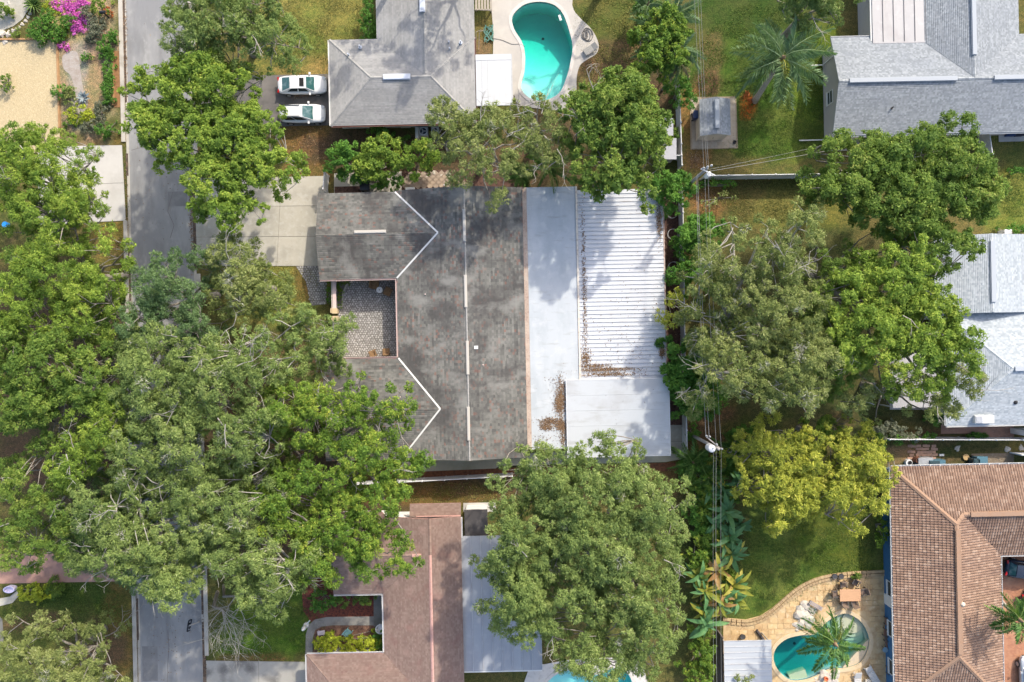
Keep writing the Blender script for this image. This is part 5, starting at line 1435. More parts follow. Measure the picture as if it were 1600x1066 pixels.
G1 = 'oaks massed over the street'
OAK = dict(a=1.05, cover=1.9, dens=395, leaf=.195, sub=18, stream=.45, depth=.55, asp=.36, irr=.2)
tree('live_oak', 'olive green oak over the gravel court, its edge on the white driveway', [(46, 275, 84, 84), (112, 308, 40, 42), (30, 230, 50, 40), (75, 335, 66, 44)], 9, 2.0, LM['yellowgreen'], seed=1, twigs=40, group=G1, **{**OAK, 'leaf': .20, 'cover': 2.6})
tree('camphor_tree', 'bright green puffy tree hiding the street beside the parked cars', [(255, 150, 66, 50), (325, 130, 72, 52), (285, 215, 66, 56), (365, 215, 70, 66), (330, 285, 50, 46), (365, 328, 48, 34), (412, 258, 50, 46), (222, 195, 40, 38), (405, 190, 40, 36), (300, 105, 44, 26)], 9.5, 1.5, LM['yellowgreen'], a=.95, cover=2.4, dens=430, leaf=.21, stream=.15, depth=.4, irr=.24, r0=.35, twigs=26, seed=2, asp=.55, bk=bark_pale)
tree('live_oak', 'grey green oak at the top edge beside the street, above the lawn', [(330, 10, 92, 66), (425, 58, 42, 48), (290, 50, 44, 44), (380, 50, 60, 50), (400, 0, 60, 40)], 10, 2.0, LM['oak'], seed=3, twigs=50, **{**OAK, 'cover': 2.3})
tree('live_oak', 'yellow green oak at the left edge just south of the white driveway', [(95, 415, 92, 80), (30, 470, 60, 80), (130, 480, 62, 56)], 10, 2.2, LM['yellowgreen'], seed=4, twigs=25, group=G1, **{**OAK, 'cover': 2.0})
tree('live_oak', 'dark grey green oak reaching over the road below its bare shaded stretch', [(262, 450, 70, 66), (230, 500, 50, 44), (300, 520, 40, 40)], 10, 2.2, LM['oakdark'], seed=5, twigs=30, group=G1, **OAK)
tree('young_oak', 'pale yellow green thin crowned tree at the end of the concrete driveway', [(372, 440, 60, 66), (352, 400, 44, 32), (420, 470, 40, 40)], 9, 1.8, LM['olive'], seed=6, twigs=40, moss=.10, **{**OAK, 'cover': 2.1})
tree('live_oak', 'green oak leaning over the courtyard wall of the dark gabled house', [(490, 530, 58, 52), (440, 520, 46, 50), (520, 530, 30, 42), (455, 580, 50, 40)], 9, 1.8, LM['oak'], seed=7, twigs=24, group=G1, **{**OAK, 'cover': 1.8})
tree('live_oak', 'deep green dense oak at the left edge halfway down', [(60, 570, 90, 66), (140, 590, 62, 60), (40, 640, 60, 60)], 11, 2.4, LM['mid'], seed=8, group=G1, **{**OAK, 'cover': 2.1, 'asp': .5})
tree('live_oak', 'oak with yellowing leaves and one orange dead tuft at its edge', [(145, 680, 56, 56), (110, 730, 44, 44), (170, 640, 34, 34)], 11, 2.0, LM['yellowgreen'], seed=9, twigs=20, group=G1, **{**OAK, 'cover': 2.0})
tree('live_oak', 'big pale grey green oak with bare white branches over the hidden street', [(250, 590, 92, 80), (340, 600, 78, 72), (400, 560, 60, 56), (300, 690, 100, 66), (210, 700, 60, 60), (390, 670, 60, 60)], 12, 2.0, LM['oak'], seed=10, twigs=150, moss=.08, r0=.5, group=G1, bk=bark_pale, **{**OAK, 'cover': 2.0, 'depth': .5})
tree('live_oak', 'bright leafy oak whose ragged edge overlaps the dark shingles', [(505, 655, 72, 66), (570, 640, 44, 40), (590, 715, 54, 50), (520, 740, 80, 60), (600, 790, 52, 44), (540, 830, 76, 60), (590, 870, 52, 46), (500, 880, 60, 50), (440, 800, 60, 70), (450, 640, 50, 44), (608, 640, 18, 30)], 11, 1.8, LM['bright'], seed=11, twigs=60, r0=.45, group=G1, **{**OAK, 'cover': 1.7, 'asp': .45, 'irr': .3})
tree('live_oak', 'wide grey green oak covering the street above the lower road', [(330, 790, 90, 66), (250, 850, 84, 62), (350, 870, 80, 60), (170, 800, 70, 60), (270, 920, 60, 36), (420, 880, 66, 56), (180, 870, 60, 44), (410, 930, 44, 34)], 12, 2.0, LM['oak'], seed=12, twigs=150, moss=.10, r0=.5, group=G1, bk=bark_pale, **{**OAK, 'cover': 2.1, 'depth': .5})
tree('live_oak', 'shaded green oak at the left edge above the salmon drive', [(50, 760, 70, 66), (40, 840, 60, 60), (110, 840, 56, 46), (110, 785, 40, 40)], 10, 2.2, LM['mid'], seed=13, twigs=40, group=G1, **{**OAK, 'cover': 2.0})
tree('live_oak', 'round olive oak with pale mossy edge in the bottom left corner', [(80, 1040, 80, 62), (145, 1050, 44, 58), (20, 1040, 50, 60)], 8, 2.0, LM['olive'], seed=14, twigs=60, moss=.14, **{**OAK, 'cover': 2.0})
tree('live_oak', 'huge round grey green oak between the red house and the banana plants', [(910, 770, 100, 76), (830, 830, 74, 84), (960, 860, 130, 110), (880, 930, 100, 90), (1000, 960, 86, 96), (820, 920, 56, 66), (940, 1030, 80, 44), (1030, 800, 60, 60), (800, 745, 40, 34), (860, 740, 60, 44), (960, 740, 60, 44), (930, 830, 100, 90), (796, 860, 50, 76), (812, 960, 52, 50)], 11.5, 2.6, LM['oak'], base=(925, 850), seed=15, twigs=90, moss=.05, r0=.5, **{**OAK, 'cover': 2.1, 'depth': .5, 'stream': .6, 'irr': .14})
tree('round_shade_tree', 'dense yellow green rounded tree beside the kidney pool lawn', [(965, 175, 76, 66), (950, 250, 66, 56), (1000, 210, 50, 60), (920, 190, 44, 50), (975, 285, 60, 28), (985, 130, 40, 30)], 9.5, 1.8, LM['mid'], a=.95, cover=2.1, dens=420, leaf=.22, stream=.15, depth=.4, irr=.16, seed=16, twigs=10, asp=.55)
tree('live_oak', 'grey green feathery tree touching the corner of the light grey hip roof', [(745, 225, 66, 58), (700, 200, 38, 40), (765, 190, 44, 32), (690, 170, 22, 20), (785, 270, 24, 36)], 9, 1.8, LM['olive'], seed=17, twigs=36, moss=.05, **{**OAK, 'cover': 2.0})
tree('loose_crowned_tree', 'thin grey twigged tree between the feathery tree and round shade tree', [(840, 185, 46, 36), (820, 230, 44, 46), (862, 230, 30, 50), (830, 165, 30, 18)], 8, 1.6, LM['olive'], seed=18, twigs=90, moss=.1, bk=bark_pale, **{**OAK, 'cover': 1.35, 'depth': .3})
tree('broadleaf_tree', 'dark green spreading tree overlapping the blue grey gable end house', [(1345, 245, 56, 52), (1420, 240, 80, 44), (1500, 260, 66, 56), (1400, 310, 90, 60), (1320, 300, 52, 40), (1500, 320, 60, 50), (1505, 205, 26, 26), (1490, 385, 50, 30), (1440, 350, 50, 30), (1540, 300, 34, 44), (1440, 290, 70, 50), (1370, 270, 60, 50)], 10, 1.9, LM['mid'], seed=19, twigs=26, a=1.1, cover=2.2, dens=390, leaf=.22, stream=.15, depth=.5, irr=.2, r0=.42, asp=.5)
tree('live_oak', 'olive mossy oak with pale bare twigs behind the power lines', [(1180, 400, 84, 66), (1130, 470, 62, 74, -2.5), (1220, 480, 84, 90), (1170, 570, 80, 70), (1230, 600, 70, 60), (1255, 350, 44, 40), (1110, 420, 34, 40, -4), (1270, 560, 46, 60), (1130, 540, 44, 50, -3)], 11, 2.3, LM['olive'], seed=20, twigs=150, moss=.16, r0=.45, bk=bark_pale, **{**OAK, 'cover': 2.0, 'stream': .6})
tree('broadleaf_tree', 'yellow green broad tree hanging over the pale blue grey shingles', [(1390, 440, 76, 56), (1360, 520, 66, 66), (1450, 510, 76, 66), (1320, 470, 40, 50), (1430, 570, 70, 50), (1500, 540, 36, 56), (1310, 540, 46, 50), (1420, 400, 60, 40)], 10.5, 1.9, LM['yellowgreen'], seed=21, twigs=40, a=1.15, cover=1.9, dens=390, leaf=.22, stream=.15, depth=.5, irr=.18, r0=.42, asp=.5)
tree('thin_tree', 'sparse twiggy tree over the white pan porch beside pale shingles', [(1420, 610, 46, 36), (1490, 610, 44, 34), (1340, 610, 50, 56), (1505, 590, 24, 40), (1460, 650, 36, 16)], 8, 1.5, LM['olive'], seed=22, twigs=110, bk=bark, **{**OAK, 'cover': 1.2, 'depth': .3})
tree('golden_tree', 'golden lime tree with drooping tassels over the smooth back lawn', [(1205, 745, 56, 60), (1260, 725, 50, 42), (1250, 790, 50, 34), (1320, 730, 60, 48), (1350, 770, 50, 40), (1300, 690, 44, 22), (1215, 815, 16, 28), (1338, 820, 16, 24), (1385, 745, 26, 30), (1180, 700, 34, 30), (1235, 760, 66, 46), (1300, 765, 50, 40), (1345, 720, 56, 46), (1215, 710, 60, 40)], 7.5, 1.8, LM['lime'], a=.8, cover=1.9, dens=430, leaf=.2, stream=.75, depth=.4, irr=.26, seed=23, asp=.4, twigs=0)
tree('green_understory_tree', 'mid green tree tucked behind the golden lime tree', [(1285, 680, 60, 24), (1350, 690, 36, 20), (1240, 690, 30, 18)], 5.5, 1.0, LM['bright'], seed=24, a=.9, cover=1.5, dens=350, leaf=.24, stream=.3, r0=.2)
tree('live_oak', 'fine leaved oak at the top edge behind the leaning palm', [(1276, 0, 56, 42), (1310, -10, 46, 36), (1262, -25, 40, 30)], 8, 1.6, LM['oak'], seed=25, twigs=20, **{**OAK, 'cover': 2.0})
tree('live_oak', 'tall oak standing off beyond the top edge over the grey hip roof', [(735, -125, 75, 50), (690, -80, 30, 26)], 11, 2.2, LM['oak'], seed=26, **{**OAK, 'cover': 1.1, 'dens': 200, 'leaf': .3})
tree('live_oak', 'oak beyond the top edge whose shade falls on the kidney pool', [(960, -100, 46, 40)], 10, 2.2, LM['oak'], seed=27, **{**OAK, 'cover': 2.6, 'dens': 200, 'leaf': .3})
tree('live_oak', 'oak beyond the top edge that shades the streaked olive lawn', [(595, -95, 45, 40)], 10, 2.2, LM['oak'], seed=28, **{**OAK, 'cover': .9, 'dens': 200, 'leaf': .3})
tree('live_oak', 'lower grey green oak filling between pale branched oaks above the street', [(200, 520, 60, 60), (320, 560, 70, 50), (160, 640, 50, 50), (270, 640, 60, 50)], 8, 1.4, LM['oakdark'], seed=31, group=G1, **{**OAK, 'cover': 1.6, 'depth': .3})
tree('live_oak', 'mid green lower oak under the bright ragged one left of the shingles', [(440, 690, 60, 60), (400, 760, 60, 50), (360, 720, 50, 50), (470, 800, 50, 60)], 8, 1.4, LM['mid'], seed=32, group=G1, **{**OAK, 'cover': 1.6, 'depth': .3})
tree('live_oak', 'lower green oak between the shaded left oak and the wide grey green one', [(130, 850, 60, 50), (210, 800, 60, 60), (100, 780, 40, 40), (225, 900, 40, 40), (170, 745, 50, 40)], 8, 1.4, LM['oakdark'], seed=33, group=G1, **{**OAK, 'cover': 1.6, 'depth': .3})
tree('live_oak', 'yellow green low oak along the kerb above the dark grey green one', [(170, 500, 46, 50), (150, 440, 40, 44), (60, 400, 60, 40), (20, 540, 40, 60)], 8, 1.4, LM['mid'], seed=34, group=G1, **{**OAK, 'cover': 1.6, 'depth': .3})
tree('broadleaf_tree', 'shaded green tree filling between mossy oak and broad yellow green tree', [(1300, 400, 50, 50), (1290, 520, 50, 60), (1310, 590, 40, 40), (1400, 370, 60, 30)], 8, 1.4, LM['mid'], seed=35, **{**OAK, 'cover': 1.6, 'depth': .3})
tree('live_oak', 'grey green oak spreading right over the middle of the hidden street', [(240, 650, 60, 64), (265, 740, 66, 56), (225, 560, 50, 56), (205, 770, 54, 50), (330, 760, 50, 44), (300, 850, 66, 56), (235, 870, 60, 48), (150, 880, 60, 34), (290, 600, 40, 50)], 10, 1.6, LM['oak'], seed=36, twigs=60, group=G1, **{**OAK, 'cover': 1.5, 'depth': .25})
tree('bushy_tree', 'bushy bright green tree wrapped round the palms by the top wires', [(1035, 62, 40, 44), (1048, 30, 30, 28), (1022, 85, 26, 28), (1052, 88, 24, 24)], 6.6, 1.2, LM['bright'], seed=37, a=.75, cover=1.9, dens=360, leaf=.26, stream=.5, r0=.15, depth=.4)
# bare mossy branches hanging over the lower road
def bare(label, px, py, z, base, spread, n, seed, col=bark_pale):
    rng = np.random.default_rng(seed)
    b = P(*base); t = thing('bare_tree', label, 'tree', b)
    tip = P(px, py, z)
    m = M(); m.tube([b, b.lerp(tip, .4) + Vector((0, 0, 1.6)), tip.lerp(b, .25) + Vector((0, 0, .3))], [.18, .13, .09], 6, False); m.build('trunk', bark, t)
    k = M()
    s0 = tip.lerp(b, .25) + Vector((0, 0, .3))
    def grow(p, d, L0, r, lev):
        q = [p]
        for i in range(3):
            d = (d + Vector((rng.normal(), rng.normal(), rng.normal() * .4)) * .22).normalized(); q.append(q[-1] + d * L0 / 3)
        k.tube(q, [r, r * .8, r * .6, r * .35], 3, False)
        if lev:
            for i in range(4):
                d2 = (d + Vector((rng.normal(), rng.normal(), rng.normal() * .4)) * .6).normalized(); grow(q[1 + i % 3], d2, L0 * .62, r * .55, lev - 1)
    for i in range(n):
        a = spread[0] + (spread[1] - spread[0]) * i / max(1, n - 1)
        grow(s0, Vector((math.cos(a), math.sin(a), .12)), 3.0, .042, 3)
    k.build('branches', col, t)
bare('bare pale branched tree fanning out over the kerb of the lower road', 352, 960, 7, (340, 925), (-2.1, -.5), 5, 41)
bare('leafless pale tree fanning out at the bottom of the big oak mass', 378, 935, 8, (350, 915), (-2.4, .2), 3, 42)

# ---- shrubs
SH = dict(a=.5, cover=2.1, dens=440, leaf=.17, stream=.2, depth=.5, irr=.2, cat='shrub', asp=.55)
def shrub(kind, label, lobes, z, hz, mt, seed, group=None, **k): return tree(kind, label, lobes, z, hz, LM[mt] if isinstance(mt, str) else mt, seed=seed, group=group, **{**SH, **k})
shrub('shrub', 'deep green rounded shrub left of the golden one by the hip roof house', [(538, 247, 32, 30)], 3.0, .9, 'deep', 51, a=.7, dens=420, leaf=.2)
shrub('shrub', 'yellow green large shrub between two dark green shrubs below the hip roof', [(594, 247, 38, 30), (575, 262, 24, 20)], 3.4, .9, 'yellowgreen', 52, a=.7, leaf=.22)
shrub('shrub', 'mixed green shrub next to the feathery tree along the fence line', [(642, 250, 32, 30), (668, 240, 20, 22)], 3.4, .9, 'bright', 53, a=.7, leaf=.2)
shrub('shrub', 'dark shrub hugging the shaded white wall of the hip roof house', [(592, 207, 22, 13)], 1.6, .5, 'deep', 54)
shrub('shrub', 'low dark plant beside the air conditioners', [(630, 218, 12, 9)], 1.0, .3, 'deep', 55)
shrub('shrub', 'green plants spilling over side walk below the shrubs', [(590, 282, 46, 10), (560, 272, 24, 10)], 1.8, .4, 'deep', 56)
shrub('hedge', 'tall narrow green hedge against the corner of the hip roof house', [(573, 20, 13, 36), (577, 46, 10, 12)], 2.0, .7, 'deep', 57, a=.6, cat='hedge')
shrub('shrub', 'round bright green shrub at the corner of the ribbed patio roof', [(1056, 297, 34, 38)], 4.0, 1.0, 'deep', 58, a=.75, leaf=.22, dens=420)
shrub('shrub', 'dark green shrub under the wires above the two fence gaps', [(1105, 365, 36, 30), (1080, 370, 26, 28)], 3.2, 1.0, 'deep', 59, a=.7, leaf=.22)
shrub('shrub', 'dark green shrub at fence between the two white fence gaps', [(1080, 388, 26, 22)], 2.6, .8, 'deep', 60, a=.6)
shrub('shrub', 'green shrub below the short visible piece of white fence', [(1078, 428, 30, 30), (1100, 430, 26, 28)], 3.0, .8, 'deep', 61, a=.7)
shrub('shrub', 'thin yellow green bush overhanging the ribbed roof corner', [(1055, 465, 20, 22), (1048, 505, 20, 24), (1070, 485, 16, 22)], 4.2, .9, 'lime', 62, cover=.95, dens=300, twigs=0)
shrub('shrub', 'large deep green bush between the fence and the power lines', [(1085, 565, 44, 46), (1098, 620, 40, 38), (1066, 600, 26, 38)], 3.8, 1.2, 'deep', 63, a=.8, leaf=.24, dens=420)
shrub('shrub', 'small round dark green shrub beside the fence above the second pole', [(1083, 676, 10, 11)], 1.2, .4, 'deep', 64, a=.4)
shrub('shrub', 'twiggy pale bush right of the first utility pole', [(1130, 305, 26, 18)], 1.8, .5, 'olive', 65, cover=.7, dens=160)
shrub('shrub', 'low dark shrubs along white fence next to the first pole', [(1115, 288, 20, 6), (1140, 286, 16, 5)], .9, .3, 'deep', 66)
shrub('shrub', 'dark leafy bush at the top edge above olive lawn', [(1003, 18, 16, 18), (1012, 5, 14, 12)], 2.0, .7, 'deep', 67)
shrub('shrub', 'green bush growing through the fence beside the shed pad', [(1062, 140, 22, 26), (1075, 160, 12, 16)], 2.6, .8, 'deep', 68, a=.6)
shrub('shrub', 'little green and yellow bush between two lean-to roofs', [(1047, 205, 10, 16)], 1.6, .5, 'mid', 69)
shrub('shrub', 'vivid lime rounded shrub on the lower left lawn', [(44, 927, 17, 15), (62, 927, 13, 13)], 1.1, .45, 'gold', 70, a=.36, leaf=.2, asp=.6)
shrub('shrub', 'dark spiky shrub next to the vivid lime one', [(84, 922, 14, 14)], .8, .3, 'mid', 71)
shrub('hedge', 'yellow variegated hedge in front of the red house garage wing', [(510, 1008, 22, 14), (545, 1009, 22, 14), (577, 1008, 20, 14)], 1.0, .35, 'gold', 72, a=.34, leaf=.2, asp=.6, cat='hedge')
shrub('shrub', 'dark green shrub over the red mulch bed', [(500, 940, 22, 20)], 1.8, .6, 'deep', 73, a=.5)
shrub('shrub', 'pale green low bush along the eave above red mulch', [(545, 936, 26, 9), (575, 935, 18, 9)], 1.4, .4, 'mid', 74)
shrub('shrub', 'green strappy plant in the corner of the red house court', [(592, 1005, 8, 18)], .9, .3, 'deep', 75)
shrub('shrub', 'bright green bush squeezed against the blue wall', [(1381, 826, 9, 22), (1378, 838, 8, 14)], 1.6, .5, 'bright', 76)
shrub('shrub', 'dark green bushes at the corner of the pale shingle house', [(1462, 656, 16, 9)], 1.2, .4, 'deep', 77)
shrub('shrub', 'grey green spiky bushes along white fence below thin tree', [(1385, 672, 24, 12), (1420, 680, 24, 10)], 1.2, .4, 'grey', 78)
shrub('shrub', 'mid green bush in the narrow bed near the fence end', [(1445, 684, 20, 7), (1405, 686, 16, 6)], 1.0, .3, 'deep', 79)
shrub('shrub', 'low green plants beside the worn brick walk', [(1530, 682, 20, 5)], .5, .2, 'deep', 80, a=.3)
shrub('shrub', 'green shrub at the far right edge above the pale shingles', [(1590, 361, 14, 5)], 1.2, .4, 'deep', 81)
shrub('shrub', 'dark shrub at right edge on the lawn by the meter pad', [(1592, 268, 12, 7)], 1.2, .4, 'deep', 82)
shrub('shrub', 'dark undergrowth tangle below the big round oak and second pole', [(1095, 740, 34, 30), (1120, 775, 26, 26), (1090, 800, 30, 34), (1110, 850, 26, 34)], 2.2, .8, 'deep', 83, a=.7, leaf=.24, dens=330)
shrub('shrub', 'dark green undergrowth behind the golden lime tree', [(1170, 690, 30, 22), (1150, 720, 20, 24)], 2.2, .7, 'deep', 84, a=.7, leaf=.24, dens=330)
shrub('shrub', 'yellowing bush just below the white transformer can', [(1122, 718, 14, 16), (1124, 752, 10, 10)], 2.4, .6, 'lime', 85)
shrub('shrub', 'bright green leafy bush at the bottom left of the white shelter', [(1100, 1030, 22, 26), (1095, 1060, 24, 20)], 2.2, .7, 'bright', 86, a=.6, leaf=.24)
shrub('shrub', 'potted looking green bush on the terrace edge near the table', [(1338, 900, 8, 7)], .5, .2, 'mid', 87, a=.25)
shrub('shrub', 'brown green weedy plant against the bottom white shelter roof', [(1165, 1062, 14, 8)], 2.8, .4, 'olive', 88, cover=.8)
shrub('shrub', 'leafy mid green shrubs packed along the wires beside the big oak', [(1105, 760, 20, 26), (1112, 800, 22, 26), (1108, 840, 20, 26), (1140, 775, 14, 20), (1090, 870, 18, 24), (1135, 850, 16, 22)], 2.6, .7, 'bright', 90, a=.55, leaf=.26, dens=300, stream=.5)
shrub('shrub', 'yellow green shrubs round the feet of the lower banana clump', [(1100, 900, 18, 20), (1125, 940, 20, 18), (1140, 905, 14, 18), (1098, 985, 16, 26)], 2.0, .6, 'yellowgreen', 91, a=.5, leaf=.26, dens=300, stream=.5)
# front garden, top left
FG = 'plants of the front garden'
for i, (px, py, rx, ry, mt, z, lab) in enumerate([
    (58, 45, 16, 16, 'deep', .9, 'dark green clumpy shrub right of stone lined path'), (72, 30, 12, 14, 'deep', .8, 'green shrub between the spiky plant and the yellow ground cover'),
    (88, 52, 10, 14, 'deep', .7, 'slim dark green shrub nearest the gravel court corner'), (105, 33, 11, 10, 'deep', .8, 'dark round shrub bordered by magenta flowers'),
    (154, 9, 12, 11, 'bright', 1.0, 'bright green round shrub at the top edge by the street'), (137, 18, 11, 9, 'grey', .7, 'silvery shrub beside magenta flowers'),
    (148, 40, 14, 14, 'grey', .7, 'silver grey shrub below the magenta flowers'), (143, 56, 10, 9, 'grey', .6, 'grey low shrub over brown mulch'),
    (165, 72, 13, 14, 'deep', .7, 'dark bush by the kerb at the end of the timber edge'), (177, 54, 7, 7, 'deep', .6, 'small dark bush nearest the mailbox'),
    (134, 88, 7, 6, 'deep', .4, 'tiny green bush alone on brown mulch'), (168, 108, 7, 28, 'deep', .6, 'long green hedge strip beside the timber edge'), (168, 138, 8, 22, 'deep', .6, 'lower green hedge strip beside the timber edge'),
    (92, 142, 12, 9, 'deep', .6, 'blue green bush on the timber border of the gravel court'), (108, 150, 10, 12, 'olive', .5, 'straw coloured bush right of the gravel court timber'),
    (122, 178, 20, 12, 'gold', .5, 'yellow straw tuft below the grey agave'), (110, 192, 8, 7, 'bright', .5, 'small vivid green plant near the oak edge'),
    (140, 198, 14, 9, 'grey', .5, 'silvery plant with yellow blooms by the driveway bed'), (162, 202, 14, 9, 'deep', .7, 'dark green plant at the south end of the garden'),
    (26, 51, 7, 6, 'mid', .4, 'small bush beside the white stones'), (4, 128, 12, 10, 'bright', .8, 'bright green plant at left edge of gravel court'), (2, 12, 12, 8, 'bright', 1.0, 'bright green bush in the top left corner'),
    (155, 172, 8, 16, 'grey', .4, 'grey weedy plants left of the bright camphor edge')]):
    shrub('garden_shrub', lab, [(px, py, rx * 1.2, ry * 1.2)], z, z * .35, mt, 100 + i, FG, a=.34, cover=2.2, leaf=.14, dens=560)
rngf = np.random.default_rng(77)
def carpet(name, label, lobes, mt, z, dens, leaf, seed):
    rng = np.random.default_rng(seed); C = []
    for (px, py, rx, ry) in lobes:
        for i in range(max(4, int(rx * ry / 9))):
            th, r = rng.uniform(0, 6.28), math.sqrt(rng.uniform()); q = P(px + rx * r * math.cos(th), py + ry * r * math.sin(th)); C.append((q.x, q.y, z, rng.uniform(.18, .36)))
    o = link(name, leafmesh(name, np.array(C), LM[mt], dens, leaf, rng, .1, flat=.5)); tag(o, label, kind='stuff'); return o
carpet('magenta_flowers', 'carpet of magenta flowers in the front garden', [(106, 9, 24, 10), (118, 22, 16, 10), (127, 36, 15, 18), (130, 5, 16, 7), (100, 74, 9, 6), (122, 48, 10, 7)], 'pink', .2, 460, .13, 201)
carpet('yellow_ground_cover', 'yellow green ground cover around garden shrubs', [(80, 12, 16, 12), (94, 26, 8, 8), (104, 52, 10, 11)], 'gold', .12, 240, .12, 202)
carpet('red_bush_leaves', 'rust red low leaves beside the mailbox by the street', [(170, 18, 7, 6), (174, 24, 6, 5)], 'red', .25, 330, .13, 203)
carpet('roof_leaf_litter', 'orange brown leaves drifted on the white flat roof', [(875, 625, 5, 14), (862, 660, 12, 5), (876, 668, 7, 6), (853, 668, 5, 4)], 'dry', .0, 1, .1, 204)
# ---------------------------------------------------------------- leaf litter lying on roofs
def litter(name, label, spots, z, n, mt, leaf, seed):
    rng = np.random.default_rng(seed); V = []
    for (px, py, rx, ry, w) in spots:
        k = int(n * w)
        p = P(px, py, z)
        xy_ = rng.normal(size=(k, 2)) * np.array([px2m(rx, z), px2m(ry, z)]) * .5
        c = np.stack([p.x + xy_[:, 0], p.y + xy_[:, 1], np.full(k, z) + rng.uniform(.01, .05, k)], 1)
        a = rng.uniform(0, 6.28, k); s = leaf * rng.uniform(.5, 1.2, k)
        d = np.stack([np.cos(a) * s, np.sin(a) * s, rng.normal(size=k) * .2 * s], 1); e = np.stack([-np.sin(a) * s * .6, np.cos(a) * s * .6, rng.normal(size=k) * .2 * s], 1)
        V.append(np.stack([c - d, c + e, c + d, c - e], 1).reshape(-1, 3))
    V = np.concatenate(V)
    o = link(name, np_mesh(name, V, np.arange(len(V)).reshape(-1, 4), mt, rng.uniform(0, 1, len(V) // 4)))
    return tag(o, label, kind='stuff')
lit_m = leaf_mat('fallen_leaf', [(0, (.09, .055, .035)), (.4, (.17, .10, .055)), (.8, (.24, .145, .075)), (1, (.34, .25, .16))], .05)
bpy.data.objects.remove(bpy.data.objects['roof_leaf_litter'])
litter('leaf_litter', 'orange brown leaves drifted beside the white slab roof', [(877, 620, 8, 30, 1.0), (873, 632, 8, 16, .7), (860, 658, 18, 6, .5), (853, 667, 10, 6, .4), (876, 664, 10, 10, .7), (880, 680, 6, 20, .4), (845, 688, 20, 10, .12), (870, 600, 20, 16, .08)], 2.73, 900, lit_m, .055, 301)
litter('leaf_litter', 'brown leaves caught along the ribs of the white patio roof', [(935, 578, 36, 4, .5), (950, 585, 50, 3, .5), (930, 572, 26, 3, .3), (960, 577, 46, 2.5, .3), (915, 560, 8, 16, .4), (1034, 550, 5, 8, .3), (1030, 345, 5, 30, .5), (912, 400, 4, 90, .4), (914, 500, 4, 80, .4), (1000, 470, 60, 120, .15), (960, 540, 60, 60, .15)], 2.67, 900, lit_m, .06, 302)
litter('leaf_litter', 'scattered brown leaves on the ground at the fence and yard edges', [(690, 768, 120, 18, .5), (1088, 250, 14, 14, .4), (480, 230, 30, 40, .5), (1110, 310, 40, 20, .4), (465, 150, 20, 5, .2), (1050, 450, 8, 140, .3), (180, 385, 14, 20, .2)], .03, 700, lit_m, .07, 303)

litter('gutter_litter', 'brown leaves and dirt along both street gutters', [(196, 60, 3, 120, .5), (198, 330, 3, 90, .4), (299, 340, 3, 90, .8), (320, 985, 3, 70, .6), (212, 1000, 3, 70, .5), (250, 250, 60, 200, .25), (265, 1010, 40, 60, .15)], .035, 500, lit_m, .06, 304)
def tufts(name, label, spots, mt, seed):
    rng = np.random.default_rng(seed); V = []
    for (px, py, rx, ry, k) in spots:
        p = P(px, py); th, r = rng.uniform(0, 6.283, k), np.sqrt(rng.uniform(0, 1, k))
        x, y = p.x + np.cos(th) * r * px2m(rx), p.y + np.sin(th) * r * px2m(ry)
        keep = (np.sin(x * 1.7 + 1.3 * np.sin(y * 1.1)) + np.sin(y * 2.3 + x * .7) + rng.normal(size=k) * .8) > -.3
        x, y = x[keep], y[keep]; k = len(x)
        a = rng.uniform(0, 6.28, k); s = rng.uniform(.04, .12, k); h = rng.uniform(.04, .12, k)
        b = np.stack([np.cos(a) * s * .4, np.sin(a) * s * .4, np.zeros(k)], 1); o = np.stack([x, y, np.zeros(k)], 1)
        V.append(np.stack([o - b, o + b, o + np.stack([-np.sin(a) * s, np.cos(a) * s, h], 1)], 1).reshape(-1, 3))
    V = np.concatenate(V)
    return tag(link(name, np_mesh(name, V, np.arange(len(V)).reshape(-1, 3), mt, rng.uniform(0, 1, len(V) // 3))), label, kind='stuff')
gr_a = leaf_mat('grass_blade', [(0, (.045, .085, .018)), (.5, (.09, .14, .03)), (1, (.17, .20, .05))], .25, .1)
gr_b = leaf_mat('dry_grass_blade', [(0, (.09, .10, .03)), (.5, (.18, .17, .05)), (1, (.30, .26, .09))], .25, .1)
tufts('grass', 'short green grass of the back and front lawns', [(1190, 130, 110, 125, 26000), (1250, 870, 120, 75, 20000), (420, 985, 90, 46, 8000), (110, 960, 100, 50, 8000), (1585, 300, 30, 40, 2500)], gr_a, 401)
tufts('grass', 'drier olive grass by the pool and along the top lawn', [(500, 60, 90, 70, 12000), (965, 50, 70, 100, 12000), (1210, 310, 90, 40, 8000), (690, 770, 120, 15, 3000), (440, 450, 60, 45, 5000)], gr_b, 402)

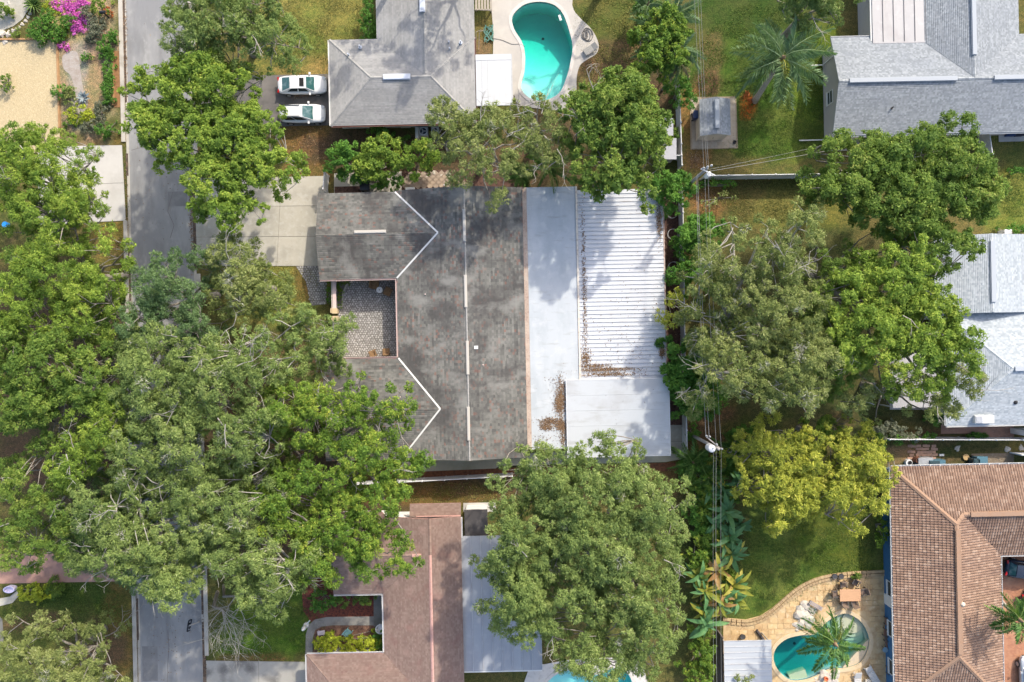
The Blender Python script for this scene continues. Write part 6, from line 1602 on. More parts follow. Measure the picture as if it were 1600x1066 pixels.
# ---------------------------------------------------------------- palms and banana plants
frond_m = leaf_mat('palm_leaflet', [(0, (.085, .165, .080)), (.5, (.16, .27, .13)), (1, (.29, .39, .21))], .3, .4)
frond_g = leaf_mat('green_palm_leaflet', [(0, (.05, .135, .03)), (.5, (.105, .23, .05)), (1, (.22, .34, .08))], .3, .4)
frond_y = leaf_mat('yellow_palm_leaflet', [(0, (.16, .17, .03)), (.5, (.30, .30, .05)), (1, (.45, .42, .09))], .25, .2)
frond_d = leaf_mat('dead_palm_leaflet', [(0, (.22, .16, .09)), (.5, (.33, .25, .15)), (1, (.42, .34, .22))], .1, .1)
def frond_data(L_, mt, droop, n=30, ll=.62, seed=0, w=.05):
    """feather frond along +X arching downwards: rachis and two rows of leaflets"""
    rg = random.Random(seed); V, Fc, T = [], [], []
    def pt(t): return Vector((L_ * t * (1 - .12 * droop * t), 0, L_ * (.32 * t - (.32 + .55 * droop) * t * t)))
    for i in range(8):
        a, b = pt(i / 8), pt((i + 1) / 8); wd = .045 * (1 - i / 9); k = len(V)
        V += [a + Vector((0, wd, 0)), b + Vector((0, wd, 0)), b - Vector((0, wd, 0)), a - Vector((0, wd, 0))]; Fc.append((k, k + 1, k + 2, k + 3)); T.append(.95)
    for i in range(n):
        t = .13 + .87 * (i + .5) / n; p = pt(t)
        fl = ll * (.45 + .55 * math.sin(math.pi * min(1, t * .9 + .12))) 
        for s in (-1, 1):
            d = Vector((.38 + .45 * t + rg.uniform(-.16, .16), s * (1 - .3 * t), -.25 * droop - rg.uniform(.0, .55) + rg.choice((0, 0, .35)))).normalized()
            sd = Vector((1, 0, .2)).cross(d).normalized().cross(d).normalized() * w
            k = len(V); l_ = fl * rg.uniform(.8, 1.15)
            V += [p - sd * .6, p + d * l_ * .55 - sd + Vector((0, 0, .02)), p + d * l_ + Vector((0, 0, -.10 * l_)), p + d * l_ * .55 + sd]; Fc.append((k, k + 1, k + 2, k + 3)); T.append(rg.random())
    return np_mesh('frond', np.array([tuple(v) for v in V]), np.array(Fc), mt, np.array(T))
def palm(label, base, top, zt, L_, n, seed, mts=(None,), lean_rot=0, ll=.62, yellow=(), dead=0, kind='palm_tree', r=.2, group=None, tilt=(.55, -.55)):
    rg = random.Random(seed)
    b, t_ = P(*base), P(*top, zt)
    t = thing(kind, label, 'palm', b, group)
    m = M()
    pts = [b.lerp(t_, k / 6) + Vector((0, 0, .25 * math.sin(math.pi * k / 6) * 0)) for k in range(7)]
    m.tube(pts, [r * 1.45, r * 1.1, r, r * .95, r * .9, r * .9, r * 1.15], 9); m.build('trunk', palm_bark, t, smooth=True)
    ds = [frond_data(L_ * rg.uniform(.85, 1.05), frond_m, d, 46, ll * 1.1, seed + i) for i, d in enumerate((.75, 1.0, 1.25))]
    dy = frond_data(L_ * .7, frond_y, .8, 26, ll * .8, seed)
    if not ('lawn' in label or 'clump' in label): ds = [frond_data(L_ * rg.uniform(.85, 1.05), frond_g, d, 46, ll * 1.15, seed + i) for i, d in enumerate((.75, 1.0, 1.25))]
    dd = frond_data(L_ * .9, frond_d, 1.5, 20, ll, seed)
    for i in range(n):
        az = i * 2.39996 + rg.uniform(-.35, .35); k = i / n
        el = tilt[0] + (tilt[1] - tilt[0]) * k + rg.uniform(-.1, .1)
        me = dy if i in yellow else (dd if i >= n - dead else ds[rg.randrange(3)])
        o = link('frond', me, t, t_ - b, (rg.uniform(-.6, .6), -el, az)); o.scale = (rg.uniform(.78, 1.06),) * 3
    bs = M(); bs.lathe(t_ - Vector((0, 0, .5)), [(r * 1.2, 0), (r * 1.5, .3), (r * .9, .8), (.02, 1.2)], 8); bs.build('crownshaft', surf('palm_boot', (.26, .17, .10), .9, (((.14, .09, .06), 4, .45, .65, None, .7),)), t, smooth=True)
    return t
palm('leaning palm with feathery fronds on the green lawn left of the gable house', (1179, 158), (1222, 92), 6.4, 4.3, 32, 5, ll=.95, yellow=(2,), dead=0, r=.24, tilt=(1.0, -.35))
palm('feathery palm with one yellow young frond leaning across the terrace pool', (1292, 985), (1304, 1006), 7.5, 3.7, 18, 6, ll=.6, yellow=(3,), r=.17)
palm('bright green palm on the brick drive by the tile roof', (1560, 935), (1592, 968), 6.5, 2.7, 14, 7, ll=.6, r=.16)
for i, (bx, by, tx, ty, z, L_, n, lab, dead) in enumerate([
    (1020, 75, 1036, 55, 6, 2.6, 15, 'bushy bright palm in the middle of the palm clump by the top wires', 0), (1025, 95, 1025, 80, 5, 2.4, 12, 'lower left palm of the clump by the top wires', 0), (1045, 60, 1052, 25, 6, 2.5, 13, 'upper palm of the clump by the top wires', 0),
    (1050, 100, 1062, 78, 5.5, 2.6, 12, 'right palm of the clump with pale dead fronds', 3), (1035, 140, 1062, 98, 5.0, 2.2, 10, 'leaning palm with pale trunk and dried fronds below the clump', 5), (1015, 60, 1020, 45, 5, 2.3, 12, 'left palm of the clump beside olive lawn', 0)]):
    palm(lab, (bx, by), (tx, ty), z, L_, n, 20 + i, ll=.55, dead=dead, yellow=(1,) if i == 0 else (), kind='clumping_palm', r=.1, group='palm clump by the top wires')
for i, (px, py, z, L_, lab) in enumerate([(858, 262, 3, 2.6, 'shaded low palm below the round shade tree'), (1082, 722, 2.2, 2.4, 'low palm at the corner of the side walk'), (1105, 745, 2.4, 2.3, 'low palm right under the transformer pole'), (1150, 700, 2.5, 2.0, 'dark low palm left of the golden lime tree'),
    (815, 275, 2.5, 1.8, 'little dark palm at the end of the flat roof'), (1012, 8, 3.5, 1.8, 'grey green palm at the top edge above clump'), (1165, 705, 2.0, 1.8, 'low palm touching the golden tree')]):
    palm(lab, (px - 2, py + 2), (px, py), z, L_, 12, 40 + i, ll=.5, kind='low_palm', r=.09, tilt=(.9, -.2))
def cycad(label, px, py, L_, n, mt, seed, w=.07, el=(.9, .05)):
    rg = random.Random(seed); b = P(px, py); t = thing('spiky_plant', label, 'plant', b)
    V = [(0, -w, 0), (L_ * .5, -w * .9, L_ * .12), (L_, 0, -L_ * .05), (L_ * .5, w * .9, L_ * .12), (0, w, 0)]
    me = bpy.data.meshes.new('leaf'); me.from_pydata(V + [(L_ * .5, 0, L_ * .06)], [], [(0, 1, 5), (1, 2, 5), (2, 3, 5), (3, 4, 5), (4, 0, 5)]); me.materials.append(mt)
    for i in range(n): link('leaf', me, t, (0, 0, .12), (0, -(el[0] + (el[1] - el[0]) * i / n), i * 2.39996))
    st_ = M(); st_.disc(b, .12, -.02, .2, 8); st_.build('stem', bark, t)
yucca_m = plain('yucca_leaf', (.085, .15, .022)); agave_m = plain('agave_leaf', (.20, .24, .25))
cycad('big spiky green rosette plant at the top of the front garden', 56, 10, 1.1, 44, yucca_m, 1, .09)
cycad('grey blue agave rosette on brown mulch in the front garden', 133, 154, .75, 18, agave_m, 2, .14, (.8, .1))
def paddle(label, base, top, z, n, L_, wd, mt, seed, kind='banana_plant', group=None):
    rg = random.Random(seed); b = P(*base); t_ = P(*top, z)
    t = thing(kind, label, 'plant', b, group)
    m = M(); m.tube([b, b.lerp(t_, .5), t_], [.16, .13, .09], 7); m.build('stem', surf('banana_stem', (.16, .15, .06), .8), t)
    def leaf(k, mt_):
        V, Fc = [], []
        for i in range(7):
            u = i / 6; x = L_ * u; zz = L_ * (.42 * u - .72 * u * u); w_ = wd * (math.sin(math.pi * min(.985, .1 + u * .9)) ** .7)
            V += [(x, -w_, zz + .25 * w_), (x, 0, zz), (x, w_, zz + .25 * w_)]
        for i in range(6):
            a = i * 3; Fc += [(a, a + 1, a + 4, a + 3), (a + 1, a + 2, a + 5, a + 4)]
        return np_mesh('leaf', np.array(V), np.array(Fc), mt_, np.array([rg.uniform(0, 1) for _ in Fc]) * .4 + .3 * k)
    dat = [leaf(k, q) for k, q in enumerate(mt)]
    n = int(n * 1.9)
    for i in range(n):
        az = i * 2.39996 + rg.uniform(-.3, .3); el = .75 - 1.0 * i / n + rg.uniform(-.15, .15)
        lo = link('leaf', dat[rg.randrange(len(dat))], t, t_ - b - Vector((rg.uniform(-.25, .25), rg.uniform(-.25, .25), .7 * i / n)), (rg.uniform(-.5, .5), -el, az + rg.uniform(-.5, .5))); lo.scale = (rg.uniform(.45, 1.0),) * 3
ban_g = leaf_mat('banana_leaf', [(0, (.055, .15, .05)), (.5, (.11, .25, .085)), (1, (.20, .34, .12))], .3, .4)
ban_y = leaf_mat('yellow_banana_leaf', [(0, (.15, .20, .03)), (.5, (.30, .30, .04)), (1, (.42, .36, .06))], .3, .3)
ban_b = leaf_mat('brown_banana_leaf', [(0, (.25, .13, .04)), (.5, (.36, .20, .06)), (1, (.46, .31, .14))], .2, .2)
BG = 'bananas between the oak and the back lawn'
for i, (bx, by, tx, ty, z, n, L_, mt, lab) in enumerate([
    (1128, 790, 1136, 800, 3.2, 13, 1.7, (ban_g, ban_g, ban_g), 'dark green paddle leaved plant level with the golden tree foot'), (1132, 825, 1142, 838, 3.2, 12, 1.6, (ban_g, ban_g), 'blue green paddle leaved plant leaning onto the smooth lawn'),
    (1135, 862, 1146, 868, 3.0, 12, 1.6, (ban_g, ban_g, ban_y), 'green paddle leaved plant above the yellow bananas'), (1115, 885, 1122, 893, 3.2, 11, 1.5, (ban_b, ban_y, ban_b), 'rusty orange withered banana plant'),
    (1098, 915, 1104, 925, 3.2, 13, 1.7, (ban_y, ban_g, ban_y), 'yellow green banana with tattered leaves next to the big oak'), (1135, 905, 1150, 915, 3.0, 12, 1.8, (ban_g, ban_y, ban_y), 'yellow edged banana reaching over the terrace corner'),
    (1115, 930, 1124, 945, 3.0, 12, 1.6, (ban_y, ban_b, ban_g), 'half brown banana plant above the white shelter'), (1100, 965, 1104, 975, 3.4, 9, 2.0, (ban_g, ban_g), 'tall banana with one long pale leaf near the bottom wires'), (1126, 750, 1132, 770, 3.0, 10, 1.5, (ban_g,), 'slim paddle leaved plant below the transformer'),
    (1148, 742, 1156, 752, 2.8, 10, 1.3, (ban_g,), 'dark paddle leaved plant brushing the golden tree edge'), (1112, 808, 1120, 816, 2.8, 11, 1.4, (ban_g,), 'dark paddle leaved plant left of the wires beside the big oak'), (1146, 815, 1156, 822, 2.6, 9, 1.2, (ban_g,), 'small paddle leaved plant farthest onto the smooth lawn'),
    (1125, 843, 1130, 852, 3.0, 11, 1.4, (ban_g, ban_g, ban_y), 'paddle leaved plant right above the rusty withered one'), (1085, 890, 1090, 900, 2.8, 10, 1.4, (ban_y, ban_g), 'pale green banana half under the big oak'), (1128, 918, 1134, 930, 3.0, 11, 1.4, (ban_y, ban_g, ban_b), 'mixed green and brown banana in the middle of the lower clump'),
    (1142, 930, 1150, 940, 2.6, 9, 1.3, (ban_y, ban_g), 'yellowish banana at the terrace edging corner'), (1095, 945, 1100, 955, 3.0, 10, 1.4, (ban_g, ban_y), 'green banana under the oak edge above the bright bush'), (1108, 765, 1114, 772, 2.8, 11, 1.4, (ban_g,), 'dark paddle leaved plant just left of the pole wires')]):
    paddle(lab, (bx, by), (tx, ty), z, n, L_ * 1.12, .25, mt, 60 + i, group=BG)

# ---------------------------------------------------------------- fences
def fence(name, label, a, b, h=1.8, n=None, mt=None, cat='fence', th=.06):
    A, B = P(*a), P(*b); d = B - A; L_ = d.length; n = n or max(1, round(L_ / 2.3)); rz = math.atan2(d.y, d.x)
    t = thing(name, label, cat, A)
    mt = mt or white_vinyl
    w = L_ / n
    pm = M(); k = 8
    for i in range(k): pm.box((0, 0, 0), (0, 0, 0)) if False else None
    pm.box((0, 0, h * .5), (w - .12, th * .55, h - .25)); pn = pm.data('panel', mt)
    rl = M(); rl.box((0, 0, h - .09), (w - .12, th, .14)); rd = rl.data('rail', mt); rl = M(); rl.box((0, 0, .12), (w - .12, th, .14)); rd2 = rl.data('rail', mt)
    sl_ = M()
    for i in range(1, 12): sl_.box((-w / 2 + w * i / 12, 0, h * .5), (.02, th * .75, h - .30))
    sd_ = sl_.data('boards', mt)
    po = M(); po.box((0, 0, h / 2), (.13, .13, h)); po.lathe((0, 0, h), [(.10, 0), (.10, .04), (.0, .12)], 4); pod = po.data('post', mt)
    for i in range(n + 1): link('post', pod, t, d * i / n, (0, 0, rz))
    for i in range(n):
        c = d * (i + .5) / n
        p = link('panel', pn, t, c, (0, 0, rz)); link('rail', rd, p); link('rail', rd2, p); o = link('boards', sd_, p); o['kind'] = 'stuff'
    return t
fence('vinyl_fence', 'white vinyl fence across the back lawn from the first pole rightwards', (1094, 281), (1345, 277), n=7)
fence('vinyl_fence', 'white vinyl fence running up from the palms past the shed pad', (1059, 265), (1055, 135), n=4)
fence('vinyl_fence', 'white vinyl fence between ribbed roof and the green shrubs', (1060, 300), (1064, 560), n=7)
fence('vinyl_fence', 'white vinyl fence beside the narrow concrete side walk', (1064, 560), (1067, 705), n=4)
fence('vinyl_fence', 'white vinyl fence between dark gabled house and the red roof', (560, 752), (800, 739), n=7)
fence('vinyl_fence', 'white vinyl fence between the pale shingle and tile roofed houses', (1375, 683), (1660, 684), n=7)
fence('side_fence', 'short white fence stub touching the small grey roofs', (1036, 250), (1058, 250), n=1)
fence('vinyl_fence', 'white fence stub below the right end of the blue grey roof', (1527, 212), (1532, 248), n=1)
fence('side_gate', 'white gate closing the walk beside the dark gabled house', (514, 276), (512, 301), n=1, cat='gate')
fence('side_gate', 'white gate with panel near far right of the dirt side yard', (1578, 707), (1640, 708), n=1, h=1.7, cat='gate')
fence('wood_fence', 'brown wooden fence along the left side of the white shelter', (1121, 985), (1122, 1090), n=4, mt=surf('old_brown_wood', (.15, .115, .10), .9, (((.08, .06, .055), 2, .45, .7, None, .7),)))
# courtyard wall with pink cap
cw_ = thing('courtyard_wall', 'low wall with pinkish cap closing the street side of the courtyard', 'wall', P(523, 500))
for (a, b) in (((522, 438), (523, 484)), ((524, 500), (526, 560))):
    m = M(); m.bar(P(*a, .75), P(*b, .75), .22, 1.5); m.build('wall', wall_beige, cw_); m = M(); m.bar(P(*a, 1.54), P(*b, 1.54), .32, .08); m.build('cap', pink_trim, cw_)
for q in ((523, 486), (524, 498)):
    m = M(); m.box(P(*q, .85), (.42, .42, 1.7)); m.box(P(*q, 1.74), (.5, .5, .1)); m.build('pier', surf('tan_pier', (.5, .38, .22), .8), cw_)
ch = M(); ch.prism(poly([(511, 440), (521, 440), (521, 474), (511, 474)]), 0, .55)
shrub('hedge', 'dark clipped hedge strip outside the courtyard wall', [(516, 450, 5, 12), (516, 466, 5, 10)], .6, .2, 'deep', 140, a=.28, leaf=.12, dens=600, cat='hedge')
shrub('ground_cover', 'bright green planting in the curved courtyard planter', [(531, 448, 6, 8), (531, 465, 6, 14), (542, 442, 8, 4)], .25, .08, 'bright', 141, a=.26, leaf=.12, dens=600, cat='planting')

# ---------------------------------------------------------------- utility poles and wires
pole_w = surf('grey_pole_wood', (.33, .31, .285), .9, (((.2, .18, .16), 2, .45, .7, (1, 1, .2), .7),))
def pole(label, top, z, base_off=(0, 0)):
    T = P(*top, z); b = Vector((T.x + base_off[0], T.y + base_off[1], 0))
    t = thing('utility_pole', label, 'utility pole', b)
    m = M(); m.tube([b, b.lerp(T, .5), T], [.17, .15, .12], 10); m.build('pole', pole_w, t, smooth=True)
    return t, T
t, PT1 = pole('grey utility pole leaning up from the fence corner near the shed', (1105, 263), 9.5)
for k, dx in enumerate((-.32, .02, .34)):
    m = M(); m.lathe(PT1 + Vector((dx, .1 * k, -.1)), [(.07, 0), (.11, .1), (.07, .16), (.1, .24), (.03, .34)], 8); m.build('insulator', grey_metal, t)
m = M(); m.bar(PT1 + Vector((-.5, 0, -.15)), PT1 + Vector((.7, -.6, -.15)), .1, .1); m.build('arm', grey_metal, t)
m = M(); m.lathe(PT1 + Vector((.28, -.38, -1.3)), [(.2, 0), (.24, .05), (.24, .75), (.2, .85), (.05, .9)], 12); m.build('transformer', white_vinyl, t)
t, PT2 = pole('grey utility pole carrying a white transformer can by the side walk', (1123, 702), 9.5)
m = M(); c = P(1110, 700, 8.6) ; m.lathe(c - Vector((0, 0, .5)), [(.28, 0), (.33, .06), (.33, .95), (.27, 1.05), (.12, 1.12)], 16); tr = m.build('transformer', white_vinyl, t)
m = M(); m.tube([c + Vector((.08, .1, .55)), c + Vector((.08, .1, .75))], .06, 8); m.build('bushing', grey_metal, tr)
m = M(); m.bar(c, Vector((PT2.x - .25, PT2.y, 8.6)), .08, .12); m.build('bracket', grey_metal, t)
for q in ((1103, 681), (1108, 682), (1119, 694), (1127, 701)):
    m = M(); m.lathe(P(*q, 9.0), [(.05, 0), (.09, .1), (.06, .16), (.09, .24), (.03, .34)], 8); m.build('insulator', grey_metal, t)
m = M(); m.bar(P(1103, 682, 8.95), P(1127, 702, 8.95), .09, .1); m.build('arm', pole_w, t)
wire_m = surf('wire', (.26, .26, .25), .6)
def wire(label, pts, r=.010, grp='power lines'):
    m = M(); out = []
    for a, b in zip(pts[:-1], pts[1:]):
        A, B = P(*a), P(*b); sag = .012 * (B - A).length
        for i in range(9):
            t = i / 8
            if i == 0 and out: continue
            out.append(A.lerp(B, t) - Vector((0, 0, sag * 4 * t * (1 - t))))
    m.tube(out, r, 4, False)
    o = m.build('power_line', wire_m, None, loc=out[0]); tag(o, label, 'wire', grp)
wire('leftmost wire from the top edge to the first pole', [(1080, -120, 9.2), (1100, 262, 9.4)]); wire('middle wire running from the top edge to the first pole', [(1086, -120, 9.3), (1104, 258, 9.5)]); wire('right wire of the three running from top edge to first pole', [(1091, -120, 9.3), (1107, 262, 9.5)])
wire('left low wire of the pair between the two poles', [(1088, 275, 8.0), (1103, 682, 9.1)], .018); wire('second wire from the left between the two poles', [(1090, 272, 8.0), (1108, 683, 9.1)], .018)
wire('third wire from the left between the two poles', [(1101, 264, 9.3), (1119, 694, 9.2)]); wire('rightmost wire between the two poles', [(1106, 266, 9.4), (1127, 701, 9.3)])
wire('left wire from the transformer pole to the bottom edge', [(1115, 702, 9.2), (1117, 1200, 9.2)]); wire('right wire from the transformer pole to the bottom edge', [(1127, 701, 9.3), (1129, 1200, 9.3)]); wire('thin service wire hanging between the two bottom wires', [(1119, 703, 8.2), (1122, 1200, 8.4)], .014)
wire('service wire slanting from the first pole to the blue grey roof', [(1107, 268, 9.0), (1330, 229, 3.2)], .018, 'service wires'); wire('lower thin wire slanting from the first pole past the lawn', [(1107, 265, 9.2), (1345, 215, 3.4)], .012, 'service wires')

# ---------------------------------------------------------------- cars
car_white = surf('pearl_white_paint', (.68, .69, .70), .22, spec=.6); car_silver = surf('silver_paint', (.50, .52, .53), .28, metal=.45); car_dark = surf('dark_blue_paint', (.02, .028, .045), .2, spec=.7); car_black = surf('black_trim', (.012, .012, .013), .4); rub = surf('tyre_rubber', (.02, .02, .02), .9); rimm = surf('alloy_rim', (.55, .55, .56), .35, metal=.7)
lampg = surf('lamp_glass', (.55, .57, .6), .1); lampr = surf('red_lamp', (.35, .01, .01), .2)
def car(label, at, rz, body_m, L_=4.7, W=1.82, hb=.92, hr=1.42, roof=(-.95, .55), base=(-1.9, 1.25), sunroof=False, rails=False, group=None, roof_m=None):
    """front towards +X; roof and base give the ends of the roof and of the glasshouse"""
    o0 = P(*at); t = thing('parked_car', label, 'car', o0, group, rz)
    def add(m, name, mt, par=None, smooth=False):
        me = m.data(name, mt, (0, 0, 0), smooth); return link(name, me, par or t)
    h = L_ / 2
    st = [(-h, .62, .42, .66), (-h + .10, .80, .30, hb - .10), (-h + .45, .92, .24, hb - .01), (-h * .45, 1.0, .22, hb), (0, 1.0, .22, hb - .01), (h * .45, 1.0, .22, hb - .03), (h * .68, .98, .22, hb - .10), (h - .35, .92, .24, hb - .20), (h - .10, .78, .28, hb - .30), (h, .58, .40, hb - .40)]
    V, Fc = [], []
    w2 = W / 2
    for (x, w, zl, zt) in st:
        hw_ = w2 * w
        V += [(x, -hw_ * .9, zl), (x, -hw_, zl + (zt - zl) * .45), (x, -hw_ * .97, zt - .10), (x, -hw_ * .84, zt - .01), (x, 0, zt + .035), (x, hw_ * .84, zt - .01), (x, hw_ * .97, zt - .10), (x, hw_, zl + (zt - zl) * .45), (x, hw_ * .9, zl)]
    for i in range(len(st) - 1):
        for j in range(8):
            a = i * 9 + j; Fc.append((a, a + 9, a + 10, a + 1))
        Fc.append((i * 9 + 8, i * 9 + 17, i * 9 + 9, i * 9))
    Fc.append(tuple(range(9))); Fc.append(tuple(range(len(V) - 1, len(V) - 10, -1)))
    me = bpy.data.meshes.new('body'); me.from_pydata(V, [], Fc); me.materials.append(body_m); me.polygons.foreach_set('use_smooth', [True] * len(Fc)); me.update()
    bo = link('body', me, t); sb = bo.modifiers.new('round', 'SUBSURF'); sb.levels = 1; sb.render_levels = 1
    # glasshouse: body coloured pillars and roof, glass a little proud
    wb, wr = w2 * .90, w2 * .68; zb_, zr_ = hb - .06, hr
    B = [(base[0], -wb * .86, zb_), (base[1], -wb * .86, zb_ - .03), (base[1], wb * .86, zb_ - .03), (base[0], wb * .86, zb_)]
    R = [(roof[0], -wr * .92, zr_ - .03), (roof[1], -wr * .92, zr_ - .02), (roof[1], wr * .92, zr_ - .02), (roof[0], wr * .92, zr_ - .03)]
    g = M()
    for i in range(4): g.face([B[i], B[(i + 1) % 4], R[(i + 1) % 4], R[i]])
    add(g, 'pillars', body_m)
    rf = M(); nx_, ny_ = 6, 4; gr = [[(R[0][0] + (R[1][0] - R[0][0]) * i / nx_, -wr * .95 + 2 * wr * .95 * j / ny_, zr_ - .03 + .05 * math.sin(math.pi * i / nx_) * .6 + .05 * math.sin(math.pi * j / ny_)) for j in range(ny_ + 1)] for i in range(nx_ + 1)]
    for i in range(nx_):
        for j in range(ny_): rf.face([gr[i][j], gr[i + 1][j], gr[i + 1][j + 1], gr[i][j + 1]])
    ro = add(rf, 'roof', roof_m or body_m, smooth=True)
    def glass(q, name, k0=.07, k1=.07, mt=glass_green, push=.018):
        q = [Vector(p) for p in q]; c = sum(q, Vector()) / 4; n = (q[1] - q[0]).cross(q[3] - q[0]).normalized()
        if n.dot(c - Vector((0, 0, .9))) < 0: n = -n
        m = M(); m.face([c + (p - c) * (1 - k0) + n * push for p in q]); add(m, name, mt)
    glass([B[1], B[2], R[2], R[1]], 'windscreen', .08); glass([B[0], B[3], R[3], R[0]], 'rear_window', .12)
    for s, (a, b) in ((-1, (0, 1)), (1, (3, 2))):
        e, f = Vector(B[a]).lerp(Vector(B[b]), .16), Vector(B[a]).lerp(Vector(B[b]), .84); gg, hh = Vector(R[a]).lerp(Vector(R[b]), .06), Vector(R[a]).lerp(Vector(R[b]), .94); md, mu_ = e.lerp(f, .5), gg.lerp(hh, .5)
        for q in ([e, md, mu_, gg], [md, f, hh, mu_]): glass(q, 'side_window', .09, mt=glass_dark)
    if sunroof:
        m = M(); m.box((roof[1] - .38, 0, zr_ + .035), (.42, .80, .03)); add(m, 'sunroof', car_black)
    if rails:
        for s in (-1, 1):
            m = M(); m.bar((roof[0] + .1, s * wr * .86, zr_ + .05), (roof[1] - .2, s * wr * .86, zr_ + .06), .05, .05); add(m, 'roof_rail', car_black)
    for s in (-1, 1):
        m = M(); m.box((base[1] - .42, s * (w2 + .07), hb + .02), (.16, .2, .13), 0); add(m, 'mirror', body_m)
        m = M(); m.box((h - .26, s * w2 * .64, hb - .27), (.34, .34, .12), s * -.45); add(m, 'headlight', lampg)
        m = M(); m.box((-h + .12, s * w2 * .62, hb - .18), (.16, .36, .13), s * .3); add(m, 'tail_light', lampr)
        for x in (-h * .58, h * .60):
            m = M(); m.tube([(x, s * (w2 - .2), .32), (x, s * (w2 + .005), .32)], .32, 16); wo = add(m, 'wheel', rub)
            m = M(); m.tube([(x, s * (w2 - .02), .32), (x, s * (w2 + .02), .32)], .21, 10); add(m, 'rim', rimm, wo)
    m = M(); m.box((h - .06, 0, .42), (.10, W * .55, .16)); add(m, 'grille', car_black)
    return t
car('white sedan with dark sunroof, upper of the two cars on the side drive', (475, 136.5), YAW * 0, car_white, sunroof=True)
car('silver white estate car with roof rails, lower of the two on the side drive', (476, 181), -.01, car_white, L_=4.35, W=1.8, hb=.95, hr=1.52, roof=(-1.95, .15), base=(-2.08, 1.08), rails=True)
car('dark blue car reversed under the corner of the tile roof', (1598, 888), -.16, car_dark, L_=4.4, W=1.78, hb=.95, hr=1.5, roof=(-1.6, .3), base=(-1.95, 1.2), sunroof=True)
car('silver grey car nosing in at the bottom right corner', (1601, 1056), math.pi * .5, car_silver, L_=4.4, hb=.95, hr=1.5, roof=(-1.5, .3), base=(-1.95, 1.2))
car('black car mostly hidden by the bright palm at the right edge', (1624, 936), .0, car_dark, L_=4.4, W=1.78)

# ---------------------------------------------------------------- furniture and small things
wick = surf('wicker', (.24, .145, .07), .9, (((.13, .075, .035), 6, .45, .65, None, .7),)); dk_chair = surf('dark_chair_metal', (.10, .085, .075), .6); sling = surf('brown_sling', (.17, .12, .09), .85)
def chair(label, at, rz, fm, sm_, group, s=.62, name='patio_chair'):
    t = thing(name, label, 'chair', P(*at), group, rz)
    def add(m, n, mt): link(n, m.data(n, mt), t)
    m = M(); m.box((0, 0, .42), (s, s, .09)); add(m, 'seat', sm_)
    m = M(); m.box((-s * .5, 0, .68), (.08, s, .55), rot=Matrix.Rotation(-.22, 3, 'Y')); add(m, 'backrest', sm_)
    for j in (-1, 1):
        m = M(); m.bar((-s * .5, j * s * .52, .63), (s * .45, j * s * .52, .63), .08, .05); add(m, 'armrest', fm)
        for i in (-1, 1):
            m = M(); m.box((i * s * .44, j * s * .5, .31), (.06, .06, .62)); add(m, 'leg', fm)
    return t
CG = 'wicker chairs in the cobbled courtyard'
chair('wicker chair up by the eave, left of the round white table', (587, 446), -.2, wick, wick, CG, .72); chair('wicker chair right of the round white table in the courtyard', (607, 456), 2.7, wick, wick, CG, .68)
chair('wicker chair left of the pair at the lower courtyard eave', (584, 552), 1.9, wick, wick, CG, .58); chair('wicker chair in the lower right corner of the courtyard', (605, 549), 1.6, wick, wick, CG, .58)
t = thing('round_table', 'round white metal table between the upper courtyard chairs', 'table', P(595, 454))
m = M(); m.disc(P(595, 454), .30, .68, .72, 24); m.build('tabletop', white_paint, t); m = M(); m.tube([P(595, 454, .02), P(595, 454, .68)], .04, 8); m.build('pedestal', white_paint, t); m = M(); m.disc(P(595, 454), .22, .0, .03, 16); m.build('foot', white_paint, t); m = M(); m.disc(P(595, 454), .05, .72, .78, 10); m.build('finial', dark_grey, t)
# terrace dining set
t = thing('dining_table', 'rectangular tan table on the stone pool terrace', 'table', P(1323, 926)); c = P(1323, 926)
for i in range(5):
    m = M(); m.box(c + Vector((0, -.46 + .23 * i, .74)), (2.0, .222, .05)); m.build('board', surf('terracotta_wood', (.50, .29, .16), .7, (((.40, .22, .12), 2, .45, .7, None, .6),)), t)
for i in (-1, 1):
    for j in (-1, 1):
        m = M(); m.box(c + Vector((i * .88, j * .46, .36)), (.08, .08, .72)); m.build('leg', dk_chair, t)
DG = 'dark chairs around the terrace table'
for (px, py, rz, lab) in ((1314, 911, -1.5, 'dark chair above the left half of the tan table'), (1333, 908, -2.1, 'dark chair above right half of tan table, angled'), (1301, 925, .1, 'dark chair at the left end of the tan table'), (1346, 922, 3.4, 'dark chair at the right end of the tan table'), (1316, 939, 1.5, 'dark chair tucked under the lower left side of the tan table'), (1331, 940, 1.9, 'dark chair pulled out at the lower right of the tan table')):
    chair(lab, (px, py), rz, dk_chair, sling, DG, .56)
WG = 'brown seats along the blue wall'
for (px, py, rz, lab) in ((1385, 968, 3.14, 'brown lounge chair by the blue wall, upper one'), (1383, 986, 3.0, 'brown lounge chair beside the small brown table'), (1386, 1004, 3.3, 'brown chair at the blue wall just above the round fan table')):
    chair(lab, (px, py), rz, dk_chair, surf('rust_cushion', (.22, .115, .075), .9), WG, .66)
chair('dark square chair at the lower end of the blue wall', (1388, 1045), 3.14, dk_chair, dark_grey, WG, .62)
chair('dark brown small chair by the window of the blue wall', (1387, 931), 3.14, dk_chair, surf('cocoa', (.09, .05, .035), .9), WG, .55)
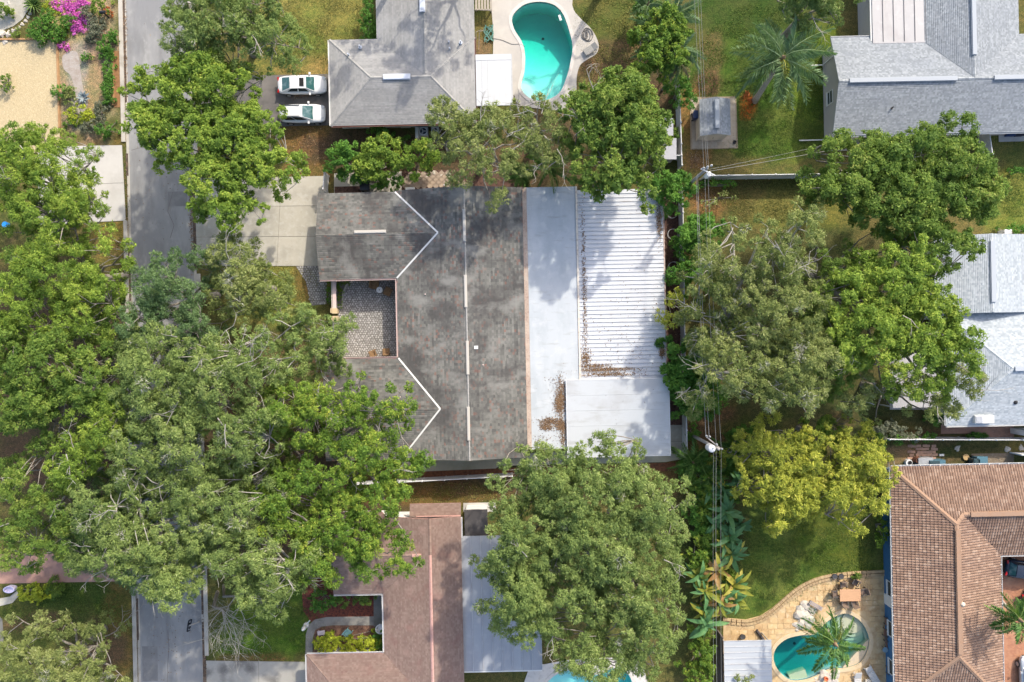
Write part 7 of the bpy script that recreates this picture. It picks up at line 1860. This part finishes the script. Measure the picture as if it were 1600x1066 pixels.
def lounger(label, at, rz, mt, L_=1.9, W=.62, group=None):
    t = thing('sun_lounger', label, 'lounger', P(*at), group, rz)
    def add(m, n, mt): link(n, m.data(n, mt), t)
    n = 7
    for i in range(n):
        m = M(); m.box((-L_ * .5 + L_ * .66 * (i + .5) / n, 0, .33), (L_ * .66 / n - .015, W, .06)); add(m, 'slat', mt)
    m = M(); m.box((L_ * .5 - L_ * .16, 0, .44), (L_ * .36, W, .06), rot=Matrix.Rotation(-.4, 3, 'Y')); add(m, 'backrest', mt)
    for j in (-1, 1):
        m = M(); m.bar((-L_ * .5, j * W * .53, .29), (L_ * .5, j * W * .53, .29), .05, .06); add(m, 'rail', mt)
        for i in (-1, 1):
            m = M(); m.box((i * L_ * .4, j * W * .5, .13), (.05, .05, .30)); add(m, 'leg', mt)
LG = 'pale loungers by the terrace pool'; lg = surf('pale_grey_sling', (.50, .48, .45), .8)
lounger('pale grey sun lounger turned towards the blue wall', (1360, 1052), math.radians(120), lg, group=LG); lounger('upright pale sun lounger nearest the pool palm', (1338, 1063), math.pi / 2, lg, group=LG)
lounger('grey sling lounger folded flat on the kidney pool deck', (922, 79), .55, surf('grey_sling', (.30, .29, .27), .85), 1.35, .62)
t = thing('side_table', 'small round cream table between the pale loungers', 'table', P(1353, 1062)); m = M(); m.disc(P(1353, 1062), .27, .42, .46, 20); m.build('tabletop', surf('cream', (.60, .52, .40), .7), t); m = M(); m.tube([P(1353, 1062, 0), P(1353, 1062, .42)], .05, 8); m.build('leg', surf('cream', (.6, .52, .4)), t)
t = thing('round_table', 'little round blue grey table near the blue wall', 'table', P(1379, 1012)); m = M(); m.disc(P(1379, 1012), .26, .5, .54, 20); m.build('tabletop', surf('blue_grey', (.24, .34, .40), .4), t)
for k in range(3):
    a = k * 2.094; q = P(1379, 1012); m = M(); m.tube([q + Vector((.22 * math.cos(a), .22 * math.sin(a), 0)), q + Vector((.1 * math.cos(a), .1 * math.sin(a), .5))], .025, 6); m.build('leg', dk_chair, t)
t = thing('coffee_table', 'low brown table between the brown lounge chairs', 'table', P(1384, 996)); q = P(1384, 996); m = M(); m.box(q + Vector((0, 0, .42)), (.62, .55, .05)); m.build('tabletop', sling, t)
for i in (-1, 1):
    for j in (-1, 1):
        m = M(); m.box(q + Vector((i * .26, j * .22, .2)), (.05, .05, .40)); m.build('leg', dk_chair, t)
t = thing('bench', 'narrow grey slatted bench near the boulders by the pool', 'bench', P(1272, 944)); q = P(1272, 944)
for k in (-1, 0, 1):
    m = M(); d_ = Vector((math.cos(-.55), math.sin(-.55), 0)); nn_ = Vector((-d_.y, d_.x, 0)); m.bar(q - d_ * .7 + nn_ * k * .13 + Vector((0, 0, .42)), q + d_ * .7 + nn_ * k * .13 + Vector((0, 0, .42)), .10, .04); m.build('slat', surf('bench_slat', (.28, .25, .25), .7), t)
for k in (-1, 1):
    m = M(); m.box(q + d_ * .55 * k + Vector((0, 0, .2)), (.07, .34, .40), -.55); m.build('leg', dk_chair, t)
for k, (px, py, r, lab) in enumerate(((1252, 958, .85, 'large pale boulder left of the pool palm'), (1263, 970, .75, 'white boulder touching the pool waterfall'), (1258, 945, .6, 'greyish boulder below the narrow bench'), (1248, 975, .6, 'pale boulder at the pool edge'), (1268, 955, .55, 'brownish boulder against the palm fronds'), (1245, 984, .25, 'small tan stone at the tip of the boulder heap'),
    (1288, 1056, .65, 'grey white boulder of the lower heap at the bottom'), (1300, 1062, .7, 'boulder behind the orange fire pot'), (1281, 1066, .55, 'left boulder of the bottom heap'), (1306, 1052, .55, 'right boulder of the bottom heap by the palm tip'), (1275, 1060, .26, 'little stone at the left foot of bottom heap'))):
    rock(px, py, r, lab, 'boulders around the terrace pool')
t = thing('fire_pot', 'small orange clay pot on the bottom boulder heap', 'pot', P(1289, 1059)); m = M(); m.lathe(P(1289, 1059, .3), [(.12, 0), (.2, .15), (.22, .3), (.16, .32), (.12, .2)], 12); m.build('bowl', surf('orange_clay', (.55, .14, .05), .6), t)
for (px, py, lab) in ((1302, 899, 'dark pot left of the terrace edging plants'), (1312, 899, 'second dark pot with a plant on the terrace edging'), (1159, 993, 'black pot beside the white shelter')):
    t = thing('plant_pot', lab, 'pot', P(px, py)); m = M(); m.lathe(P(px, py), [(.16, 0), (.24, .35), (.26, .38), (.2, .36)], 12); m.build('pot', dark_grey, t)
t = thing('log', 'dark log lying on the tan terrace above the white shelter', 'log', P(1187, 992)); m = M(); m.tube([P(1182, 985, .15), P(1193, 1000, .15)], .15, 10); m.build('trunk', surf('dark_log', (.06, .05, .05), .9), t)
# pool-side clutter at the kidney pool
t = thing('hose_coil', 'coiled dark hose on the deck right of the kidney pool', 'hose', P(916, 55)); m = M(); q = P(916, 55)
pts = [q + Vector((.55 * (1 - i / 90) * math.cos(i * .42) + .2 * math.sin(i * .1), .7 * (1 - i / 110) * math.sin(i * .42), .09 + .0006 * i)) for i in range(72)]
m.tube(pts, .035, 5); m.build('hose', surf('grey_hose', (.13, .12, .11), .7), t)
t = thing('hose_coil', 'tangled green hose heap at the left edge of the pool deck', 'hose', P(764, 52)); m = M(); q = P(764, 54); rg = random.Random(4)
pts = [q + Vector((.5 * math.cos(i * .5) * rg.uniform(.6, 1), .9 * math.sin(i * .37) * rg.uniform(.6, 1), .07 + .002 * i)) for i in range(90)]
m.tube(pts, .03, 5); m.build('hose', surf('teal_hose', (.10, .26, .22), .6), t)
wr_ = M(); pts = [P(770, 60, .075), P(785, 63, .075), P(800, 69, .075), P(812, 69, .075), P(820, 73, .075)]; wr_.tube(catmull(pts, 5, False), .02, 5); o = wr_.build('hose_line', surf('grey_hose', (.13, .12, .11)), None, loc=pts[0]); tag(o, 'thin grey hose snaking over the deck into the pool', 'hose')
t = thing('wooden_steps', 'weathered wooden steps at the top edge beside the hip roof', 'steps', P(755, 5))
for i in range(6):
    q = P(744 + i * 4.6, 3, 1.0); m = M(); m.box(q, (.20, 1.5, .05)); m.build('plank', wood_pale, t)
for yy in (-8, 15):
    m = M(); m.bar(P(742, yy, .95), P(769, yy + 1, .95), .12, .12); m.build('beam', wood_pale, t)
for q in ((744, 14), (767, 15), (744, -6), (767, -6)):
    m = M(); m.box(P(*q, .45), (.12, .12, .95)); m.build('post', wood_pale, t)
t = thing('deck_ladder', 'thin white tubular ladder leaning by the pool deck edge', 'ladder', P(748, 62))
for dx in (0, 5):
    m = M(); m.tube([P(743 + dx, 78, .1), P(744 + dx, 50, 1.2), P(752 + dx, 47, 1.3)], .035, 6); m.build('rail', wood_pale, t)
# air conditioners
def ac(label, at, s=.85, mt=None):
    q = P(*at); t = thing('air_conditioner', label, 'air conditioner', q, 'air conditioners behind the hip roof house')
    m = M(); m.box(q + Vector((0, 0, .42)), (s, s, .84)); m.build('cabinet', mt or surf('ac_cabinet', (.40, .42, .44), .6), t)
    m = M(); ring(m, [(q.x + s * .46 * math.cos(k * .3927), q.y + s * .46 * math.sin(k * .3927)) for k in range(16)], [(q.x + s * .38 * math.cos(k * .3927), q.y + s * .38 * math.sin(k * .3927)) for k in range(16)], .84, .88); m.build('fan_ring', surf('pale_grey_plastic', (.6, .61, .63), .5), t)
    m = M(); m.disc(q, s * .37, .842, .848, 16); m.build('fan_well', surf('fan_dark', (.02, .03, .05), .5), t)
    for k in range(3):
        a = k * 2.094; m = M(); m.box(q + Vector((math.cos(a) * s * .18, math.sin(a) * s * .18, .862)), (s * .3, s * .15, .015), a); m.build('blade', grey_metal, t)
ac('square air conditioner with visible fan by the white wall', (663, 209)); ac('second air conditioner half under the feathery tree', (681, 208), .7)
m = M(); t = thing('utility_post', 'pale concrete post beside the air conditioners', 'post', P(652.5, 212)); m.box(P(652.5, 210, .6), (.28, 1.1, 1.2)); m.build('panel', surf('pale_block', (.5, .48, .44), .8), t)
# bins and boxes
def wheelie(label, at, mt, rz=0, s=.62, h=1.0):
    t = thing('wheelie_bin', label, 'bin', P(*at), None, rz)
    def add(m, n, mt, par=None): return link(n, m.data(n, mt), par or t)
    m = M(); b_, u_ = s * .42, s * .5; m.face([(-b_, -b_, .08), (-b_, b_, .08), (b_, b_, .08), (b_, -b_, .08)])
    q0 = [(-b_, -b_, .08), (b_, -b_, .08), (b_, b_, .08), (-b_, b_, .08)]; q1 = [(-u_, -u_, h), (u_, -u_, h), (u_, u_, h), (-u_, u_, h)]
    for i in range(4): m.face([q0[i], q0[(i + 1) % 4], q1[(i + 1) % 4], q1[i]])
    add(m, 'body', mt); m = M(); m.box((0, 0, h + .03), (s * 1.08, s * 1.06, .06)); m.box((0, 0, h + .075), (s * .8, s * .8, .04)); l = add(m, 'lid', mt); m = M(); m.bar((-s * .56, -s * .3, h), (-s * .56, s * .3, h), .05, .05); add(m, 'handle', mt, l)
    for j in (-1, 1):
        m = M(); m.tube([(-s * .42, j * s * .4, .12), (-s * .42, j * s * .5, .12)], .12, 10); add(m, 'wheel', rub)
blue_p = surf('navy_plastic', (.02, .045, .13), .45); wheelie('navy blue bin standing on the shed pad', (1086, 184), blue_p, s=.72); wheelie('black bin squeezed between navy bin and shed wall', (1093, 182), car_black, s=.45)
wheelie('black bin tucked under the north eave of the dark gabled house', (573, 294), car_black, s=.8); 
teal_p = surf('slate_blue_plastic', (.07, .16, .21), .5)
wheelie('slate blue bin standing in the dirt side yard on the right', (1524, 719), teal_p, s=.95); wheelie('dark bin attached to the slate blue one', (1516, 719), surf('dark_teal', (.03, .06, .07), .5), s=.6)
t = thing('storage_box', 'long grey and blue storage box by the tile roof eave', 'box', P(1452, 722))
m = M(); m.box(P(1443, 721, .4), (1.4, .8, .8)); m.build('case', grey_metal, t); m = M(); m.box(P(1461, 723, .45), (1.5, .6, .9)); m.build('lid', teal_p, t); m = M(); m.box(P(1461, 723, .93), (.9, .3, .06)); m.build('handle', surf('dark_teal', (.03, .06, .07)), t)
t = thing('paint_can', 'white pail with black top beside the rusty barrel', 'pail', P(1417, 722)); m = M(); m.disc(P(1417, 722), .32, 0, .42, 14); m.build('pail', white_vinyl, t); m = M(); m.disc(P(1418, 722), .2, .42, .46, 12); m.build('lid', car_black, t)
t = thing('barrel', 'rusty brown barrel in the dirt side yard', 'barrel', P(1430, 718)); m = M(); m.lathe(P(1430, 718), [(.3, 0), (.36, .3), (.3, .7), (.24, .68), (.22, .5)], 14); m.build('drum', surf('rust', (.17, .07, .04), .9), t)
t = thing('stepping_block', 'single pale block lying on the side yard dirt', 'block', P(1471, 711)); m = M(); m.box(P(1471, 711, .06), (.45, .2, .12)); m.build('block', white_paint, t)
t = thing('wood_slice', 'round tan wood disc next to the slate blue bin', 'disc', P(1508, 714)); m = M(); m.disc(P(1508, 714), .3, 0, .18, 14); m.build('disc', surf('tan_wood', (.46, .31, .14), .8), t)
for (px, py, r, lab) in ((1496, 701, .3, 'grey flat stone on grass in the side yard'), (1574, 702, .35, 'grey rock near the white gate'), (1596, 700, .3, 'orange tan rock at the right edge'), (3, 52, .42, 'white boulder at end of the garden path'), (13, 54, .36, 'second white boulder beside garden path'), (8, 65, .35, 'white boulder on the edge of the gravel court'), (14, 5, .22, 'pale stone left of the garden path'), (11, 14, .22, 'cream stone below another by the garden path')):
    rock(px, py, r, lab)
for i, a in enumerate([(45, 20), (42, 26), (38, 32), (33, 37), (28, 42), (23, 45), (18, 47), (12, 49), (46, 12)]):
    rock(a[0] + 2, a[1] + 1, .2, ('second', 'third', 'fourth', 'fifth', 'sixth', 'seventh', 'eighth', 'ninth', 'topmost')[i] + ' pale stone, counted from the top, down the curved garden path edge', 'stones edging the garden path')
# timbers around the gravel court and along the street bed
def timber_run(label, pts, w=.16, h=.2):
    t = thing('timber_edging', label, 'edging', P(*pts[0]))
    for a, b in zip(pts[:-1], pts[1:]):
        A, B = P(*a, h / 2), P(*b, h / 2); k = max(1, round((B - A).length / 2.4)); e = (B - A).normalized()
        for i in range(k):
            m = M(); m.bar(A + (B - A) * i / k + e * .01, A + (B - A) * (i + 1) / k - e * .01, w, h); m.build('timber', timber, t)
timber_run('orange brown timbers bordering the top of the gravel court', [(-30, 62), (88, 61)]); timber_run('orange brown timbers down the right of the gravel court', [(89, 60), (91, 120), (93, 200)]); timber_run('timber edging along the planted street strip', [(176, 82), (177, 165)])
sheet('street_strip', [(177, 80), (187, 80), (188, 168), (178, 168)], .03, surf('rust_mulch', (.25, .13, .055), .95, (((.16, .08, .035), 4, .45, .65, None, .8),), coord='World'))
# mailbox and the openwork black stand
t = thing('mailbox', 'black mailbox on a post by the street among rust red leaves', 'mailbox', P(170, 27)); q = P(170, 27)
m = M(); m.box(q + Vector((0, 0, .5)), (.1, .1, 1.0)); m.build('post', black_metal, t)
m = M(); v = [(.26 * -1, math.cos(math.pi * k / 8) * .13, 1.1 + math.sin(math.pi * k / 8) * .13) for k in range(9)]; 
m.face([q + Vector(p) for p in v] + [q + Vector((-.26, -.13, 1.0)), q + Vector((-.26, .13, 1.0))]); m.face([q + Vector((-p[0], p[1], p[2])) for p in v][::-1] + [q + Vector((.26, .13, 1.0)), q + Vector((.26, -.13, 1.0))])
for a, b in zip(v[:-1], v[1:]): m.face([q + Vector(a), q + Vector(b), q + Vector((.26, b[1], b[2])), q + Vector((.26, a[1], a[2]))])
for s in (-1, 1): m.face([q + Vector((-.26, s * .13, 1.0)), q + Vector((.26, s * .13, 1.0)), q + Vector((.26, s * .13, 1.1)), q + Vector((-.26, s * .13, 1.1))])
m.build('box', black_metal, t)
t = thing('black_frame_stand', 'black openwork frame standing at the kerb edge of the lower road', 'frame', P(302, 974)); 
def fbar(a, b): m = M(); m.bar(P(*a), P(*b), .11, .09); m.build('bar', black_metal, t)
zf_ = 1.35
for a, b in (((292.5, 987), (294, 975.5)), ((294, 975.5), (297, 973.5)), ((292.5, 987), (297, 984.5)), ((297.5, 979), (296, 983)), ((294, 981.5), (297.5, 979)), ((294, 975.5), (298, 974.5)), ((294, 975), (295.5, 969.5)), ((295.5, 969.5), (299.5, 968)), ((299.5, 968), (298.5, 973.5)), ((294.5, 976), (298.5, 973.5))): fbar((*a, zf_), (*b, zf_))
m = M(); m.bar(P(297, 977.5, zf_ - .06), P(311, 972, zf_ - .06), .09, .09); m.build('arm', wood_pale, t)
m = M(); m.bar(P(311, 972, .0), P(311, 972, zf_), .12, .12); m.build('post', wood_pale, t)
# tree rings in the mulch bed, garden ornaments
for (px, py, lab) in ((1049, 334, 'wire ring in the mulch bed, topmost of three'), (1050, 367, 'wire ring in the middle of the mulch bed'), (1051, 418, 'wire ring half hidden by the lowest shrub in the mulch bed')):
    t = thing('tree_ring', lab, 'ring', P(px, py), 'wire rings in the mulch bed'); q = P(px, py)
    for h_ in (.25, .5):
        m = M(); m.tube([q + Vector((.5 * math.cos(k * .2618), .5 * math.sin(k * .2618), h_)) for k in range(25)], .022, 5, False); m.build('hoop', surf('white_wire', (.5, .48, .47), .5), t)
    for k in range(12):
        m = M(); m.bar(q + Vector((.5 * math.cos(k * .5236), .5 * math.sin(k * .5236), 0)), q + Vector((.5 * math.cos(k * .5236), .5 * math.sin(k * .5236), .5)), .015, .015); m.build('wire', surf('white_wire', (.5, .48, .47), .5), t)
t = thing('garden_bench', 'pale pinkish bench at the left of the brown mulch bed', 'bench', P(502, 989)); m = M(); m.box(P(502, 989, .4), (.72, .42, .06), .12); m.build('seat', surf('pale_pink', (.52, .44, .45), .7), t)
for s in (-1, 1): m = M(); m.box(P(502 + 4 * s, 989, .2), (.08, .36, .38), .12); m.build('leg', surf('pale_pink', (.52, .44, .45), .7), t)
chair('small teal chair standing on the brown mulch bed', (545, 986), -.7, surf('teal_paint', (.22, .40, .40), .6), surf('teal_paint', (.22, .40, .40), .6), None, .6, 'garden_chair')
t = thing('statue', 'white garden statue at the bend of the entry path', 'statue', P(479, 976)); m = M(); m.lathe(P(479, 976), [(.26, 0), (.26, .2), (.14, .3), (.18, .7), (.2, 1.0), (.09, 1.15), (.12, 1.3), (.02, 1.42)], 10); m.build('figure', white_paint, t); m = M(); m.tube([P(479, 976, .95), P(482, 972, 1.1), P(484, 970, 1.3)], .06, 6); m.build('arm', white_paint, t)
t = thing('white_urn', 'white urn peeping out under the red roof eave by the landing', 'urn', P(597, 977)); m = M(); m.lathe(P(597, 977), [(.22, 0), (.3, .2), (.42, .8), (.48, 1.0), (.4, 1.0), (.3, .7)], 14); m.build('bowl', white_paint, t)
t = thing('white_tub', 'white oval tub on dark grass at the left edge', 'tub', P(19, 919)); q = P(19, 919); m = M()
el_ = lambda k, r: (q.x + r * math.cos(k * .314), q.y + r * .6 * math.sin(k * .314)); ring(m, [el_(k, .55) for k in range(20)], [el_(k, .42) for k in range(20)], 0, .5); m.build('rim', surf('lilac_white', (.62, .58, .74), .5), t); m = M(); m.prism([el_(k, .42) for k in range(20)], 0, .3); m.build('soil', surf('lilac_white', (.62, .58, .74), .5), t)
t = thing('blue_bucket', 'bright blue bucket glimpsed through leaves at the left edge', 'bucket', P(12, 350)); m = M(); m.lathe(P(11, 350, 8.2), [(.2, 0), (.26, .35), (.22, .34)], 10); m.build('bucket', surf('bright_blue', (.03, .30, .75), .4), t)
bpy.data.objects.remove(bpy.data.objects['bucket']); m = M(); m.lathe(P(12, 352, 0), [(.24, 0), (.3, .4), (.25, .38)], 12); m.build('bucket', surf('bright_blue', (.03, .30, .75), .4), t)
t = thing('small_pot', 'small black round pot at the corner of the shed pad', 'pot', P(1147, 223)); m = M(); m.lathe(P(1147, 223), [(.14, 0), (.2, .2), (.15, .22), (.1, .1)], 12); m.build('pot', black_metal, t)
t = thing('meter_box', 'white meter box on the eave above the lawn at the far right', 'box', P(1570, 363)); m = M(); m.box(P(1570, 363, .5), (.7, .4, 1.0)); m.build('cabinet', white_vinyl, t); m = M(); m.box(P(1570, 364.5, .8), (.4, .06, .3)); m.build('door', grey_metal, t)
t = thing('storage_bin', 'navy bin on the pale meter pad under the far right eave', 'bin', P(1580, 208)); m = M(); m.box(P(1580, 208, .47), (.8, .5, .94)); m.build('bin', blue_p, t); m = M(); m.box(P(1580, 208, .98), (.86, .56, .06)); m.build('lid', blue_p, t)
t = thing('storage_bin', 'charcoal bin right of the navy one on the meter pad', 'bin', P(1594, 208)); m = M(); m.box(P(1594, 208, .47), (.7, .5, .94)); m.build('bin', surf('charcoal', (.03, .03, .05), .5), t); m = M(); m.box(P(1594, 208, .98), (.76, .56, .06)); m.build('lid', surf('charcoal', (.03, .03, .05), .5), t)
t = thing('white_tank', 'white propane tank tucked below the side eave pavers', 'tank', P(641, 296)); m = M(); m.tube([P(634, 297, .3), P(648, 297, .3)], .28, 12); m.build('tank', white_vinyl, t)
t = thing('white_post', 'slim white post standing among the diagonal pavers', 'post', P(694, 287)); m = M(); m.tube([P(694, 289, 0), P(694, 289, 1.5)], .06, 8); m.build('pipe', white_vinyl, t)
# orange flowers under the palm
o = carpet('orange_flowers', 'orange flowers beside the foot of the leaning palm', [(1168, 150, 5, 6), (1171, 158, 4, 4)], 'red', .1, 260, .12, 210)
print('LEAVES', NLEAF, 'TRIS', sum(len(p.vertices) - 2 for me in bpy.data.meshes for p in me.polygons) if False else '')
